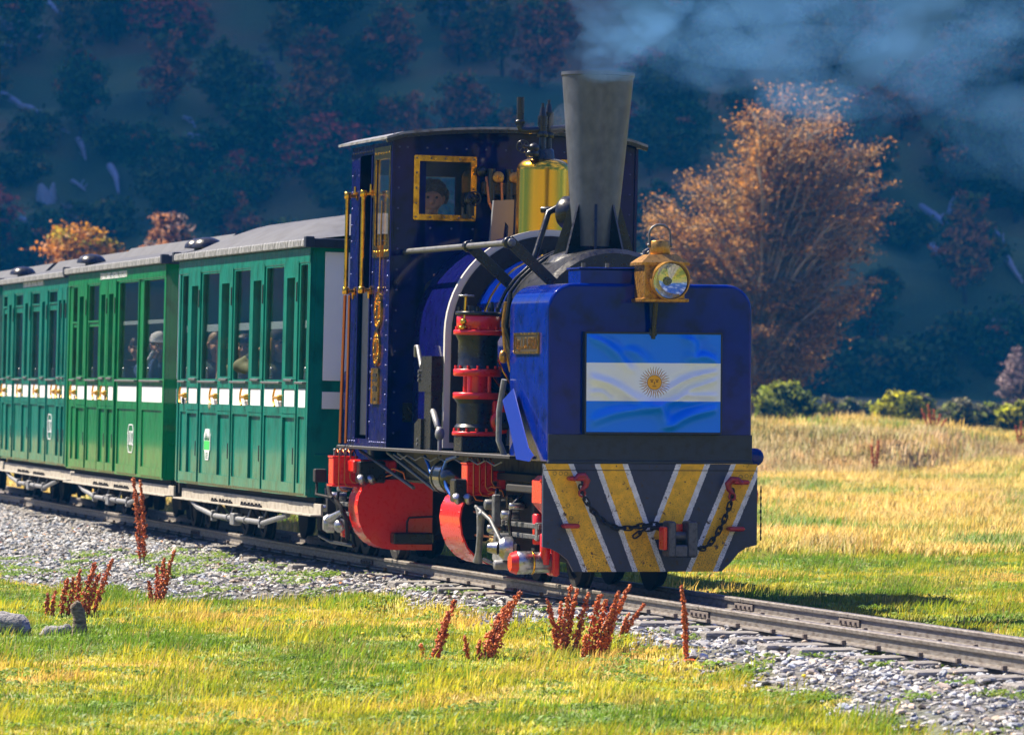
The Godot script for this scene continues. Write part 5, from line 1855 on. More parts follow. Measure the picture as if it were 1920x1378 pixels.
	m.tube([v3(-0.66, 0.30, -2.0), v3(-0.66, 0.30, -1.5), v3(-0.66, 0.26, -1.3)], 0.007, 6)
	part(L, "oil_pipe", m, M.copper, FX)
	m = MB.new()
	m.tube([v3(-0.52, 0.60, -0.2), v3(-0.57, 0.45, -0.17), v3(-0.58, 0.32, -0.16)], 0.006, 5)
	part(L, "drain_wire", m, M.steel, FX)
	# the same motion on the rear unit, mostly hidden behind its guard
	m = MB.new()
	m.lathe([v2(0, 0), v2(0.05, 0), v2(0.07, 0.03), v2(0.07, 0.08), v2(0, 0.085)], v3(-0.83, 0.26, -0.80), Vector3(1, 0, 0.1), 20, 30)
	m.cyl(v3(-0.80, 0.28, -0.78), v3(-0.74, 0.36, -0.5), 0.035, 0.02, 10)
	m.ball(v3(-0.74, 0.25, -0.62), v3(0.05, 0.055, 0.06), 10, 7)
	part(L, "crank_disc", m, M.steel, RX)
	m = MB.new()
	m.box(v3(-0.70, 0.21, -0.62), v3(0.06, 0.09, 0.08), 0.01)
	part(L, "red_link", m, M.red, RX)
	m = MB.new()
	m.tube([v3(-0.86, 0.56, -0.5), v3(-0.86, 0.48, -0.45), v3(-0.80, 0.40, -0.35), v3(-0.76, 0.30, -0.3), v3(-0.74, 0.16, -0.35)], 0.02, 8)
	m.box(v3(-0.9, 0.62, -0.62), v3(0.09, 0.1, 0.08), 0.01)
	m.tube([v3(-0.92, 0.58, -0.62), v3(-0.93, 0.48, -0.6), v3(-0.85, 0.46, -0.4)], 0.012, 6)
	part(L, "rear_pipework", m, M.frame, RX)
	# rear bunker behind the cab, narrow and dark
	m = MB.new()
	m.box(v3(0, 0.95, -1.0), v3(1.1, 0.9, 1.1), 0.03)
	part(L, "rear_bunker", m, M.blue, RX)

# ---------------------------------------------------------------- coaches
func make_coaches() -> void:
	var patch := ntex(81, 0.008, [[0.0, Color(0.70, 0.74, 0.70)], [0.45, Color(0.94, 0.95, 0.94)], [1.0, Color(1, 1, 1)]])
	var gr := ntex(82, 0.02, [[0.0, Color(0.6, 0.6, 0.6)], [0.5, Color(0.42, 0.42, 0.42)], [1.0, Color(0.3, 0.3, 0.3)]])
	var teal := tri_tex(mat(rgb(0, 122, 104), 1.0, 0.0, 0.6), patch, Vector3(1.1, 0.6, 1.1), null, 1.0, gr)
	var emerald := tri_tex(mat(rgb(3, 124, 66), 1.0, 0.0, 0.6), patch, Vector3(1.1, 0.6, 1.1), null, 1.0, gr)
	teal.metallic_specular = 0.3; emerald.metallic_specular = 0.3
	M.roof = tri_tex(mat(rgb(84, 86, 92), 0.75), ntex(83, 0.012, [[0.0, Color(0.72, 0.71, 0.7)], [0.5, Color(0.93, 0.93, 0.93)], [1.0, Color(1, 1, 1)]]), Vector3(0.8, 0.8, 0.5), ntex_normal(84, 0.01, 3.0), 0.3)
	M.eave = tri_tex(mat(rgb(152, 154, 158), 0.8), ntex(85, 0.03, [[0.0, Color(0.2, 0.2, 0.2)], [0.42, Color(0.45, 0.45, 0.44)], [0.55, Color(0.95, 0.95, 0.95)], [1.0, Color(1, 1, 1)]]), Vector3(2.0, 0.35, 2.0))
	M.sole = tri_tex(mat(rgb(172, 166, 156), 0.8), M.grime, Vector3.ONE * 1.2, M.fine, 0.2)
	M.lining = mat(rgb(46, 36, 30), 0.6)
	M.wood = tri_tex(mat(rgb(128, 70, 24), 0.5), M.grime, Vector3(1, 4, 1))
	M.panel_white = mat(rgb(236, 239, 242), 0.4, 0.0, 0.2)
	M.handle = mat(rgb(214, 158, 48), 0.3, 0.6)
	M.sash = mat(rgb(150, 170, 172), 0.5)
	var c1 := coach(frame(-10.0, 1.4, 0.0, 13.8), "first green coach behind the locomotive, teal with four brass door handles and a white crest", 3.2, -2.41, teal,
		[["w", 3.13, 2.82], ["d", 2.79, 2.23, 2.667, 2.36], ["w", 2.21, 1.47], ["d", 1.433, 0.855, 1.322, 0.996], ["w", 0.836, 0.135], ["d", 0.105, -0.489, -0.032, -0.369], ["w", -0.509, -1.305], ["d", -1.357, -1.906, -1.451, -1.746], ["w", -1.927, -2.249]], 1.75, 0.06, true)
	var c2 := coach(frame(-15.7, 1.4), "second green coach, brighter emerald with two wide windows and the number 1002", 2.42, -3.53, emerald,
		[["w", 2.36, 1.19], ["w", 0.91, -0.25], ["d", -0.40, -0.87, -0.54, -0.82], ["d", -0.90, -1.38, -1.04, -1.30], ["t", -1.48, -2.17], ["d", -2.23, -2.85, -2.43, -2.71], ["t", -2.88, -3.21]], 1.83, 0.036, false)
	var c3 := coach(frame(-21.4, 1.4, 0.15, 12.5), "third green coach, teal with closed upper lights, cut by the edge of the picture", 1.18, -4.17, teal,
		[["d", 1.14, 0.82, 1.05, 0.88], ["d", 0.79, 0.46, 0.74, 0.55], ["t", 0.38, -0.27], ["d", -0.34, -0.92, -0.52, -0.75], ["t", -1.0, -1.62], ["d", -1.70, -2.31, -1.89, -2.14], ["t", -2.38, -3.01], ["d", -3.10, -3.66, -3.30, -3.52], ["t", -3.74, -4.07]], 2.046, 0.06, false)
	var c4 := c3.duplicate()
	c4.name = numbered("passenger_coach")
	add_child(c4)
	c4.transform = frame(-27.5, 1.4, 0.25, 12.2)
	c4.set_meta("label", "fourth green coach, only its front corner showing at the picture's left edge")
	# lettering
	for q in [[c2, -0.57, 2.375], [c3, -1.52, 2.405]]:
		var tm := text_mesh("FERROCARRIL AUSTRAL FUEGUINO", 0.055, 0.003, "Droid Serif")
		var o := part(q[0], "fascia_lettering", tm, M.panel_white)
		var wd: float = tm.get_aabb().size.x
		o.transform = Transform3D(Basis(Vector3(0, 0, 1) * (1.62 / maxf(wd, 0.1)), Vector3(0, 1, 0), Vector3(-1, 0, 0)), v3(-0.823, q[2] - 0.095, q[1]))
	for q in [[c2, 0.56, 0.772, "1002"], [c3, -0.08, 0.817, "1202"]]:
		var m := MB.new()
		var oc := []
		for p in [[-0.10, -0.13], [0.10, -0.13], [0.155, -0.075], [0.155, 0.075], [0.10, 0.13], [-0.10, 0.13], [-0.155, 0.075], [-0.155, -0.075]]: oc.append(v2(q[1] + p[0], q[2] + p[1]))
		var ic := []
		for p in oc: ic.append(v2(lerpf(q[1], p.x, 0.93), lerpf(q[2], p.y, 0.93)))
		m.prism(oc, 0.0, 0.003, side_xf(-0.803), 10, ic)
		part(q[0], "number_border", m, M.panel_white)
		var tm := text_mesh(q[3], 0.125, 0.003, "Droid Sans", false)
		part(q[0], "coach_number", tm, M.panel_white, Transform3D(Basis(Vector3(0, 0, 1) * 0.95, Vector3(0, 1, 0), Vector3(-1, 0, 0)), v3(-0.805, q[2], q[1])))
	# crest of the first coach: white shield shape, green picture of trees, text bars
	var m := MB.new()
	var z := -0.97
	var y := 0.775
	m.prism([v2(z - 0.07, y - 0.13), v2(z + 0.07, y - 0.13), v2(z + 0.10, y - 0.06), v2(z + 0.14, y - 0.045), v2(z + 0.14, y + 0.075), v2(z + 0.085, y + 0.13), v2(z - 0.085, y + 0.13), v2(z - 0.14, y + 0.075), v2(z - 0.14, y - 0.045), v2(z - 0.10, y - 0.06)], 0.0, 0.003, side_xf(-0.803), 10)
	var cr := part(c1, "crest", m, M.panel_white)
	m = MB.new()
	m.prism(rect(z - 0.125, y - 0.045, z + 0.125, y + 0.03), 0.0035, 0.005, side_xf(-0.803))
	part(cr, "crest_band", m, mat(rgb(60, 190, 90), 0.5))
	m = MB.new()
	for k in 6:
		var zz := z - 0.10 + 0.04 * k
		var hh := 0.035 + 0.015 * ((k * 7) % 4)
		m.prism([v2(zz - 0.018, y + 0.035), v2(zz + 0.018, y + 0.035), v2(zz, y + 0.035 + hh)], 0.0035, 0.005, side_xf(-0.803))
	for k in 4: m.prism(rect(z - 0.05, y - 0.075 - 0.014 * k, z + 0.05, y - 0.068 - 0.014 * k), 0.0035, 0.005, side_xf(-0.803))
	part(cr, "crest_print", m, mat(rgb(10, 96, 60), 0.5))

func coach(X: Transform3D, label: String, zf: float, zr: float, green: Material, cols: Array, bar_y: float, bar_h: float, hipped: bool) -> Node3D:
	var C := thing("passenger_coach", label, "railway coach", X, "green coaches of the train")
	var w := 0.80
	var y0 := 0.43
	var y1 := 2.33
	var top := 2.215
	var sill := 1.31
	for sd in [-1.0, 1.0]:
		var sx: Transform3D = side_xf(-w + 0.03) if sd < 0 else Transform3D(Basis(Vector3(0, 0, 1), Vector3(0, 1, 0), Vector3(-1, 0, 0)), Vector3(w, 0, 0))
		var holes := []
		for c in cols:
			if c[0] == "d": holes.append([c[4], 1.33, c[3], 2.12])
			else: holes.append([c[2], sill, c[1], top])
		var m := MB.new()
		wall_with_holes(m, zr, y0, zf, y1, holes, 0.0, 0.03, sx)
		var wall := part(C, "side_wall", m, green)
		# panes
		for c in cols:
			m = MB.new()
			if c[0] == "d": m.box(v3(sd * (w - 0.015), 1.725, (c[3] + c[4]) / 2), v3(0.004, 0.80, c[3] - c[4] + 0.01))
			else: m.box(v3(sd * (w - 0.015), (sill + top) / 2, (c[1] + c[2]) / 2), v3(0.004, top - sill, c[1] - c[2] + 0.01))
			part(wall, "pane", m, M.glass)
		if sd > 0: continue
		# the side in view: stiles, rails, panels, sills, bars
		m = MB.new()
		m.box(v3(-w - 0.009, 2.275, (zf + zr) / 2), v3(0.018, 0.115, zf - zr), 0.004)
		part(C, "fascia_board", m, green)
		for c in cols:
			var hi: float = c[1]
			var lo: float = c[2]
			var ce := (hi + lo) / 2
			var ln := hi - lo
			if c[0] == "d":
				# a narrow door leaf proud of the side
				m = MB.new()
				m.prism(rect(lo, 1.325, hi, 2.235), 0.0, 0.022, side_xf(-w - 0.0005), 40, rect(c[4], 1.345, c[3], 2.11))
				m.prism(rect(lo, 0.455, hi, 1.055), 0.0, 0.02, side_xf(-w - 0.0005), 40, rect(lo + 0.05, 0.53, hi - 0.05, 1.03))
				m.prism(rect(lo, 1.06, hi, 1.32), 0.0, 0.02, side_xf(-w - 0.0005), 40, rect(lo + 0.06, 1.112, hi - 0.06, 1.25))
				part(C, "door_leaf", m, green)
				m = MB.new()
				m.box(v3(-w - 0.006, 1.181, ce), v3(0.012, 0.136, ln - 0.122), 0.003)
				part(C, "white_panel", m, M.panel_white)
				m = MB.new()
				m.box(v3(-w - 0.012, 0.735, hi - 0.075), v3(0.024, 0.13, 0.022), 0.004)
				m.box(v3(-w - 0.026, 2.0, hi - 0.03), v3(0.01, 0.15, 0.022), 0.003)
				m.box(v3(-w - 0.014, 1.18, hi - 0.015), v3(0.02, 0.13, 0.014), 0.003)
				stuff_part(C, "door_hinges", m, M.dark)
				m = MB.new()
				m.box(v3(-w - 0.014, 1.318, (c[3] + c[4]) / 2), v3(0.05, 0.02, c[3] - c[4]), 0.004)
				part(C, "door_sill", m, M.dull_steel)
			else:
				m = MB.new()
				m.prism(rect(lo - 0.012, sill - 0.008, hi + 0.012, top + 0.004), 0.0, 0.012, side_xf(-w - 0.0005), 40, rect(lo + 0.022, sill + 0.012, hi - 0.022, top - 0.012))
				m.prism(rect(lo - 0.012, 0.455, hi + 0.012, 1.06), 0.0, 0.012, side_xf(-w - 0.0005), 40, rect(lo + 0.03, 0.53, hi - 0.03, 1.04))
				m.prism(rect(lo - 0.012, 1.06, hi + 0.012, 1.295), 0.0, 0.0125, side_xf(-w - 0.0005), 40, rect(lo + 0.02, 1.108, hi - 0.02, 1.255))
				part(C, "window_surround", m, green)
				m = MB.new()
				m.box(v3(-w - 0.005, 1.181, ce), v3(0.012, 0.144, ln - 0.042), 0.003)
				part(C, "white_panel", m, M.panel_white)
				m = MB.new()
				m.box(v3(-w - 0.02, sill - 0.012, ce), v3(0.05, 0.018, ln - 0.01), 0.005)
				part(C, "window_sill", m, M.dull_steel)
				m = MB.new()
				m.box(v3(-w + (0.035 if c[0] == "w" else 0.006), bar_y, ce), v3(0.02, bar_h, ln - 0.02), 0.003)
				if c[0] == "t": m.box(v3(-w - 0.004, bar_y + bar_h * 0.5 + 0.012, ce), v3(0.026, 0.02, ln - 0.03), 0.003)
				part(C, "sash_bar", m, M.sash if c[0] == "w" else green)
				m = MB.new()
				m.cyl(v3(-w + 0.03, sill + 0.02, lo + 0.07), v3(-w + 0.03, sill + 0.075, lo + 0.07), 0.014, 0.01, 8)
				m.ball(v3(-w + 0.03, sill + 0.09, lo + 0.07), v3(0.014, 0.026, 0.026), 8, 6)
				part(C, "window_catch", m, M.steel)
		# T handles of brass at the doors: on the panel behind each door
		for i in cols.size():
			if cols[i][0] != "d": continue
			var hz: float = cols[i][2] - 0.02
			m = MB.new()
			m.cyl(v3(-w - 0.045, 1.18, hz + 0.02), v3(-w - 0.045, 1.18, hz - 0.16), 0.013, 0.011, 8)
			m.cyl(v3(-w, 1.18, hz + 0.02), v3(-w - 0.055, 1.18, hz + 0.02), 0.026, 0.022, 10, 0.004)
			var pts := []
			for k in 7: pts.append(v3(-w - 0.045, 1.18 + 0.066 * (k - 3) / 3.0, hz - 0.185 + 0.055 * pow((k - 3) / 3.0, 2)))
			m.tube(pts, 0.009, 8)
			part(C, "door_handle", m, M.handle)
		m = MB.new()
		m.box(v3(-w - 0.006, (y0 + y1) / 2, zf - 0.025), v3(0.014, y1 - y0 - 0.02, 0.05), 0.004)
		m.box(v3(-w - 0.006, (y0 + y1) / 2, zr + 0.03), v3(0.014, y1 - y0 - 0.02, 0.06), 0.004)
		part(C, "corner_post", m, green)
	# ends with pale panels
	for e in [[zf, 1.0], [zr, -1.0]]:
		var m := MB.new()
		m.box(v3(0, (y0 + y1) / 2, e[0] - e[1] * 0.02), v3(2 * w - 0.062, y1 - y0, 0.04))
		var en := part(C, "end_wall", m, green)
		m = MB.new()
		for q in [[-0.60, 1.81, 0.20, 0.98], [0.60, 1.81, 0.20, 0.98], [-0.60, 1.17, 0.20, 0.13], [0.60, 1.17, 0.20, 0.13], [0.0, 1.17, 0.86, 0.13]]:
			m.box(v3(q[0], q[1], e[0] + e[1] * 0.003), v3(q[2], q[3], 0.008), 0.002)
		part(en, "end_panel", m, M.panel_white)
		m = MB.new()
		for q in [-0.47, 0.47]: m.box(v3(q, 1.38, e[0] + e[1] * 0.008), v3(0.05, 1.85, 0.018), 0.003)
		m.box(v3(0, 0.75, e[0] + e[1] * 0.006), v3(1.5, 0.02, 0.012), 0.003)
		part(en, "end_stile", m, green)
		m = MB.new()
		m.box(v3(0, 1.8, e[0] + e[1] * 0.004), v3(0.80, 0.80, 0.006))
		part(en, "end_window", m, M.dark)
		m = MB.new()
		m.box(v3(0, 2.365, e[0] + e[1] * 0.03), v3(1.72, 0.07, 0.05), 0.006)
		m.box(v3(-0.835, 2.372, e[0] + e[1] * 0.035), v3(0.07, 0.085, 0.075), 0.006)
		part(C, "roof_end_board", m, M.navy)
	# eaves: weathered canvas edge
	for sd in [-1.0, 1.0]:
		var m := MB.new()
		m.box(v3(sd * 0.84, 2.365, (zf + zr) / 2), v3(0.05, 0.062, zf - zr + 0.02), 0.01)
		part(C, "eave_strip", m, M.eave)
	# roof
	var m := MB.new()
	if hipped:
		var nz := 30
		var nx := 16
		var P := []
		for j in nz + 1:
			var z := lerpf(zr, zf, j / float(nz))
			var k := smoothstep(0.0, 1.35, z - zr) * smoothstep(0.0, 1.2, zf - z)
			for i in nx + 1:
				var x := lerpf(-0.84, 0.84, i / float(nx))
				var prof := 1.0 - pow(absf(x) / 0.84, 2.2)
				P.append(v3(x, 2.392 + prof * (0.06 + 0.20 * k) + 0.004 * sin(z * 9.0 + x * 7.0), z))
		for j in nz:
			for i in nx:
				var q := []
				for t in [[j, i], [j, i + 1], [j + 1, i + 1], [j + 1, i]]:
					var k: int = t[0] * (nx + 1) + t[1]
					var a: Vector3 = P[t[0] * (nx + 1) + mini(t[1] + 1, nx)] - P[t[0] * (nx + 1) + maxi(t[1] - 1, 0)]
					var b: Vector3 = P[mini(t[0] + 1, nz) * (nx + 1) + t[1]] - P[maxi(t[0] - 1, 0) * (nx + 1) + t[1]]
					q.append([P[k], b.cross(a).normalized()])
				m.quad4(q[0][0], q[1][0], q[2][0], q[3][0], q[0][1], q[1][1], q[2][1], q[3][1])
		m.box(v3(0, 2.375, (zf + zr) / 2), v3(1.6, 0.03, zf - zr))
	else:
		m.prism([v2(-0.84, 2.375), v2(0.84, 2.375), v2(0.84, 2.392), v2(0.30, 2.515), v2(0.20, 2.615), v2(0.12, 2.628), v2(-0.12, 2.628), v2(-0.20, 2.615), v2(-0.30, 2.515), v2(-0.84, 2.392)], zr, zf - 0.02, Transform3D(), 30)
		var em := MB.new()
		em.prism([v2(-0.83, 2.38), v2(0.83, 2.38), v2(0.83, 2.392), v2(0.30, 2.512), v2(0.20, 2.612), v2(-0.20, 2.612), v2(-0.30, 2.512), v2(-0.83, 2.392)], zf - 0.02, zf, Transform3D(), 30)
		part(C, "roof_gable", em, M.navy)  # front gable in dark navy, its shade put into the colour
	part(C, "roof", m, M.roof)
	# mushroom vents at the ends of the roof
	for z in [zr + 0.25, zr - 0.12 if hipped else zr + 0.1]:
		m = MB.new()
		m.cyl(v3(-0.62, 2.40, z), v3(-0.62, 2.47, z), 0.05, 0.05, 12)
		m.lathe([v2(0.135, 0.0), v2(0.13, 0.03), v2(0.10, 0.065), v2(0.05, 0.085), v2(0, 0.09)], v3(-0.62, 2.455, z), Vector3.UP, 20, 60)
		m.lathe([v2(0, 0), v2(0.135, 0.0)], v3(-0.62, 2.455, z), Vector3.UP, 20, 60)
		part(C, "roof_vent", m, M.black)
	# inside: lining, floor, benches
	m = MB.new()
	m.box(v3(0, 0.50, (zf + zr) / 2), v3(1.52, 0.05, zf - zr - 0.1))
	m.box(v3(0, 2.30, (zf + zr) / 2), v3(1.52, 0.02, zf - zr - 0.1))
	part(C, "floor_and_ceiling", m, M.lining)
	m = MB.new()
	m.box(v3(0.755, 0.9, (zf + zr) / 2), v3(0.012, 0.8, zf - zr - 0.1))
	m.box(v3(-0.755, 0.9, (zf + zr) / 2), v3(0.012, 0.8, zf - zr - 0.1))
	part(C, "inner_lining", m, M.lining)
	var seats := []
	if hipped: seats = [-2.28, -1.04, 0.48, 1.9]
	else:
		for c in cols:
			if c[0] == "d" and (seats.is_empty() or seats[-1] - (c[1] + c[2]) / 2 > 0.9): seats.append((c[1] + c[2]) / 2)
	for ce in seats:
		m = MB.new()
		m.box(v3(0, 1.12, ce), v3(1.46, 0.75, 0.05), 0.01)
		for s in [-0.2, 0.2]: m.box(v3(0, 0.88, ce + s), v3(1.46, 0.05, 0.34), 0.01)
		for s in [-0.715, 0.715]: m.box(v3(s, 1.62, ce), v3(0.03, 0.3, 0.045), 0.008)
		part(C, "bench", m, M.wood)
	# underframe: sole bars with a flange, truss rods, bogies
	for sd in [-1.0, 1.0]:
		m = MB.new()
		m.box(v3(sd * 0.70, 0.405, (zf + zr) / 2), v3(0.04, 0.05, zf - zr - 0.1), 0.004)
		part(C, "floor_beam", m, M.frame)
		m = MB.new()
		m.box(v3(sd * 0.745, 0.342, (zf + zr) / 2 + 0.18), v3(0.02, 0.085, zf - zr + 0.28), 0.004)
		m.box(v3(sd * 0.785, 0.297, (zf + zr) / 2 + 0.18), v3(0.10, 0.014, zf - zr + 0.28), 0.004)
		part(C, "sole_bar", m, M.sole)
		var off := (zf + zr) / 2 - 0.395
		m = MB.new()
		m.tube([v3(sd * 0.80, 0.285, off - 1.6), v3(sd * 0.80, 0.24, off - 1.35), v3(sd * 0.80, 0.19, off - 0.6)], 0.022, 8)
		m.tube([v3(sd * 0.80, 0.19, off - 0.55), v3(sd * 0.80, 0.19, off + 1.42)], 0.022, 8)
		m.tube([v3(sd * 0.80, 0.185, off + 1.5), v3(sd * 0.80, 0.275, off + 2.5)], 0.022, 8)
		m.box(v3(sd * 0.80, 0.185, off + 0.35), v3(0.07, 0.10, 0.16), 0.01)
		for z in [-0.6, 0.05, 0.8, 1.45]:
			m.cyl(v3(sd * 0.79, 0.19, off + z), v3(sd * 0.76, 0.29, off + z), 0.008, 0.008, 6)
			m.cyl(v3(sd * 0.80, 0.19, off + z - 0.025), v3(sd * 0.80, 0.19, off + z + 0.025), 0.031, 0.031, 10)
		for z in [-0.6, 1.45]: m.box(v3(sd * 0.80, 0.19, off + z), v3(0.05, 0.09, 0.05), 0.008)
		part(C, "truss_rod", m, M.grey_steel)
		if sd < 0:
			m = MB.new()
			for g in [-0.75, -0.4, -0.1, 0.55, 0.85, 1.15]:
				for k in 4: m.cyl(v3(-0.79, 0.303, off + g + k * 0.065), v3(-0.79, 0.335 - 0.012 * (k % 2), off + g + k * 0.065), 0.014, 0.009, 6)
				for k in 3: m.cyl(v3(-0.75, 0.29, off + g + k * 0.07), v3(-0.66, 0.18, off + g + k * 0.07 - 0.12), 0.006, 0.006, 5)
			stuff_part(C, "springs_and_bolts", m, M.frame)
	for bz in [zf - 0.95, zr + 0.95]:
		m = MB.new()
		for s in [-0.34, 0.34]:
			m.box(v3(s, 0.24, bz), v3(0.04, 0.10, 1.15), 0.01)
			for z in [-0.4, 0.4]: m.box(v3(s * 1.12, 0.20, bz + z), v3(0.08, 0.12, 0.14), 0.012)
		m.box(v3(0, 0.26, bz), v3(0.7, 0.08, 0.2), 0.01)
		var bo := part(C, "bogie", m, M.frame)
		for z in [-0.4, 0.4]:
			for s in [-1.0, 1.0]:
				m = MB.new()
				m.lathe([v2(0.0, 0.0), v2(0.05, 0.0), v2(0.14, 0.015), v2(0.15, 0.0), v2(0.19, 0.0), v2(0.19, 0.05), v2(0.215, 0.055), v2(0.215, 0.075), v2(0.0, 0.075)], v3(s * 0.29, 0.19, bz + z), Vector3(-s, 0, 0), 22, 25)
				part(bo, "wheel", m, M.frame)
	# buffer beam, coupling and pipe at the front end
	m = MB.new()
	m.box(v3(0, 0.36, zf + 0.26), v3(1.4, 0.16, 0.06), 0.01)
	m.box(v3(0, 0.36, zf + 0.4), v3(0.12, 0.1, 0.3), 0.015)
	part(C, "end_beam", m, M.frame)
	return C

# ---------------------------------------------------------------- trees, bushes, logs
class Leaves:
	# many small leaf faces in one mesh
	var v := PackedVector3Array()
	var n := PackedVector3Array()
	var c := PackedColorArray()

	func leaf(p: Vector3, s: float, r: RandomNumberGenerator, out: Vector3, col: Color, flat := 0.0) -> void:
		var a := Vector3(r.randfn(), r.randfn() * (1.0 - flat), r.randfn()).normalized() * s
		var b := Vector3(r.randfn(), r.randfn() * (1.0 - flat), r.randfn())
		b = (b - a.normalized() * b.dot(a.normalized())).normalized() * s * 0.55
		var nn := (a.cross(b).normalized())
		if nn.dot(out) < 0.0: nn = -nn
		nn = (nn + out * 0.8).normalized()
		v.append_array([p - a, p + b, p + a, p - a, p + a, p - b])
		n.append_array([nn, nn, nn, nn, nn, nn])
		c.append_array([col, col, col, col, col, col])

	func mesh() -> ArrayMesh:
		var q := []
		q.resize(Mesh.ARRAY_MAX)
		q[Mesh.ARRAY_VERTEX] = v; q[Mesh.ARRAY_NORMAL] = n; q[Mesh.ARRAY_COLOR] = c
		var m := ArrayMesh.new()
		m.add_surface_from_arrays(Mesh.PRIMITIVE_TRIANGLES, q)
		return m

func leaf_material() -> StandardMaterial3D:
	var m := mat(Color(1, 1, 1), 0.65)
	m.vertex_color_use_as_albedo = true
	m.cull_mode = BaseMaterial3D.CULL_DISABLED
	m.backlight_enabled = true
	m.backlight = Color(1, 1, 1)
	return m

# crown of leaf clumps in an egg of half-size dims above y0; colours run low to high
func crown(sd: int, clumps: int, per: int, size: float, dims: Vector3, y0: float, low: Color, high: Color, odd: Color, odd_share: float) -> ArrayMesh:
	var r := RandomNumberGenerator.new()
	r.seed = sd
	var L := Leaves.new()
	for i in clumps:
		var d := Vector3(r.randfn(), r.randfn(), r.randfn()).normalized()
		var q := pow(r.randf(), 0.45)
		var ce := Vector3(d.x * dims.x, d.y * dims.y, d.z * dims.z) * q * r.randf_range(0.72, 1.05)
		# narrower towards the top
		var up := clampf(ce.y / dims.y, -1, 1)
		ce.x *= 1.0 - 0.35 * maxf(up, 0.0); ce.z *= 1.0 - 0.35 * maxf(up, 0.0)
		var col := low.lerp(high, r.randf())
		if r.randf() < odd_share * (0.5 + maxf(up, 0.0)): col = odd
		var cr := dims.x * r.randf_range(0.16, 0.30)
		for k in per:
			var o := Vector3(r.randfn(), r.randfn() * 0.6, r.randfn()) * cr * 0.55
			var j := r.randf_range(0.75, 1.25)
			L.leaf(ce + o + Vector3(0, y0 + dims.y, 0), size * r.randf_range(0.6, 1.3), r, (d + Vector3.UP * 0.4).normalized(), Color(col.r * j, col.g * j, col.b * j))
	return L.mesh()

func trunk_mesh(sd: int, h: float, r0: float, forks: int, spread: float) -> ArrayMesh:
	var r := RandomNumberGenerator.new()
	r.seed = sd
	var m := MB.new()
	var top := v3(r.randf_range(-0.1, 0.1) * h, h, r.randf_range(-0.1, 0.1) * h)
	m.tube([v3(0, -0.4, 0), top * 0.3 + v3(0.03, 0, 0) * h, top * 0.65, top], r0, 6, false, [r0 * 1.3, r0, r0 * 0.75, r0 * 0.4])
	for i in forks:
		var t := r.randf_range(0.35, 0.85)
		var a := TAU * (i + r.randf()) / forks
		var b := top * t
		var e := b + v3(cos(a) * spread, r.randf_range(0.3, 0.9) * spread, sin(a) * spread)
		m.tube([b, b.lerp(e, 0.5) + v3(0, -0.08, 0) * spread, e], r0 * 0.4, 5, false, [r0 * 0.5, r0 * 0.35, r0 * 0.15])
	return m.mesh()

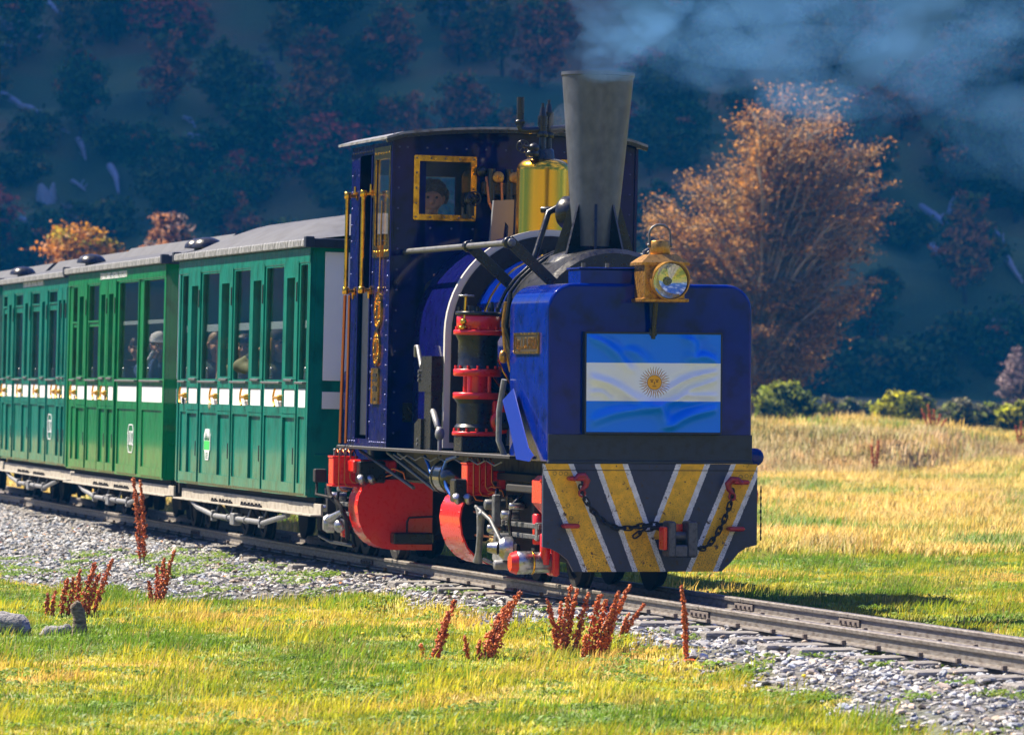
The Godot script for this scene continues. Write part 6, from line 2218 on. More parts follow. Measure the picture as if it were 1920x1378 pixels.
func make_hillside_growth() -> void:
	var lm := leaf_material()
	var bark := mat(Color(0.2, 0.18, 0.16), 0.9)
	M.leaf = lm
	M.bark = bark
	var dk := Color(0.07, 0.17, 0.03)
	var ol := Color(0.22, 0.28, 0.04)
	var rust := Color(0.80, 0.24, 0.04)
	var red := Color(0.80, 0.13, 0.05)
	var gold := Color(0.66, 0.40, 0.05)
	var grey := Color(0.40, 0.38, 0.32)
	# kinds: [kind, low, high, odd colour, share of it, half-size, trunk height]
	var kinds := [
		["dark green", dk, ol, dk, 0.0, v3(1.5, 1.7, 1.5)], ["dark green", dk, dk * 1.5, rust, 0.12, v3(1.9, 1.9, 1.9)],
		["rust orange", rust, gold, dk, 0.25, v3(1.25, 1.9, 1.25)], ["rust orange", rust * 0.8, rust, ol, 0.3, v3(1.5, 1.8, 1.5)],
		["red-topped", dk, ol, red, 0.75, v3(1.5, 1.6, 1.5)], ["yellowing", ol, gold, dk, 0.3, v3(1.1, 1.9, 1.1)],
		["grey leafless", grey, grey * 0.7, ol, 0.2, v3(1.3, 1.7, 1.3)], ["low dark", dk, ol, gold, 0.1, v3(1.5, 0.9, 1.4)]]
	var protos := []
	for k in kinds.size():
		var q: Array = kinds[k]
		var low: bool = q[5].y < 1.0
		var t := thing("shrub" if low else "hillside_tree", "x", "shrub" if low else "tree", Transform3D(), "trees and shrubs on the wooded hillside")
		part(t, "trunk", trunk_mesh(200 + k, q[5].y * (0.8 if low else 1.5), 0.09, 5, q[5].x * 0.7), bark)
		part(t, "crown", crown(210 + k, 90, 56, 0.10, q[5], 0.0 if low else 0.12, q[1], q[2], q[3], q[4]), lm, Transform3D(), true)
		protos.append(t)
	# trees one can tell apart: foot in the photo, height in photo pixels, kind, what sets it apart
	var named := [
		[312, 215, 165, 3, "orange and green tree high on the hill left of the cab"], [150, 255, 175, 1, "broad dark tree on the upper left hillside"], [152, 150, 60, 4, "small red-topped tree above the broad dark tree on the left"],
		[575, 292, 190, 2, "tall rusty tree just left of the cab roof"], [626, 190, 120, 2, "slim orange tree above the tall rusty one left of the cab"], [488, 215, 125, 6, "grey leafless tree between the orange trees left of the cab"],
		[310, 402, 160, 1, "big dark tree above the coach roofs, left of the red one"], [448, 400, 130, 4, "dark tree with red top above the first coach roof"], [505, 352, 60, 4, "small red tree right of the red-topped one above the coach"],
		[372, 95, 95, 3, "reddish tree at the top of the picture, third from the left"], [528, 118, 125, 5, "yellowing tree at the top of the picture left of the cab"], [176, 84, 95, 5, "yellowing tree in the top left corner"],
		[640, 425, 130, 0, "dark tree just left of the brass rails of the cab"], [28, 82, 95, 3, "reddish tree in the top left corner of the picture"], [700, 170, 130, 0, "dark tree above the cab roof's left end"],
		[860, 130, 110, 3, "orange tree above the cab roof near the whistle"], [930, 110, 120, 5, "yellowing tree above the steam whistle"], [1050, 100, 110, 3, "rusty tree left of the chimney top"],
		[1215, 190, 110, 4, "red-topped tree right of the chimney in the smoke"], [1265, 300, 120, 5, "yellowing tree behind the big bare tree's left side"], [1700, 245, 120, 3, "orange tree in the smoke right of the big bare tree"],
		[1760, 215, 130, 4, "red-topped tree high on the right in the smoke"], [1880, 330, 120, 3, "orange tree at the right edge of the hillside"], [1850, 130, 120, 3, "rusty tree in the top right corner"],
		[1795, 400, 190, 1, "large dark tree on the right hillside above the fallen trunks"], [1905, 420, 150, 0, "dark tree cut by the right edge of the picture"], [1640, 640, 130, 1, "dark round tree low on the right hillside"],
		[1820, 520, 110, 7, "dark shrub among pale trunks on the right slope"], [1700, 470, 80, 7, "low shrub below the pale trunks on the right slope"], [1660, 560, 60, 7, "small shrub in the open grass of the right slope"],
		[1480, 730, 110, 7, "dark shrub behind the yellow-green bush beside the tank"], [1560, 748, 100, 7, "dark shrub at the foot of the hill right of the bare trunk"], [1650, 752, 110, 7, "dark shrub at the hill foot behind the yellow bush"],
		[1740, 755, 100, 7, "dark shrub at the hill foot behind the red dock"], [1815, 690, 90, 7, "shrub on the lower right slope near the pink tree"], [1640, 420, 50, 4, "small red shrub beside the big bare tree"],
		[60, 290, 90, 7, "shrub below the long pale trunk at the left edge"], [30, 350, 70, 7, "low shrub at the left edge of the slope"], [215, 300, 70, 7, "shrub in the left clearing between pale logs"]]
	var first := {}
	for q in named: place_tree(protos, first, q[3], on_hill(q[0], q[1]), q[2], q[4])
	rng.seed = 301
	var kept := named.duplicate()
	for i in 150:
		var px := rng.randf_range(-200, 2120)
		var py := rng.randf_range(-50, 730)
		if px > 1560 and py > 430 and py < 690 and rng.randf() < 0.7: continue
		if px < 330 and py > 230 and py < 400 and rng.randf() < 0.75: continue
		var p := on_hill(px, py)
		var k := [0, 2, 1, 1, 0, 5, 3, 7, 6, 1, 4, 5, 3][rng.randi() % 13] as int
		# say which one: beside the nearest of the trees already told apart
		var best: Array = named[0]
		for q in named:
			if Vector2(q[0] - px, q[1] - py).length() < Vector2(best[0] - px, best[1] - py).length(): best = q
		var dx: float = px - best[0]
		var dy: float = py - best[1]
		var side := ("right of" if dx > 0 else "left of") if absf(dx) > absf(dy) else ("below" if dy > 0 else "above")
		var far := "close " if Vector2(dx, dy).length() < 70 else ("well " if Vector2(dx, dy).length() > 150 else "")
		var lab := "%s %s %s%s the %s" % [kinds[k][0], "shrub" if k == 7 else "tree", far, side, " ".join((best[4] as String).split(" ").slice(0, 8))]
		var n := 0
		for q in kept: if q[4] == lab or (q[4] as String).ends_with(lab): n += 1
		if n: lab = ["second", "third", "fourth", "fifth"][mini(n - 1, 3)] + " " + lab
		place_tree(protos, first, k, p, rng.randf_range(110, 200) * (0.5 if k == 7 else 1.0), lab)
		kept.append([px, py, 0, k, lab])
	# the wood goes on to either side of the picture
	for k in [1, 2, 0]:
		var xs := []
		for i in 46:
			var px := rng.randf_range(-1500, -220) if i % 2 else rng.randf_range(2140, 3600)
			var p := on_hill(px, rng.randf_range(-60, 700))
			var sc := rng.randf_range(0.8, 1.4)
			xs.append(Transform3D(Basis(Vector3.UP, rng.randf() * TAU).scaled(v3(sc, sc * rng.randf_range(0.9, 1.2), sc)), p))
		scatter("woodland", (protos[k].get_node("crown") as MeshInstance3D).mesh, lm, xs, [], "continuing wood of %s trees on the hillside beyond the picture" % kinds[k][0], "forest")
	for k in protos.size():
		if not first.has(k): protos[k].free()
	# weathered trunks lying on the open slope
	var pale := tri_tex(mat(rgb(206, 210, 220), 0.85), ntex(91, 0.03, [[0.0, Color(0.6, 0.6, 0.6)], [1.0, Color(1, 1, 1)]], 256), Vector3(2, 2, 2))
	var logs := [[60, 0, 112, 36, "long pale trunk lying in the top left corner"], [124, 36, 158, 66, "pale trunk end below the long one, top left"], [4, 194, 56, 226, "long pale trunk lying at the left edge of the slope"], [40, 212, 80, 230, "thin pale branch beside the long trunk at the left edge"],
		[344, 232, 366, 254, "thin pale branch above the dark tree left of centre"], [354, 265, 408, 283, "pale trunk lying right of the dark tree above the coaches"], [146, 276, 160, 316, "upright pale snag in the left clearing"], [206, 330, 222, 370, "forked pale snag standing near the dark tree on the left"],
		[30, 240, 50, 256, "short pale log at the left edge of the clearing"], [40, 420, 68, 452, "pale log low on the left slope above the coaches"], [1728, 398, 1796, 452, "long pale trunk lying on the right slope"], [1780, 412, 1802, 386, "broken pale snag on the right slope"],
		[1868, 450, 1886, 482, "pale trunk near the right edge of the slope"], [1750, 474, 1772, 502, "short pale log below the long trunk on the right"], [1888, 500, 1918, 545, "pale log lying at the right edge of the slope"], [0, 150, 14, 132, "short pale log at the far left of the slope"],
		[72, 90, 84, 66, "thin snag near the top left yellowing tree"], [196, 70, 204, 88, "small pale snag right of the yellowing tree"], [508, 314, 516, 294, "pale snag beside the small red tree"], [90, 250, 130, 262, "thin pale branch across the left clearing"], [135, 350, 160, 368, "pale branch low in the left clearing"]]
	rng.seed = 302
	for q in logs:
		var a := on_hill(q[0], q[1]) + v3(0, 0.16, 0)
		var b := on_hill(q[2], q[3]) + v3(0, 0.16, 0)
		var mid := (a + b) / 2 + v3(rng.randf_range(-0.1, 0.1), rng.randf_range(0.05, 0.22), 0)
		var m := MB.new()
		var r0 := clampf(a.distance_to(b) * 0.07, 0.07, 0.15)
		m.tube([a, a.lerp(mid, 0.6), mid, b.lerp(mid, 0.4), b], r0, 7, false, [r0 * 1.1, r0, r0 * 0.85, r0 * 0.6, r0 * 0.35])
		for i in 3:
			var s := a.lerp(b, rng.randf_range(0.2, 0.9))
			m.tube([s, s + v3(rng.randf_range(-0.25, 0.25), rng.randf_range(0.1, 0.3), rng.randf_range(-0.2, 0.2))], 0.022, 5)
		one("fallen_trunk", m, pale, q[4], "log", Transform3D(), "weathered trunks lying on the hillside")
	# a pale broken stump on the left slope
	var m := MB.new()
	var s := on_hill(86, 388)
	m.tube([s - v3(0, 0.3, 0), s + v3(-0.1, 0.3, 0), s + v3(-0.25, 0.75, 0)], 0.3, 8, false, [0.42, 0.34, 0.1])
	m.tube([s - v3(0, 0.3, 0), s + v3(0.25, 0.2, 0), s + v3(0.3, 0.8, 0)], 0.2, 7, false, [0.35, 0.22, 0.05])
	one("broken_stump", m, pale, "broken pale stump standing in the left clearing above the coaches", "stump")

func place_tree(protos: Array, first: Dictionary, k: int, p: Vector3, h_px: float, label: String) -> void:
	var t: Node3D = protos[k]
	var base_h := 0.0
	if first.has(k):
		var nm: String = t.name
		t = t.duplicate()
		t.name = numbered("shrub" if nm.begins_with("shrub") else "hillside_tree")
		add_child(t)
	first[k] = true
	base_h = [3.7, 4.1, 4.1, 3.9, 3.6, 4.1, 3.7, 1.8][k]
	var sc := h_px / 10000.0 * -p.z / base_h
	t.transform = Transform3D(Basis(Vector3.UP, rng.randf() * TAU).scaled(v3(sc * rng.randf_range(0.75, 1.3), sc, sc * rng.randf_range(0.75, 1.3))), p)
	t.set_meta("label", label)

func bush(called: String, label: String, p: Vector3, w: float, h: float, sd: int, low: Color, high: Color, odd: Color, share: float, group := "") -> void:
	var t := thing(called, label, "bush", Transform3D(Basis.IDENTITY, p), group)
	part(t, "stem", trunk_mesh(sd, h * 0.6, 0.03, 6, w * 0.3), M.bark)
	part(t, "crown", crown(sd, 75, 60, 0.075, v3(w / 2, h / 2, w / 2), 0.0, low, high, odd, share), M.leaf, Transform3D(), true)

func make_field_growth() -> void:
	# the big bare lenga beech
	var f := at(1412, 742, 132.0)
	f.y = ground_h(f.x, f.z)
	var T := thing("bare_beech", "large brown-leaved tree with grey branches standing in the field right of the chimney", "tree", Transform3D(Basis.IDENTITY, f))
	var r := RandomNumberGenerator.new()
	r.seed = 401
	var wood := MB.new()
	var L := Leaves.new()
	wood.tube([v3(0, -0.3, 0), v3(0.02, 0.8, 0), v3(0.06, 1.8, 0), v3(0.2, 3.4, 0.05), v3(0.45, 5.2, 0), v3(0.95, 7.3, 0)], 0.2, 9, false, [0.26, 0.19, 0.16, 0.12, 0.07, 0.02])
	var orange := Color(0.66, 0.27, 0.04)
	var tan := Color(0.54, 0.32, 0.10)
	var n := 0
	while n < 135:
		var d := Vector3(r.randfn(), r.randfn() * 0.9, r.randfn() * 0.55).normalized()
		var e := Vector3(d.x * 2.95, d.y * 3.6, d.z * 1.7) * pow(r.randf(), 0.22) + v3(0.35, 4.95, 0)
		# outline of the photo's crown: pointed to the upper right, cut in on the left top
		if e.y > 5.2 and e.x < -2.6 + (e.y - 5.2) * 1.05: continue
		if e.y > 7.0 and e.x > 2.2: continue
		if n < 14: e = v3(r.randf_range(-0.2, 2.0), r.randf_range(6.6, 7.75), r.randf_range(-0.8, 0.8))
		if e.y < 2.3 and (e.x < 0.4 or e.y < 0.9 or r.randf() < 0.5): continue
		n += 1
		var ys := clampf(e.y * 0.42 - 0.1, 0.9, 4.8)
		var a := v3(0.02, ys, 0) + v3(1, 0, 0) * 0.06 * ys
		var c := v3(lerpf(a.x, e.x, 0.45), lerpf(ys, e.y, 0.62), lerpf(a.z, e.z, 0.45))
		var pts := []
		for i in 7:
			var t := i / 6.0
			var p := a * (1 - t) * (1 - t) + c * 2.0 * t * (1 - t) + e * t * t
			pts.append(p + v3(r.randfn(), r.randfn(), r.randfn()) * 0.045)
		var rad := []
		for i in 7: rad.append(lerpf(0.065, 0.02, i / 6.0))
		wood.tube(pts, 0.03, 5, false, rad)
		for k in 13:
			var t := pow(r.randf(), 0.6)
			var i := clampi(int(t * 6), 0, 5)
			var p: Vector3 = (pts[i] as Vector3).lerp(pts[i + 1], t * 6 - i)
			var out := (p - v3(0.2, 4.0, 0)); out.y *= 0.3
			var g := (out.normalized() * 0.8 + Vector3(r.randfn(), 0.35 + 0.3 * r.randfn(), r.randfn()) * 0.55).normalized()
			var ln := r.randf_range(0.35, 0.85)
			var q := p + g * ln
			wood.tube([p, p.lerp(q, 0.5) + v3(0, -0.03, 0), q], 0.012, 4, false, [0.022, 0.015, 0.007])
			var col := orange.lerp(tan, r.randf())
			for s in 48:
				var o := p.lerp(q, 0.3 + 0.8 * r.randf()) + Vector3(r.randfn() * 0.19, r.randfn() * 0.05, r.randfn() * 0.19)
				var j := r.randf_range(0.7, 1.3)
				L.leaf(o, r.randf_range(0.026, 0.05), r, v3(-0.2, 0.9, 0.2), Color(col.r * j, col.g * j, col.b * j), 0.5)
	part(T, "trunk_and_limbs", wood, tri_tex(mat(Color(0.60, 0.57, 0.52), 0.9), M.grime, Vector3.ONE))
	part(T, "crown", L.mesh(), M.leaf, Transform3D(), true)
	# two orange trees behind the coaches, one pinkish bare tree at the right edge
	for q in [[152, 140.0, 2.6, 1.25, 411, "round orange tree showing above the coach roofs at the left", Color(0.55, 0.20, 0.02), Color(0.62, 0.30, 0.02)], [318, 146.0, 2.9, 0.95, 412, "orange tree with grey wisps above the coach roofs, right of the round one", Color(0.52, 0.20, 0.06), Color(0.55, 0.26, 0.12)]]:
		var p := at(q[0], 740, q[1])
		p.y = ground_h(p.x, p.z)
		var t := thing("orange_tree", q[5], "tree", Transform3D(Basis.IDENTITY, p))
		part(t, "trunk", trunk_mesh(q[4], 4.6, 0.1, 7, 1.0), M.bark)
		part(t, "crown", crown(q[4], 95, 62, 0.07, v3(q[3], 1.6, q[3]), q[2], q[6], q[7], Color(0.34, 0.24, 0.22) if q[4] == 412 else Color(0.45, 0.36, 0.03), 0.2), M.leaf, Transform3D(), true)
	var pp := at(1905, 765, 165.0)
	pp.y = ground_h(pp.x, pp.z)
	var pt := thing("pinkish_tree", "pale pinkish bare tree at the right edge of the picture behind the mound", "tree", Transform3D(Basis.IDENTITY, pp))
	part(pt, "trunk", trunk_mesh(421, 1.8, 0.06, 8, 0.6), mat(Color(0.6, 0.55, 0.55), 0.9))
	part(pt, "crown", crown(421, 80, 46, 0.05, v3(0.62, 1.1, 0.6), 0.25, Color(0.36, 0.26, 0.28), Color(0.42, 0.32, 0.32), Color(0.3, 0.2, 0.2), 0.2), M.leaf, Transform3D(), true)
	# bushes beyond the mound
	var yg := Color(0.38, 0.42, 0.03)
	var yl := Color(0.58, 0.54, 0.03)
	var dg := Color(0.18, 0.24, 0.03)
	var gy := Color(0.28, 0.25, 0.16)
	for q in [[1470, 795, 128.0, 1.75, 1.0, yg, dg, "rounded yellow-green bush beside the tank, beyond the mound"], [1555, 790, 150.0, 0.5, 0.75, Color(0.5, 0.34, 0.03), gy, "small golden bush right of the rounded yellow-green one"], [1598, 785, 155.0, 1.1, 0.55, gy, dg, "grey-green low bush between the yellow bushes"], [1690, 792, 128.0, 1.5, 0.72, yl, yg, "bright yellow bush behind the mound crest"],
		[1730, 775, 150.0, 0.8, 0.6, gy, dg, "grey bush right behind the bright yellow one"], [1805, 795, 140.0, 1.5, 0.62, dg, gy, "olive bush right of the red dock on the mound"], [1862, 800, 140.0, 0.9, 0.62, gy, dg, "greyish bush near the right edge behind the mound"], [1905, 808, 128.0, 0.9, 0.7, yl, yg, "yellow-green bush at the right edge of the picture"], [1440, 790, 140.0, 1.0, 0.9, yg, dg, "green bush peeping out right beside the tank edge"]]:
		var p := at(q[0], q[1], q[2])
		p.y = maxf(p.y - 0.1, ground_h(p.x, p.z) - 0.05)
		p.y = ground_h(p.x, p.z)
		var top := at(q[0], q[1] - q[4] * 10000.0 / q[2], q[2]).y
		bush("field_bush", q[7], p, q[3], maxf(top - p.y, 0.4) * 1.02, 430 + int(q[0]), q[5], q[6], q[6], 0.2, "bushes beyond the grassy mound")
	# a second slope added unseen behind the viewer, for the tank paint to mirror
	var vv := PackedVector3Array()
	var cc := PackedColorArray()
	for j in 24:
		for i in 61:
			var x := (i - 30) * 18.0
			var z := 70.0 + j * 9.0
			var d := j * 9.0
			vv.append(v3(x, -0.8 + maxf(0.0, d * 0.34 + 6.0 * n_hill.get_noise_2d(x * 0.6, z) * smoothstep(0.0, 40.0, d)), z))
			cc.append(slope_colour(n_hill.get_noise_2d(x * 2.0, z * 3.0)))
	structure("added_hill_opposite", grid_mesh(vv, cc, 61, 24), tri_ground(), true)

# ---------------------------------------------------------------- docks, stump, stones, grass
func dock_stem(m: MB, a: Vector3, b: Vector3, fat: float, r: RandomNumberGenerator, bare := 0.12) -> void:
	# a bent stem from a to b, its upper part thick with seed clusters
	var mid := a.lerp(b, 0.5) + v3(r.randf_range(-0.02, 0.02), 0.0, r.randf_range(-0.02, 0.02)) - v3((b - a).x, 0, (b - a).z) * 0.18
	m.col = Color(0.10, 0.028, 0.012)
	m.tube([a, mid, b], 0.004, 5, false, [0.006, 0.005, 0.002])
	var L := a.distance_to(b)
	var n := int(L / 0.0022 * (0.6 + fat * 16.0))
	for i in n:
		var t := bare + (1.0 - bare) * i / float(n)
		if r.randf() < 0.06: continue
		var p := a * (1 - t) * (1 - t) + mid * 2 * t * (1 - t) + b * t * t
		var w := fat * (0.25 + 0.75 * sin(PI * pow(clampf((t - bare * 0.6) / (1.0 - bare * 0.6), 0, 1), 0.8) * 0.93 + 0.12)) * (0.8 + 0.3 * sin(t * 41.0 + a.x * 30.0))
		var d := Vector3(r.randfn(), r.randfn() * 0.4, r.randfn()).normalized()
		var c := p + d * w * sqrt(r.randf())
		var s := r.randf_range(0.0055, 0.0105)
		var k := r.randf_range(0.6, 1.25)
		var q := r.randf()
		m.col = Color(0.60 * k, 0.13 * k, 0.015 * k)
		if q < 0.15: m.col = Color(0.62 * k, 0.2 * k, 0.035 * k)
		elif q > 0.8: m.col = Color(0.36 * k, 0.06 * k, 0.015 * k)
		# one seed: a small octahedron tilted at random
		var B := Basis(Vector3(r.randfn(), r.randfn(), r.randfn()).normalized(), r.randf() * TAU)
		var v := [B.x * s, B.z * s, -B.x * s, -B.z * s]
		var top := B.y * s * 1.4
		for e in 4:
			var nn: Vector3 = (v[e] + v[(e + 1) % 4] + top).normalized()
			m.tri(c + v[e], c + v[(e + 1) % 4], c + top, nn, nn, nn)
			nn = (v[e] + v[(e + 1) % 4] - top).normalized()
			m.tri(c + v[e], c + v[(e + 1) % 4], c - top, nn, nn, nn)

func make_near_plants() -> void:
	var seed_mat := mat(Color(1, 1, 1), 0.7)
	seed_mat.vertex_color_use_as_albedo = true
	var leaf_m := mat(Color(0.86, 0.36, 0.06), 0.6)
	leaf_m.backlight_enabled = true; leaf_m.backlight = Color(0.6, 0.6, 0.6)
	# label, foot in the photo, stems as [foot dx, foot dy, tip x, tip y, thickness]
	var plants := [
		["single slanting dock with a small shoot, leftmost of the docks before the loco", 810, 1246, [[0, -2, 853, 1127, 0.028], [6, -4, 838, 1158, 0.026], [-24, -4, 789, 1206, 0.012]]],
		["thickest dock plume with small shoots, under the red step of the locomotive", 912, 1246, [[0, -4, 976, 1110, 0.038], [8, 0, 960, 1128, 0.036], [-8, 0, 946, 1140, 0.032], [-32, 0, 871, 1192, 0.013], [-12, -2, 900, 1200, 0.012]]],
		["dock of four upright stems left of the densest clump before the beam", 1055, 1232, [[-12, -6, 1026, 1124, 0.018], [-2, -2, 1070, 1098, 0.022], [6, 0, 1083, 1104, 0.02], [18, 2, 1104, 1112, 0.024], [0, -2, 1052, 1128, 0.015]]],
		["densest clump of dock stems in the middle before the buffer beam", 1112, 1242, [[-10, -4, 1126, 1116, 0.026], [0, -2, 1136, 1124, 0.026], [10, -4, 1152, 1132, 0.024], [12, -2, 1160, 1108, 0.02], [20, -4, 1182, 1096, 0.022], [-16, 2, 1098, 1190, 0.02]]],
		["small slanting dock right of the densest clump", 1166, 1206, [[0, -2, 1209, 1132, 0.016], [6, 2, 1172, 1160, 0.012], [-2, 4, 1180, 1150, 0.010]]],
		["lone thin dock with orange leaves at its foot, rightmost of the docks", 1285, 1250, [[0, 0, 1278, 1098, 0.014], [2, -2, 1283, 1140, 0.015]]],
		["broad clump of seven dock stems behind the stump at the left", 150, 1162, [[-60, 4, 91, 1112, 0.016], [-52, 2, 104, 1108, 0.016], [-36, 4, 127, 1084, 0.022], [-24, 4, 138, 1082, 0.024], [-8, -8, 148, 1068, 0.024], [4, -8, 176, 1056, 0.028], [14, -10, 186, 1076, 0.026], [22, -16, 210, 1048, 0.022]]],
		["dock clump of four stems above the grass, right of the stump", 292, 1142, [[-10, 2, 277, 1090, 0.020], [-2, -2, 293, 1062, 0.018], [4, 0, 308, 1046, 0.022], [10, 0, 328, 1032, 0.022]]],
		["tall thin pair of dock stems standing against the second coach", 266, 1066, [[-3, 0, 250, 896, 0.026], [3, 0, 263, 900, 0.024]]]]
	var r := RandomNumberGenerator.new()
	r.seed = 501
	for q in plants:
		var f := spot(q[1], q[2])
		var t := thing("dock_plant", q[0], "dock plant", Transform3D(Basis.IDENTITY, f), "rust-red seeding docks in the foreground")
		var d := -f.z
		for s in q[3]:
			var a := at(q[1] + s[0], q[2] + s[1], d) - f
			a.z += r.randf_range(-0.05, 0.05)
			a.y = ground_h(f.x + a.x, f.z + a.z) - f.y
			var b := at(s[2], s[3], d) - f
			b.z += r.randf_range(-0.08, 0.08)
			var m := MB.new()
			dock_stem(m, a, b, s[4] * 1.35, r)
			part(t, "seed_stem", m, seed_mat, Transform3D(), true)
		var lm := MB.new()
		for k in 4:
			var a := r.randf() * TAU
			var o := v3(cos(a), 0.25, sin(a) * 0.6)
			leaf_blade(lm, v3(0, 0.01, 0), o, r.randf_range(0.06, 0.11), 0.022)
		part(t, "leaf", lm, leaf_m if r.randf() < 0.5 or q[1] == 1285 else mat(Color(0.28, 0.42, 0.08), 0.6))
	# far docks on the mound and in the field
	for q in [["red dock on the crest of the mound", 1752, 792, 758, 96.0, 5], ["red dock in front of the shaded bank of the mound", 1641, 872, 826, 84.0, 2], ["red dock at the right edge of the mound", 1916, 826, 790, 100.0, 3]]:
		var f := at(q[1], q[2], q[4])
		f.y = ground_h(f.x, f.z)
		var t := thing("dock_plant", q[0], "dock plant", Transform3D(Basis.IDENTITY, f), "rust-red docks on the mound")
		var h: float = at(q[1], q[3], q[4]).y - f.y
		for k in q[5]:
			var m := MB.new()
			var x: float = (k - (q[5] - 1) / 2.0) * 0.07
			dock_stem(m, v3(x * 0.4, 0, 0), v3(x * 1.6, maxf(h, 0.3) * (1.0 - 0.14 * absf(k - 1)), 0), 0.045, r)
			part(t, "seed_stem", m, seed_mat, Transform3D(), true)
	# stump, log and weathered wood at the left
	var rough := tri_tex(mat(Color(1, 1, 1), 0.9), ntex(92, 0.025, [[0.0, rgb(58, 46, 36)], [0.45, rgb(112, 96, 78)], [1.0, rgb(170, 156, 136)]], 256, 5), Vector3(3, 7, 3), ntex_normal(93, 0.05, 8.0, 256, 5), 1.0)
	var grey_wood := tri_tex(mat(Color(1, 1, 1), 0.9), ntex(94, 0.03, [[0.0, rgb(66, 66, 70)], [0.5, rgb(132, 130, 130)], [1.0, rgb(186, 184, 180)]], 256, 5), Vector3(2, 9, 4), ntex_normal(95, 0.05, 8.0, 256, 5), 1.0)
	var f := spot(148, 1200)
	var m := MB.new()
	gnarled(m, [v3(-0.01, -0.08, 0), v3(0.0, 0.06, 0), v3(0.0, 0.14, 0.0), v3(-0.015, 0.20, 0.0), v3(-0.005, 0.235, 0)], [0.062, 0.047, 0.04, 0.038, 0.016], 61)
	one("stump", m, rough, "short dark upright stump in the grass at the lower left", "stump", Transform3D(Basis.IDENTITY, f))
	f = spot(108, 1198)
	m = MB.new()
	gnarled(m, [v3(-0.10, 0.0, 0.02), v3(-0.06, 0.03, 0.0), v3(0.0, 0.035, 0), v3(0.05, 0.055, -0.02), v3(0.09, 0.05, -0.03)], [0.028, 0.045, 0.04, 0.036, 0.02], 62)
	one("log", m, grey_wood, "small pale log lying against the foot of the dark stump", "log", Transform3D(Basis.IDENTITY, f))
	f = spot(10, 1196)
	m = MB.new()
	gnarled(m, [v3(-0.25, 0.02, -0.05), v3(-0.12, 0.05, 0), v3(0.0, 0.075, 0.02), v3(0.09, 0.07, 0.04), v3(0.15, 0.03, 0.06)], [0.06, 0.085, 0.085, 0.07, 0.03], 63)
	one("log", m, grey_wood, "weathered grey log end at the left edge of the picture", "log", Transform3D(Basis.IDENTITY, f))
	f = at(1785, 997, 55.0)
	f.y = ground_h(f.x, f.z)
	m = MB.new()
	gnarled(m, [v3(-0.08, 0.02, 0), v3(0, 0.05, 0), v3(0.08, 0.02, 0)], [0.03, 0.05, 0.03], 64)
	one("field_stone", m, M.sole, "grey stone lying in the dry grass right of the buffer beam", "stone", Transform3D(Basis.IDENTITY, f))
	# small leafy weeds by the rail, dandelions, fallen leaves
	r.seed = 502
	for q in [[738, 1072, "bright green weed beside the near rail under the red step", 0.05], [1000, 1128, "small green weed by the rail below the steel drum", 0.025], [1430, 1150, "dry brown tuft between the rails", 0.03]]:
		f = spot(q[0], q[1])
		var lm := MB.new()
		for k in 26:
			var a := r.randf() * TAU
			leaf_blade(lm, v3(r.randf_range(-1, 1) * q[3] * 1.6, 0, r.randf_range(-1, 1) * q[3]), v3(cos(a), r.randf_range(0.4, 1.4), sin(a)), q[3] * r.randf_range(0.6, 1.3), q[3] * 0.22)
		one("weed", lm, mat(Color(0.35, 0.5, 0.08) if q[0] < 1200 else Color(0.4, 0.33, 0.2), 0.6), q[2], "weed", Transform3D(Basis.IDENTITY, f))
	var yellow := mat(Color(0.98, 0.86, 0.05), 0.6)
	for q in [[480, 1146, "left in the open grass"], [633, 1142, "left of the slanting dock"], [1250, 1172, "on the gravel before the rails"], [1508, 1282, "on the gravel edge at the right"], [680, 1200, "below the slanting dock's left"], [1085, 1222, "among the dock stems"], [1268, 1252, "beside the rightmost dock"]]:
		f = spot(q[0], q[1])
		m = MB.new()
		m.ball(v3(0, 0.035, 0), v3(0.013, 0.008, 0.013), 10, 6)
		m.cyl(v3(0, -0.01, 0), v3(0, 0.03, 0), 0.0015, 0.0015, 5)
		one("yellow_flower", m, yellow, "small yellow flower " + q[2], "flower", Transform3D(Basis.IDENTITY, f), "yellow flowers in the grass")
	var lf := MB.new()
	leaf_blade(lf, v3(-0.5, 0.05, 0), v3(1, 0.12, 0), 1.0, 0.3)
	var xs := []
	var cs := []
	for i in 420:
		var ss := r.randf_range(-22, 8)
		var X := frame(ss, 0.0, -r.randf_range(0.4, 3.0))
		var p := X.origin
		if gravel(p.x, p.z) < 0.3 or r.randf() < 0.4 and ss > -8: continue
		p.y = ground_h(p.x, p.z) + 0.022
		var B := Basis(Vector3.UP, r.randf() * TAU).rotated(Vector3.RIGHT, r.randf_range(-0.5, 0.5)) * Basis.from_scale(Vector3.ONE * r.randf_range(0.02, 0.045))
		xs.append(Transform3D(B, p))
		var u := r.randf()
		cs.append(Color(0.55, 0.2, 0.03) if u < 0.5 else Color(0.45, 0.38, 0.03) if u < 0.75 else Color(0.3, 0.06, 0.02))
	scatter("fallen_leaves", lf.mesh(), seed_mat, xs, cs, "orange and yellow fallen leaves scattered on the gravel", "leaves")

func leaf_blade(m: MB, p: Vector3, dir: Vector3, ln: float, w: float) -> void:
	var d := dir.normalized()
	var s := d.cross(Vector3.UP).normalized()
	var n := s.cross(d).normalized()
	var tip := p + d * ln - v3(0, ln * 0.18, 0)
	var mid := p + d * ln * 0.5 + n * ln * 0.06
	m.tri(p, mid + s * w, mid, n, n, n)
	m.tri(p, mid, mid - s * w, n, n, n)
	m.tri(mid + s * w, tip, mid, n, n, n)
	m.tri(mid, tip, mid - s * w, n, n, n)

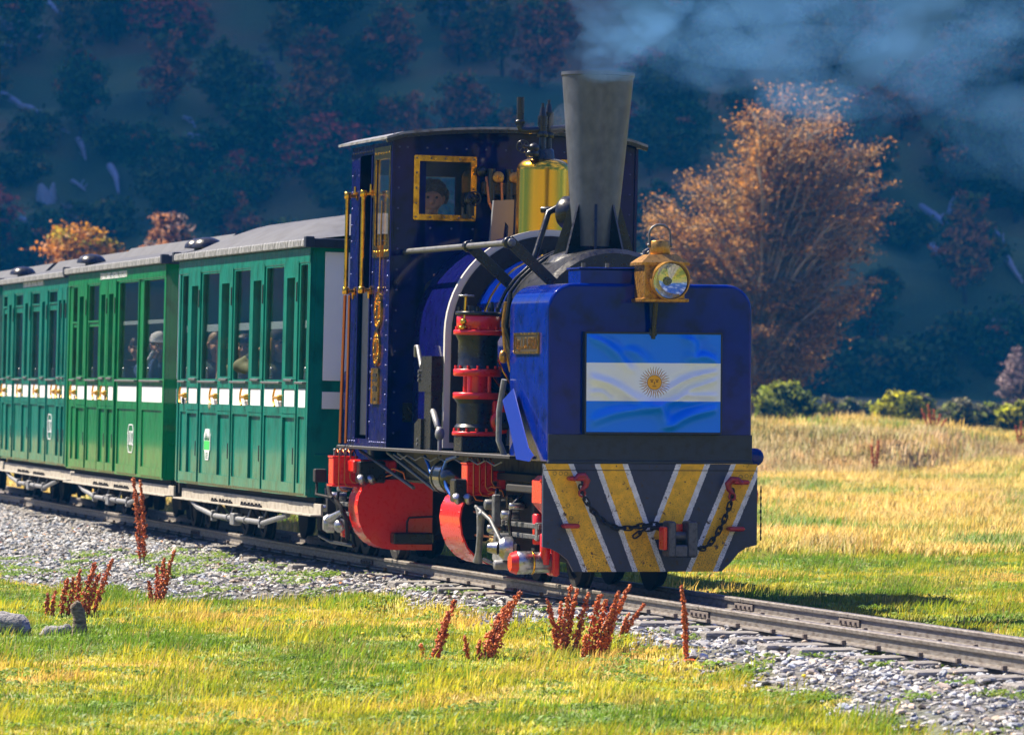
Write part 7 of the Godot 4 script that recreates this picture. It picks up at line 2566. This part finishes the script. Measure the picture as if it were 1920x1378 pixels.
# a tube with bumps and flutes
func gnarled(m: MB, pts: Array, radii: Array, sd: int) -> void:
	var f := noise(sd, 1.0, 3)
	var P := []
	var R := []
	for i in pts.size() - 1:
		for k in 5:
			P.append((pts[i] as Vector3).lerp(pts[i + 1], k / 5.0)); R.append(lerpf(radii[i], radii[i + 1], k / 5.0))
	P.append(pts[-1]); R.append(radii[-1])
	var start := m.v.size()
	m.tube(P, 0.1, 18, false, R)
	for i in range(start, m.v.size()):
		var p := m.v[i]
		m.v[i] = p + m.n[i] * (0.012 * f.get_noise_3d(p.x * 14, p.y * 6, p.z * 14) + 0.008 * f.get_noise_3d(p.x * 40, p.y * 12, p.z * 40))

func blade_clump(sd: int, count: int, spread: float, h: float, w: float, lean: float) -> ArrayMesh:
	var r := RandomNumberGenerator.new()
	r.seed = sd
	var v := PackedVector3Array()
	var n := PackedVector3Array()
	for i in count:
		var p := Vector3(r.randfn(), 0, r.randfn()) * spread
		var a := r.randf() * TAU
		var s := Vector3(cos(a), 0, sin(a)) * w * r.randf_range(0.7, 1.3)
		var hh := h * r.randf_range(0.45, 1.15)
		# the wind leans all a little to the right
		var bend := Vector3(r.randfn() * 0.5 + lean, 0, r.randfn() * 0.5) * hh * 0.45
		var m := p + Vector3(0, hh * 0.55, 0) + bend * 0.3
		var t := p + Vector3(0, hh, 0) + bend
		var nn := (Vector3(0, 0.9, 0) + s.cross(Vector3.UP).normalized() * 0.5).normalized()
		var q := p - Vector3(0, 0.02, 0)
		v.append_array([q - s, m - s * 0.8, m + s * 0.8, q - s, m + s * 0.8, q + s, m - s * 0.8, t, m + s * 0.8])
		for k in 9: n.append(nn)
	var arr := []
	arr.resize(Mesh.ARRAY_MAX)
	arr[Mesh.ARRAY_VERTEX] = v; arr[Mesh.ARRAY_NORMAL] = n
	var mesh := ArrayMesh.new()
	mesh.add_surface_from_arrays(Mesh.PRIMITIVE_TRIANGLES, arr)
	return mesh

func make_grass() -> void:
	var gm := mat(Color(1, 1, 1), 0.6)
	gm.vertex_color_use_as_albedo = true
	gm.cull_mode = BaseMaterial3D.CULL_DISABLED
	gm.backlight_enabled = true
	gm.backlight = Color(0.9, 0.9, 0.9)
	var forms := [blade_clump(601, 15, 0.042, 0.025, 0.0046, 0.3), blade_clump(602, 13, 0.045, 0.036, 0.004, 0.5), blade_clump(603, 9, 0.05, 0.075, 0.003, 0.7)]
	var wide := [blade_clump(604, 34, 0.16, 0.075, 0.006, 0.3), blade_clump(605, 28, 0.2, 0.12, 0.006, 0.4)]
	var X := [[], [], []]
	var C := [[], [], []]
	rng.seed = 610
	# near turf on both sides of the line
	for i in 165000:
		var d := lerpf(20.0, 50.0, pow(rng.randf(), 0.8))
		var x := rng.randf_range(-1.0, 1.0) * (0.104 * d + 1.3)
		var z := -d
		var g := gravel(x, z)
		if g > 0.55 or (g > 0.1 and rng.randf() < g * 1.5): continue
		if rng.randf() < 0.25 and d > 40.0: continue
		if n_fine.get_noise_2d(x * 2.2, z * 2.2) < -0.28 and rng.randf() < 0.8: continue
		var tall := n_c2.get_noise_2d(x * 1.7 + 9.0, z * 1.7)
		var k := 0
		if tall > 0.0: k = 1
		if tall > 0.15 and rng.randf() < 0.2: k = 2
		if rng.randf() < 0.03: k = 2
		grass_at(X[k], C[k], x, z, rng.randf_range(0.75, 1.25))
	for k in 3: scatter("grass", forms[k], gm, X[k], C[k], ["short green and yellow turf", "yellowing turf of middling height", "long straw-coloured grass leaning in the wind"][k] + " beside the line", "grass")
	# low broad-leaved herbs in dark green patches
	var hm := MB.new()
	rng.seed = 611
	for i in 14:
		var a := rng.randf() * TAU
		leaf_blade(hm, v3(rng.randfn() * 0.03, rng.randf_range(0.008, 0.025), rng.randfn() * 0.03), v3(cos(a), rng.randf_range(0.2, 0.9), sin(a)), rng.randf_range(0.02, 0.036), 0.008)
	var hx := []
	var hc := []
	for i in 26000:
		var d := lerpf(22.0, 46.0, pow(rng.randf(), 0.8))
		var x := rng.randf_range(-0.104, 0.104) * d
		var g := gravel(x, -d)
		if n_c3.get_noise_2d(x * 0.9 + 20.0, -d * 0.9) + 0.3 * n_c2.get_noise_2d(x, -d) < (0.16 if g < 0.4 else (0.2 if x < -2.4 else 0.36)): continue
		hx.append(Transform3D(Basis(Vector3.UP, rng.randf() * TAU) * Basis.from_scale(Vector3.ONE * rng.randf_range(0.7, 1.4)), Vector3(x, ground_h(x, -d), -d)))
		var j := rng.randf_range(0.6, 1.3)
		hc.append(Color(0.16 * j, 0.30 * j, 0.03 * j).lerp(Color(0.5, 0.5, 0.04), 0.3 * rng.randf()))
	scatter("ground_herbs", hm.mesh(), gm, hx, hc, "low dark green herbs in patches among the turf and on the gravel", "herbs")
	var Y := [[], []]
	var D := [[], []]
	for i in 64000:
		var d := lerpf(48.0, 135.0, pow(rng.randf(), 1.15))
		var x := lerpf(-0.02 * d, 0.108 * d + 2.5, rng.randf())
		if rng.randf() < 0.15: x = lerpf(-0.11 * d - 2.5, 0.0, rng.randf())
		var z := -d
		if gravel(x, z) > 0.3: continue
		var k := 0 if n_c2.get_noise_2d(x, z) < 0.1 else 1
		grass_at(Y[k], D[k], x, z, rng.randf_range(0.7, 1.3) * (1.0 if d < 85.0 else 1.35))
	for k in 2: scatter("field_grass", wide[k], gm, Y[k], D[k], ["dry short grass of the field", "dry tufted grass of the field"][k] + " beyond the line and over the mound", "grass")

func grass_at(X: Array, C: Array, x: float, z: float, s: float) -> void:
	var B := Basis(Vector3.UP, rng.randf_range(-0.6, 0.6)) * Basis.from_scale(Vector3(s, s * rng.randf_range(0.8, 1.25), s))
	X.append(Transform3D(B, Vector3(x, ground_h(x, z), z)))
	var q := turf(x, z)
	var j := rng.randf_range(0.5, 1.4)
	var u := rng.randf()
	if u < 0.10: q = q.lerp(Color(0.55, 0.42, 0.16), 0.7)
	elif u < 0.22: q = q.lerp(Color(0.10, 0.20, 0.02), 0.6)
	C.append(Color(q.r * j, q.g * j, q.b * j))

# ---------------------------------------------------------------- smoke
func make_smoke() -> void:
	rng.seed = 701
	# pale blue smoke drifting off to the right from the chimney, thin everywhere
	# streams as [from, to] in photo pixels with depths, breadth and how many puffs
	var streams := [[1140, 128, 31.9, 1250, 15, 34.0, 0.17, 30, 0.40], [1125, 120, 31.9, 1110, 5, 33.0, 0.13, 16, 0.28], [1200, 60, 33.0, 1480, 70, 38.0, 0.36, 16, 0.42], [1230, 10, 34.0, 1640, 40, 41.0, 0.45, 16, 0.36], [1380, 60, 37.0, 1560, 215, 40.0, 0.34, 13, 0.33], [1560, 70, 40.0, 1790, 170, 43.0, 0.45, 14, 0.28], [1640, 10, 41.0, 1930, 60, 46.0, 0.55, 14, 0.34], [1760, 110, 43.0, 1940, 300, 47.0, 0.5, 13, 0.28], [1300, 120, 36.0, 1430, 150, 38.5, 0.25, 8, 0.22]]
	for st in streams:
		for i in st[7]:
			var t: float = (i + rng.randf()) / st[7]
			var m := FogMaterial.new()
			m.albedo = Color(0.52, 0.78, 1.0)
			m.density = st[8] * rng.randf_range(0.15, 1.0) * (1.7 if st[2] < 32.5 else 0.62)
			var f := FogVolume.new()
			f.name = numbered("smoke")
			f.shape = RenderingServer.FOG_VOLUME_SHAPE_ELLIPSOID
			var s: float = st[6] * rng.randf_range(0.5, 1.25) * (0.7 + 0.6 * t)
			f.size = v3(s * rng.randf_range(1.4, 3.2), s * rng.randf_range(0.6, 1.2), s * 1.3)
			f.material = m
			add_child(f)
			f.position = at(lerpf(st[0], st[3], t) + rng.randfn() * 260.0 * st[6] * 0.35, lerpf(st[1], st[4], t) + rng.randfn() * 240.0 * st[6] * 0.35, lerpf(st[2], st[5], t))
			f.rotation = v3(0, rng.randf_range(-0.5, 0.5), rng.randf_range(-0.9, 0.9))
			tag(f, "thin blue-white smoke drifting from the chimney top towards the beech", "smoke", "puffs of chimney smoke", "stuff")
	# a wisp of steam behind the whistle
	var w := FogVolume.new()
	w.name = numbered("steam_wisp")
	w.shape = RenderingServer.FOG_VOLUME_SHAPE_ELLIPSOID
	w.size = v3(0.14, 0.22, 0.14)
	var wm := FogMaterial.new()
	wm.albedo = Color(0.95, 0.97, 1.0); wm.density = 0.4
	w.material = wm
	add_child(w)
	w.position = at(1052, 222, 33.8)
	w.rotation = v3(0, 0, -0.5)
	tag(w, "small white wisp of steam beside the whistle pipes, left of the chimney", "steam", "", "stuff")

# ---------------------------------------------------------------- people
# smooth union of tapered capsules [ax,ay,az,bx,by,bz,ra,rb] meshed as surface nets on a grid
func field(p: Vector3, pr: Array, k: float) -> float:
	var d := 10.0
	for q in pr:
		var a: Vector3 = q[0]
		var b: Vector3 = q[1]
		var ab := b - a
		var t := clampf((p - a).dot(ab) / maxf(ab.length_squared(), 1e-9), 0.0, 1.0)
		var o := p - a - ab * t
		if q.size() > 4: o *= q[4]
		var e: float = o.length() - lerpf(q[2], q[3], t)
		var h := clampf(0.5 + 0.5 * (d - e) / k, 0.0, 1.0)
		d = lerpf(d, e, h) - k * h * (1.0 - h)
	return d

func nets(m: MB, pr: Array, cell: float, k: float, cuts := []) -> void:
	var lo := Vector3(9, 9, 9)
	var hi := -lo
	for q in pr:
		var r: float = maxf(q[2], q[3]) * 1.4 + cell * 2
		for e in [q[0], q[1]]:
			lo = lo.min(e - Vector3.ONE * r); hi = hi.max(e + Vector3.ONE * r)
	var nx := int((hi.x - lo.x) / cell) + 2
	var ny := int((hi.y - lo.y) / cell) + 2
	var nz := int((hi.z - lo.z) / cell) + 2
	var g := PackedFloat32Array()
	g.resize(nx * ny * nz)
	g.fill(1.0)
	var B := 5
	for bz in range(0, nz, B):
		for by in range(0, ny, B):
			for bx in range(0, nx, B):
				var ce := lo + Vector3(bx + B * 0.5, by + B * 0.5, bz + B * 0.5) * cell
				var dc := field(ce, pr, k)
				if absf(dc) > cell * B * 0.95 + k * 0.5:
					if dc < 0.0:
						for z in range(bz, mini(bz + B, nz)):
							for y in range(by, mini(by + B, ny)):
								for x in range(bx, mini(bx + B, nx)): g[(z * ny + y) * nx + x] = -1.0
					continue
				for z in range(bz, mini(bz + B, nz)):
					for y in range(by, mini(by + B, ny)):
						for x in range(bx, mini(bx + B, nx)):
							var p := lo + Vector3(x, y, z) * cell
							var f := field(p, pr, k)
							for c in cuts: f = maxf(f, c[1] - ((p - c[0]) * c[2]).length())
							g[(z * ny + y) * nx + x] = f
	var id := {}
	var P := PackedVector3Array()
	var N := PackedVector3Array()
	var sx := 1
	var sy := nx
	var sz := nx * ny
	var off := [0, sx, sy, sx + sy, sz, sx + sz, sy + sz, sx + sy + sz]
	var edges := [[0, 1], [2, 3], [4, 5], [6, 7], [0, 2], [1, 3], [4, 6], [5, 7], [0, 4], [1, 5], [2, 6], [3, 7]]
	var cor := [Vector3(0, 0, 0), Vector3(1, 0, 0), Vector3(0, 1, 0), Vector3(1, 1, 0), Vector3(0, 0, 1), Vector3(1, 0, 1), Vector3(0, 1, 1), Vector3(1, 1, 1)]
	for z in nz - 1:
		for y in ny - 1:
			for x in nx - 1:
				var i := (z * ny + y) * nx + x
				var s := g[i] < 0.0
				var mixed := false
				for q in 7:
					if (g[i + off[q + 1]] < 0.0) != s:
						mixed = true
						break
				if not mixed: continue
				var sum := Vector3.ZERO
				var cnt := 0
				for e in edges:
					var a := g[i + off[e[0]]]
					var b := g[i + off[e[1]]]
					if (a < 0.0) != (b < 0.0):
						sum += (cor[e[0]] as Vector3).lerp(cor[e[1]], a / (a - b)); cnt += 1
				id[i] = P.size()
				P.append(lo + (Vector3(x, y, z) + sum / cnt) * cell)
				N.append(Vector3(g[i + sx] + g[i + sx + sy] + g[i + sx + sz] + g[i + off[7]] - g[i] - g[i + sy] - g[i + sz] - g[i + sy + sz], g[i + sy] + g[i + sx + sy] + g[i + sy + sz] + g[i + off[7]] - g[i] - g[i + sx] - g[i + sz] - g[i + sx + sz], g[i + sz] + g[i + sx + sz] + g[i + sy + sz] + g[i + off[7]] - g[i] - g[i + sx] - g[i + sy] - g[i + sx + sy]).normalized())
	for i in id:
		for ax in 3:
			var st: int = [sx, sy, sz][ax]
			if (g[i] < 0.0) == (g[i + st] < 0.0): continue
			var u: int = [sy, sz, sx][ax]
			var w: int = [sz, sx, sy][ax]
			if not (id.has(i - u) and id.has(i - w) and id.has(i - u - w)): continue
			var q := [id[i], id[i - u], id[i - u - w], id[i - w]]
			m.quad4(P[q[0]], P[q[1]], P[q[2]], P[q[3]], N[q[0]], N[q[1]], N[q[2]], N[q[3]])

# seated person seen from the waist up; hl, hr are the hand places; look = head turn (yaw, pitch) in degrees
func person(label: String, X: Transform3D, look: Vector2, hl: Vector3, hr: Vector3, skin: Color, cloth: Color, hair: Color, style: String, extra := "") -> void:
	var T := thing("person", label, "person", X, "people riding in the train")
	var hb := Basis(Vector3.UP, deg_to_rad(look.x)) * Basis(Vector3.RIGHT, deg_to_rad(look.y))
	var neck := v3(0, 0.53, 0)
	var hp := func(x: float, y: float, z: float) -> Vector3: return neck + hb * v3(x, y - 0.53, z)
	var torso := [[v3(-0.07, 0.06, 0), v3(-0.09, 0.36, 0), 0.115, 0.105], [v3(0.07, 0.06, 0), v3(0.09, 0.36, 0), 0.115, 0.105], [v3(-0.15, 0.44, 0), v3(0.15, 0.44, 0), 0.066, 0.066], [v3(0, 0.2, 0.02), v3(0, 0.4, 0.02), 0.11, 0.10], [v3(-0.08, 0.02, 0.02), v3(-0.10, 0.0, 0.36), 0.085, 0.065], [v3(0.08, 0.02, 0.02), v3(0.10, 0.0, 0.36), 0.085, 0.065]]
	var arms := []
	for q in [[-1.0, hl], [1.0, hr]]:
		var s: float = q[0]
		var sh := v3(s * 0.185, 0.425, 0)
		var h: Vector3 = q[1]
		# elbow by two-bone reach
		var d := h - sh
		var L := minf(d.length(), 0.50)
		var up := v3(s * 0.5, -1.0, -0.25)
		up = (up - d.normalized() * up.dot(d.normalized())).normalized()
		var el := sh + d.normalized() * L * 0.52 + up * sqrt(maxf(0.0, 0.28 * 0.28 - L * L * 0.27))
		arms.append([sh, el, 0.05, 0.04])
		arms.append([el, h, 0.038, 0.027])
	var m := MB.new()
	var body := torso + arms + [[v3(0, 0.44, 0), hp.call(0, 0.58, 0.005), 0.056, 0.05]]
	nets(m, body, 0.017, 0.035)
	# head and face on a finer grid
	var one_ := Vector3.ONE
	var head := [[v3(0, 0.46, 0), hp.call(0, 0.58, 0.005), 0.052, 0.05], [hp.call(0, 0.685, -0.015), hp.call(0, 0.66, 0.005), 0.084, 0.078], [hp.call(0, 0.62, 0.03), hp.call(0, 0.588, 0.055), 0.058, 0.028], [hp.call(-0.03, 0.64, 0.05), hp.call(0.03, 0.64, 0.05), 0.042, 0.042], [hp.call(0, 0.69, 0.078), hp.call(0, 0.648, 0.102), 0.010, 0.015], [hp.call(-0.04, 0.702, 0.068), hp.call(0.04, 0.702, 0.068), 0.014, 0.014], [hp.call(-0.018, 0.61, 0.083), hp.call(0.018, 0.61, 0.083), 0.010, 0.010], [hp.call(-0.084, 0.675, -0.01), hp.call(-0.082, 0.64, 0.0), 0.019, 0.012], [hp.call(0.084, 0.675, -0.01), hp.call(0.082, 0.64, 0.0), 0.019, 0.012]]
	nets(m, head, 0.0085, 0.014, [[hp.call(-0.032, 0.681, 0.092), 0.013, one_], [hp.call(0.032, 0.681, 0.092), 0.013, one_]])
	# hands: palm, four fingers and a thumb, curled
	for q in [[-1.0, hl, arms[1]], [1.0, hr, arms[3]]]:
		var s: float = q[0]
		var h: Vector3 = q[1]
		var d := (h - (q[2][0] as Vector3)).normalized()
		var sd := d.cross(Vector3.UP).normalized() * -1.0
		var dn := d.cross(sd).normalized()
		if dn.y > 0.0: dn = -dn
		var hand := [[h, h + d * 0.06, 0.026, 0.024]]
		for w in [-0.024, 0.0, 0.024]: hand.append([h + d * 0.02, h + d * 0.075 + sd * w, 0.016, 0.014])
		var ln := [0.062, 0.074, 0.070, 0.054]
		for i in 4:
			var k0 := h + d * 0.078 + sd * (-0.03 + 0.02 * i)
			var k1: Vector3 = k0 + (d * 0.9 + dn * 0.35).normalized() * ln[i] * 0.5
			var k2: Vector3 = k1 + (d * 0.45 + dn * 0.9).normalized() * ln[i] * 0.5
			hand.append([k0, k1, 0.0095, 0.0088]); hand.append([k1, k2, 0.0088, 0.0075])
		var t0 := h + d * 0.025 + sd * (-s * 0.024)
		var t1 := t0 + (d * 0.7 - sd * s * 0.7).normalized() * 0.035
		hand.append([t0, t1, 0.012, 0.011]); hand.append([t1, t1 + (d + dn * 0.4).normalized() * 0.03, 0.011, 0.009])
		nets(m, hand, 0.0052, 0.006)
	var sm := mat(skin, 0.5)
	sm.subsurf_scatter_enabled = true; sm.subsurf_scatter_strength = 0.15
	part(T, "body", m, sm)
	# clothes: the same limbs a finger thicker, open at the neck, ending at the wrists
	m = MB.new()
	var cl := []
	for q in torso: cl.append([q[0], q[1], q[2] + 0.014, q[3] + 0.014])
	for q in arms: cl.append([q[0], (q[0] as Vector3).lerp(q[1], 0.97), q[2] + 0.013, q[3] + 0.012])
	cl.append([v3(0, 0.46, -0.005), v3(0, 0.50, -0.01), 0.072, 0.062])
	nets(m, cl, 0.017, 0.03, [[v3(0, 0.56, 0.05), 0.055, one_]])
	var cm := mat(cloth, 0.85)
	part(T, "jacket", m, cm)
	m = MB.new()
	for s in [-1.0, 1.0]: m.ball(hp.call(s * 0.032, 0.681, 0.082), v3(0.0115, 0.0095, 0.0115), 8, 6)
	part(T, "eyes", m, mat(rgb(30, 26, 24), 0.2))
	# hair
	m = MB.new()
	var hm := mat(hair, 0.55)
	var r := RandomNumberGenerator.new()
	r.seed = label.length() * 7
	if style == "curly":
		for i in 320:
			var v := Vector3(r.randfn(), r.randfn() + 0.35, r.randfn() - 0.25).normalized()
			if v.z > 0.45 and v.y < 0.45: continue
			if v.y < -0.55: continue
			m.ball(hp.call(v.x * 0.112, 0.69 + v.y * 0.112, -0.012 + v.z * 0.112), Vector3.ONE * r.randf_range(0.013, 0.024), 6, 4)
		m.ball(hp.call(0, 0.705, -0.03), v3(0.10, 0.10, 0.095), 12, 8)
	else:
		var hr_ := [[hp.call(0, 0.70, -0.02), hp.call(0, 0.715, 0.0), 0.093, 0.088], [hp.call(0, 0.66, -0.045), hp.call(0, 0.60 if style == "short" else 0.50, -0.06), 0.078, 0.05]]
		if style == "long":
			for s in [-1.0, 1.0]: hr_.append([hp.call(s * 0.07, 0.70, 0.0), hp.call(s * 0.082, 0.52, 0.01), 0.032, 0.026])
		nets(m, hr_, 0.011, 0.02, [[hp.call(0, 0.615, 0.10), 0.098, one_]])
	part(T, "hair", m, hm)
	if extra == "sunglasses":
		m = MB.new()
		for s in [-1.0, 1.0]: m.ball(hp.call(s * 0.034, 0.74, 0.088), v3(0.03, 0.022, 0.012), 12, 7)
		m.cyl(hp.call(-0.07, 0.745, 0.07), hp.call(0.07, 0.745, 0.07), 0.004, 0.004, 6)
		part(T, "sunglasses", m, mat(rgb(12, 40, 120), 0.1, 0.3))
	elif extra == "cap":
		m = MB.new()
		m.lathe([v2(0.1, 0.0), v2(0.1, 0.035), v2(0.085, 0.075), v2(0.045, 0.10), v2(0, 0.107)], hp.call(0, 0.705, -0.012), hb * Vector3.UP, 20, 60)
		m.prism(arc(0, 0, 0.095, 200, 340, 10) + arc(0, -0.03, 0.12, 330, 210, 10), -0.004, 0.004, Transform3D(hb * Basis(Vector3.RIGHT, Vector3(0, 0, -1), Vector3.UP), hp.call(0, 0.715, 0.01)))
		part(T, "cap", m, mat(rgb(226, 230, 232), 0.8))
	elif extra == "dark cap":
		m = MB.new()
		m.lathe([v2(0.1, 0.0), v2(0.1, 0.035), v2(0.085, 0.075), v2(0.045, 0.10), v2(0, 0.107)], hp.call(0, 0.70, -0.012), hb * Vector3.UP, 20, 60)
		part(T, "cap", m, mat(rgb(14, 20, 44), 0.8))

func make_people() -> void:
	var BU := frame(-4.35, 1.3, 0.155)
	var A := frame(-10.0, 1.4, 0.0, 13.8)
	var Bc := frame(-15.7, 1.4)
	var lap_l := v3(-0.12, 0.12, 0.26)
	var lap_r := v3(0.12, 0.12, 0.26)
	person("person with curly black hair looking out of the front window of the cab", BU * Transform3D(Basis(Vector3.UP, 0.15), v3(-0.53, 1.98, -0.36)), v2(-18, 4), lap_l, v3(0.2, 0.25, 0.22), rgb(196, 140, 108), rgb(26, 30, 46), rgb(14, 12, 12), "curly")
	var seat := Basis(Vector3.UP, -0.25).scaled(Vector3.ONE * 0.95)
	person("grey-blond person in a dark teal jacket, rear window of the first coach", A * Transform3D(seat, v3(-0.53, 0.985, -2.06)), v2(20, 2), lap_l, lap_r, rgb(206, 152, 118), rgb(34, 70, 72), rgb(168, 140, 98), "short")
	person("person with blue sunglasses pushed up, middle window of the first coach", A * Transform3D(seat, v3(-0.53, 0.95, -0.82)), v2(-6, -2), lap_l, lap_r, rgb(198, 138, 108), rgb(150, 152, 118), rgb(34, 24, 20), "short", "sunglasses")
	person("fair-haired person in dark cap, one hand raised, in the first coach", A * Transform3D(seat, v3(-0.53, 0.985, 0.70)), v2(24, 4), v3(-0.18, 0.60, -0.05), lap_r, rgb(210, 158, 122), rgb(60, 66, 30), rgb(176, 132, 62), "long", "dark cap")
	person("person in a white cap holding a white cloth, in the second coach", Bc * Transform3D(seat, v3(-0.53, 0.99, 0.42)), v2(10, 4), v3(-0.03, 0.52, 0.16), lap_r, rgb(204, 150, 120), rgb(70, 100, 150), rgb(60, 44, 34), "short", "cap")
	person("person in purple with hands on the sill in the second coach", Bc * Transform3D(seat, v3(-0.50, 0.97, -1.02)), v2(0, 8), v3(-0.10, 0.43, 0.34), v3(0.06, 0.43, 0.36), rgb(222, 172, 150), rgb(92, 60, 140), rgb(40, 30, 26), "short")
	# the white cloth held at the face
	var m := MB.new()
	for i in 7: m.ball(v3(-0.05 - 0.012 * i, 0.60 - 0.02 * i, 0.15 + 0.008 * sin(i * 2.0)), v3(0.02, 0.025, 0.016), 8, 6)
	one("white_cloth", m, M.panel_white, "white cloth held before the face by the person in the white cap", "cloth", Bc * Transform3D(seat, v3(-0.53, 0.99, 0.42)))
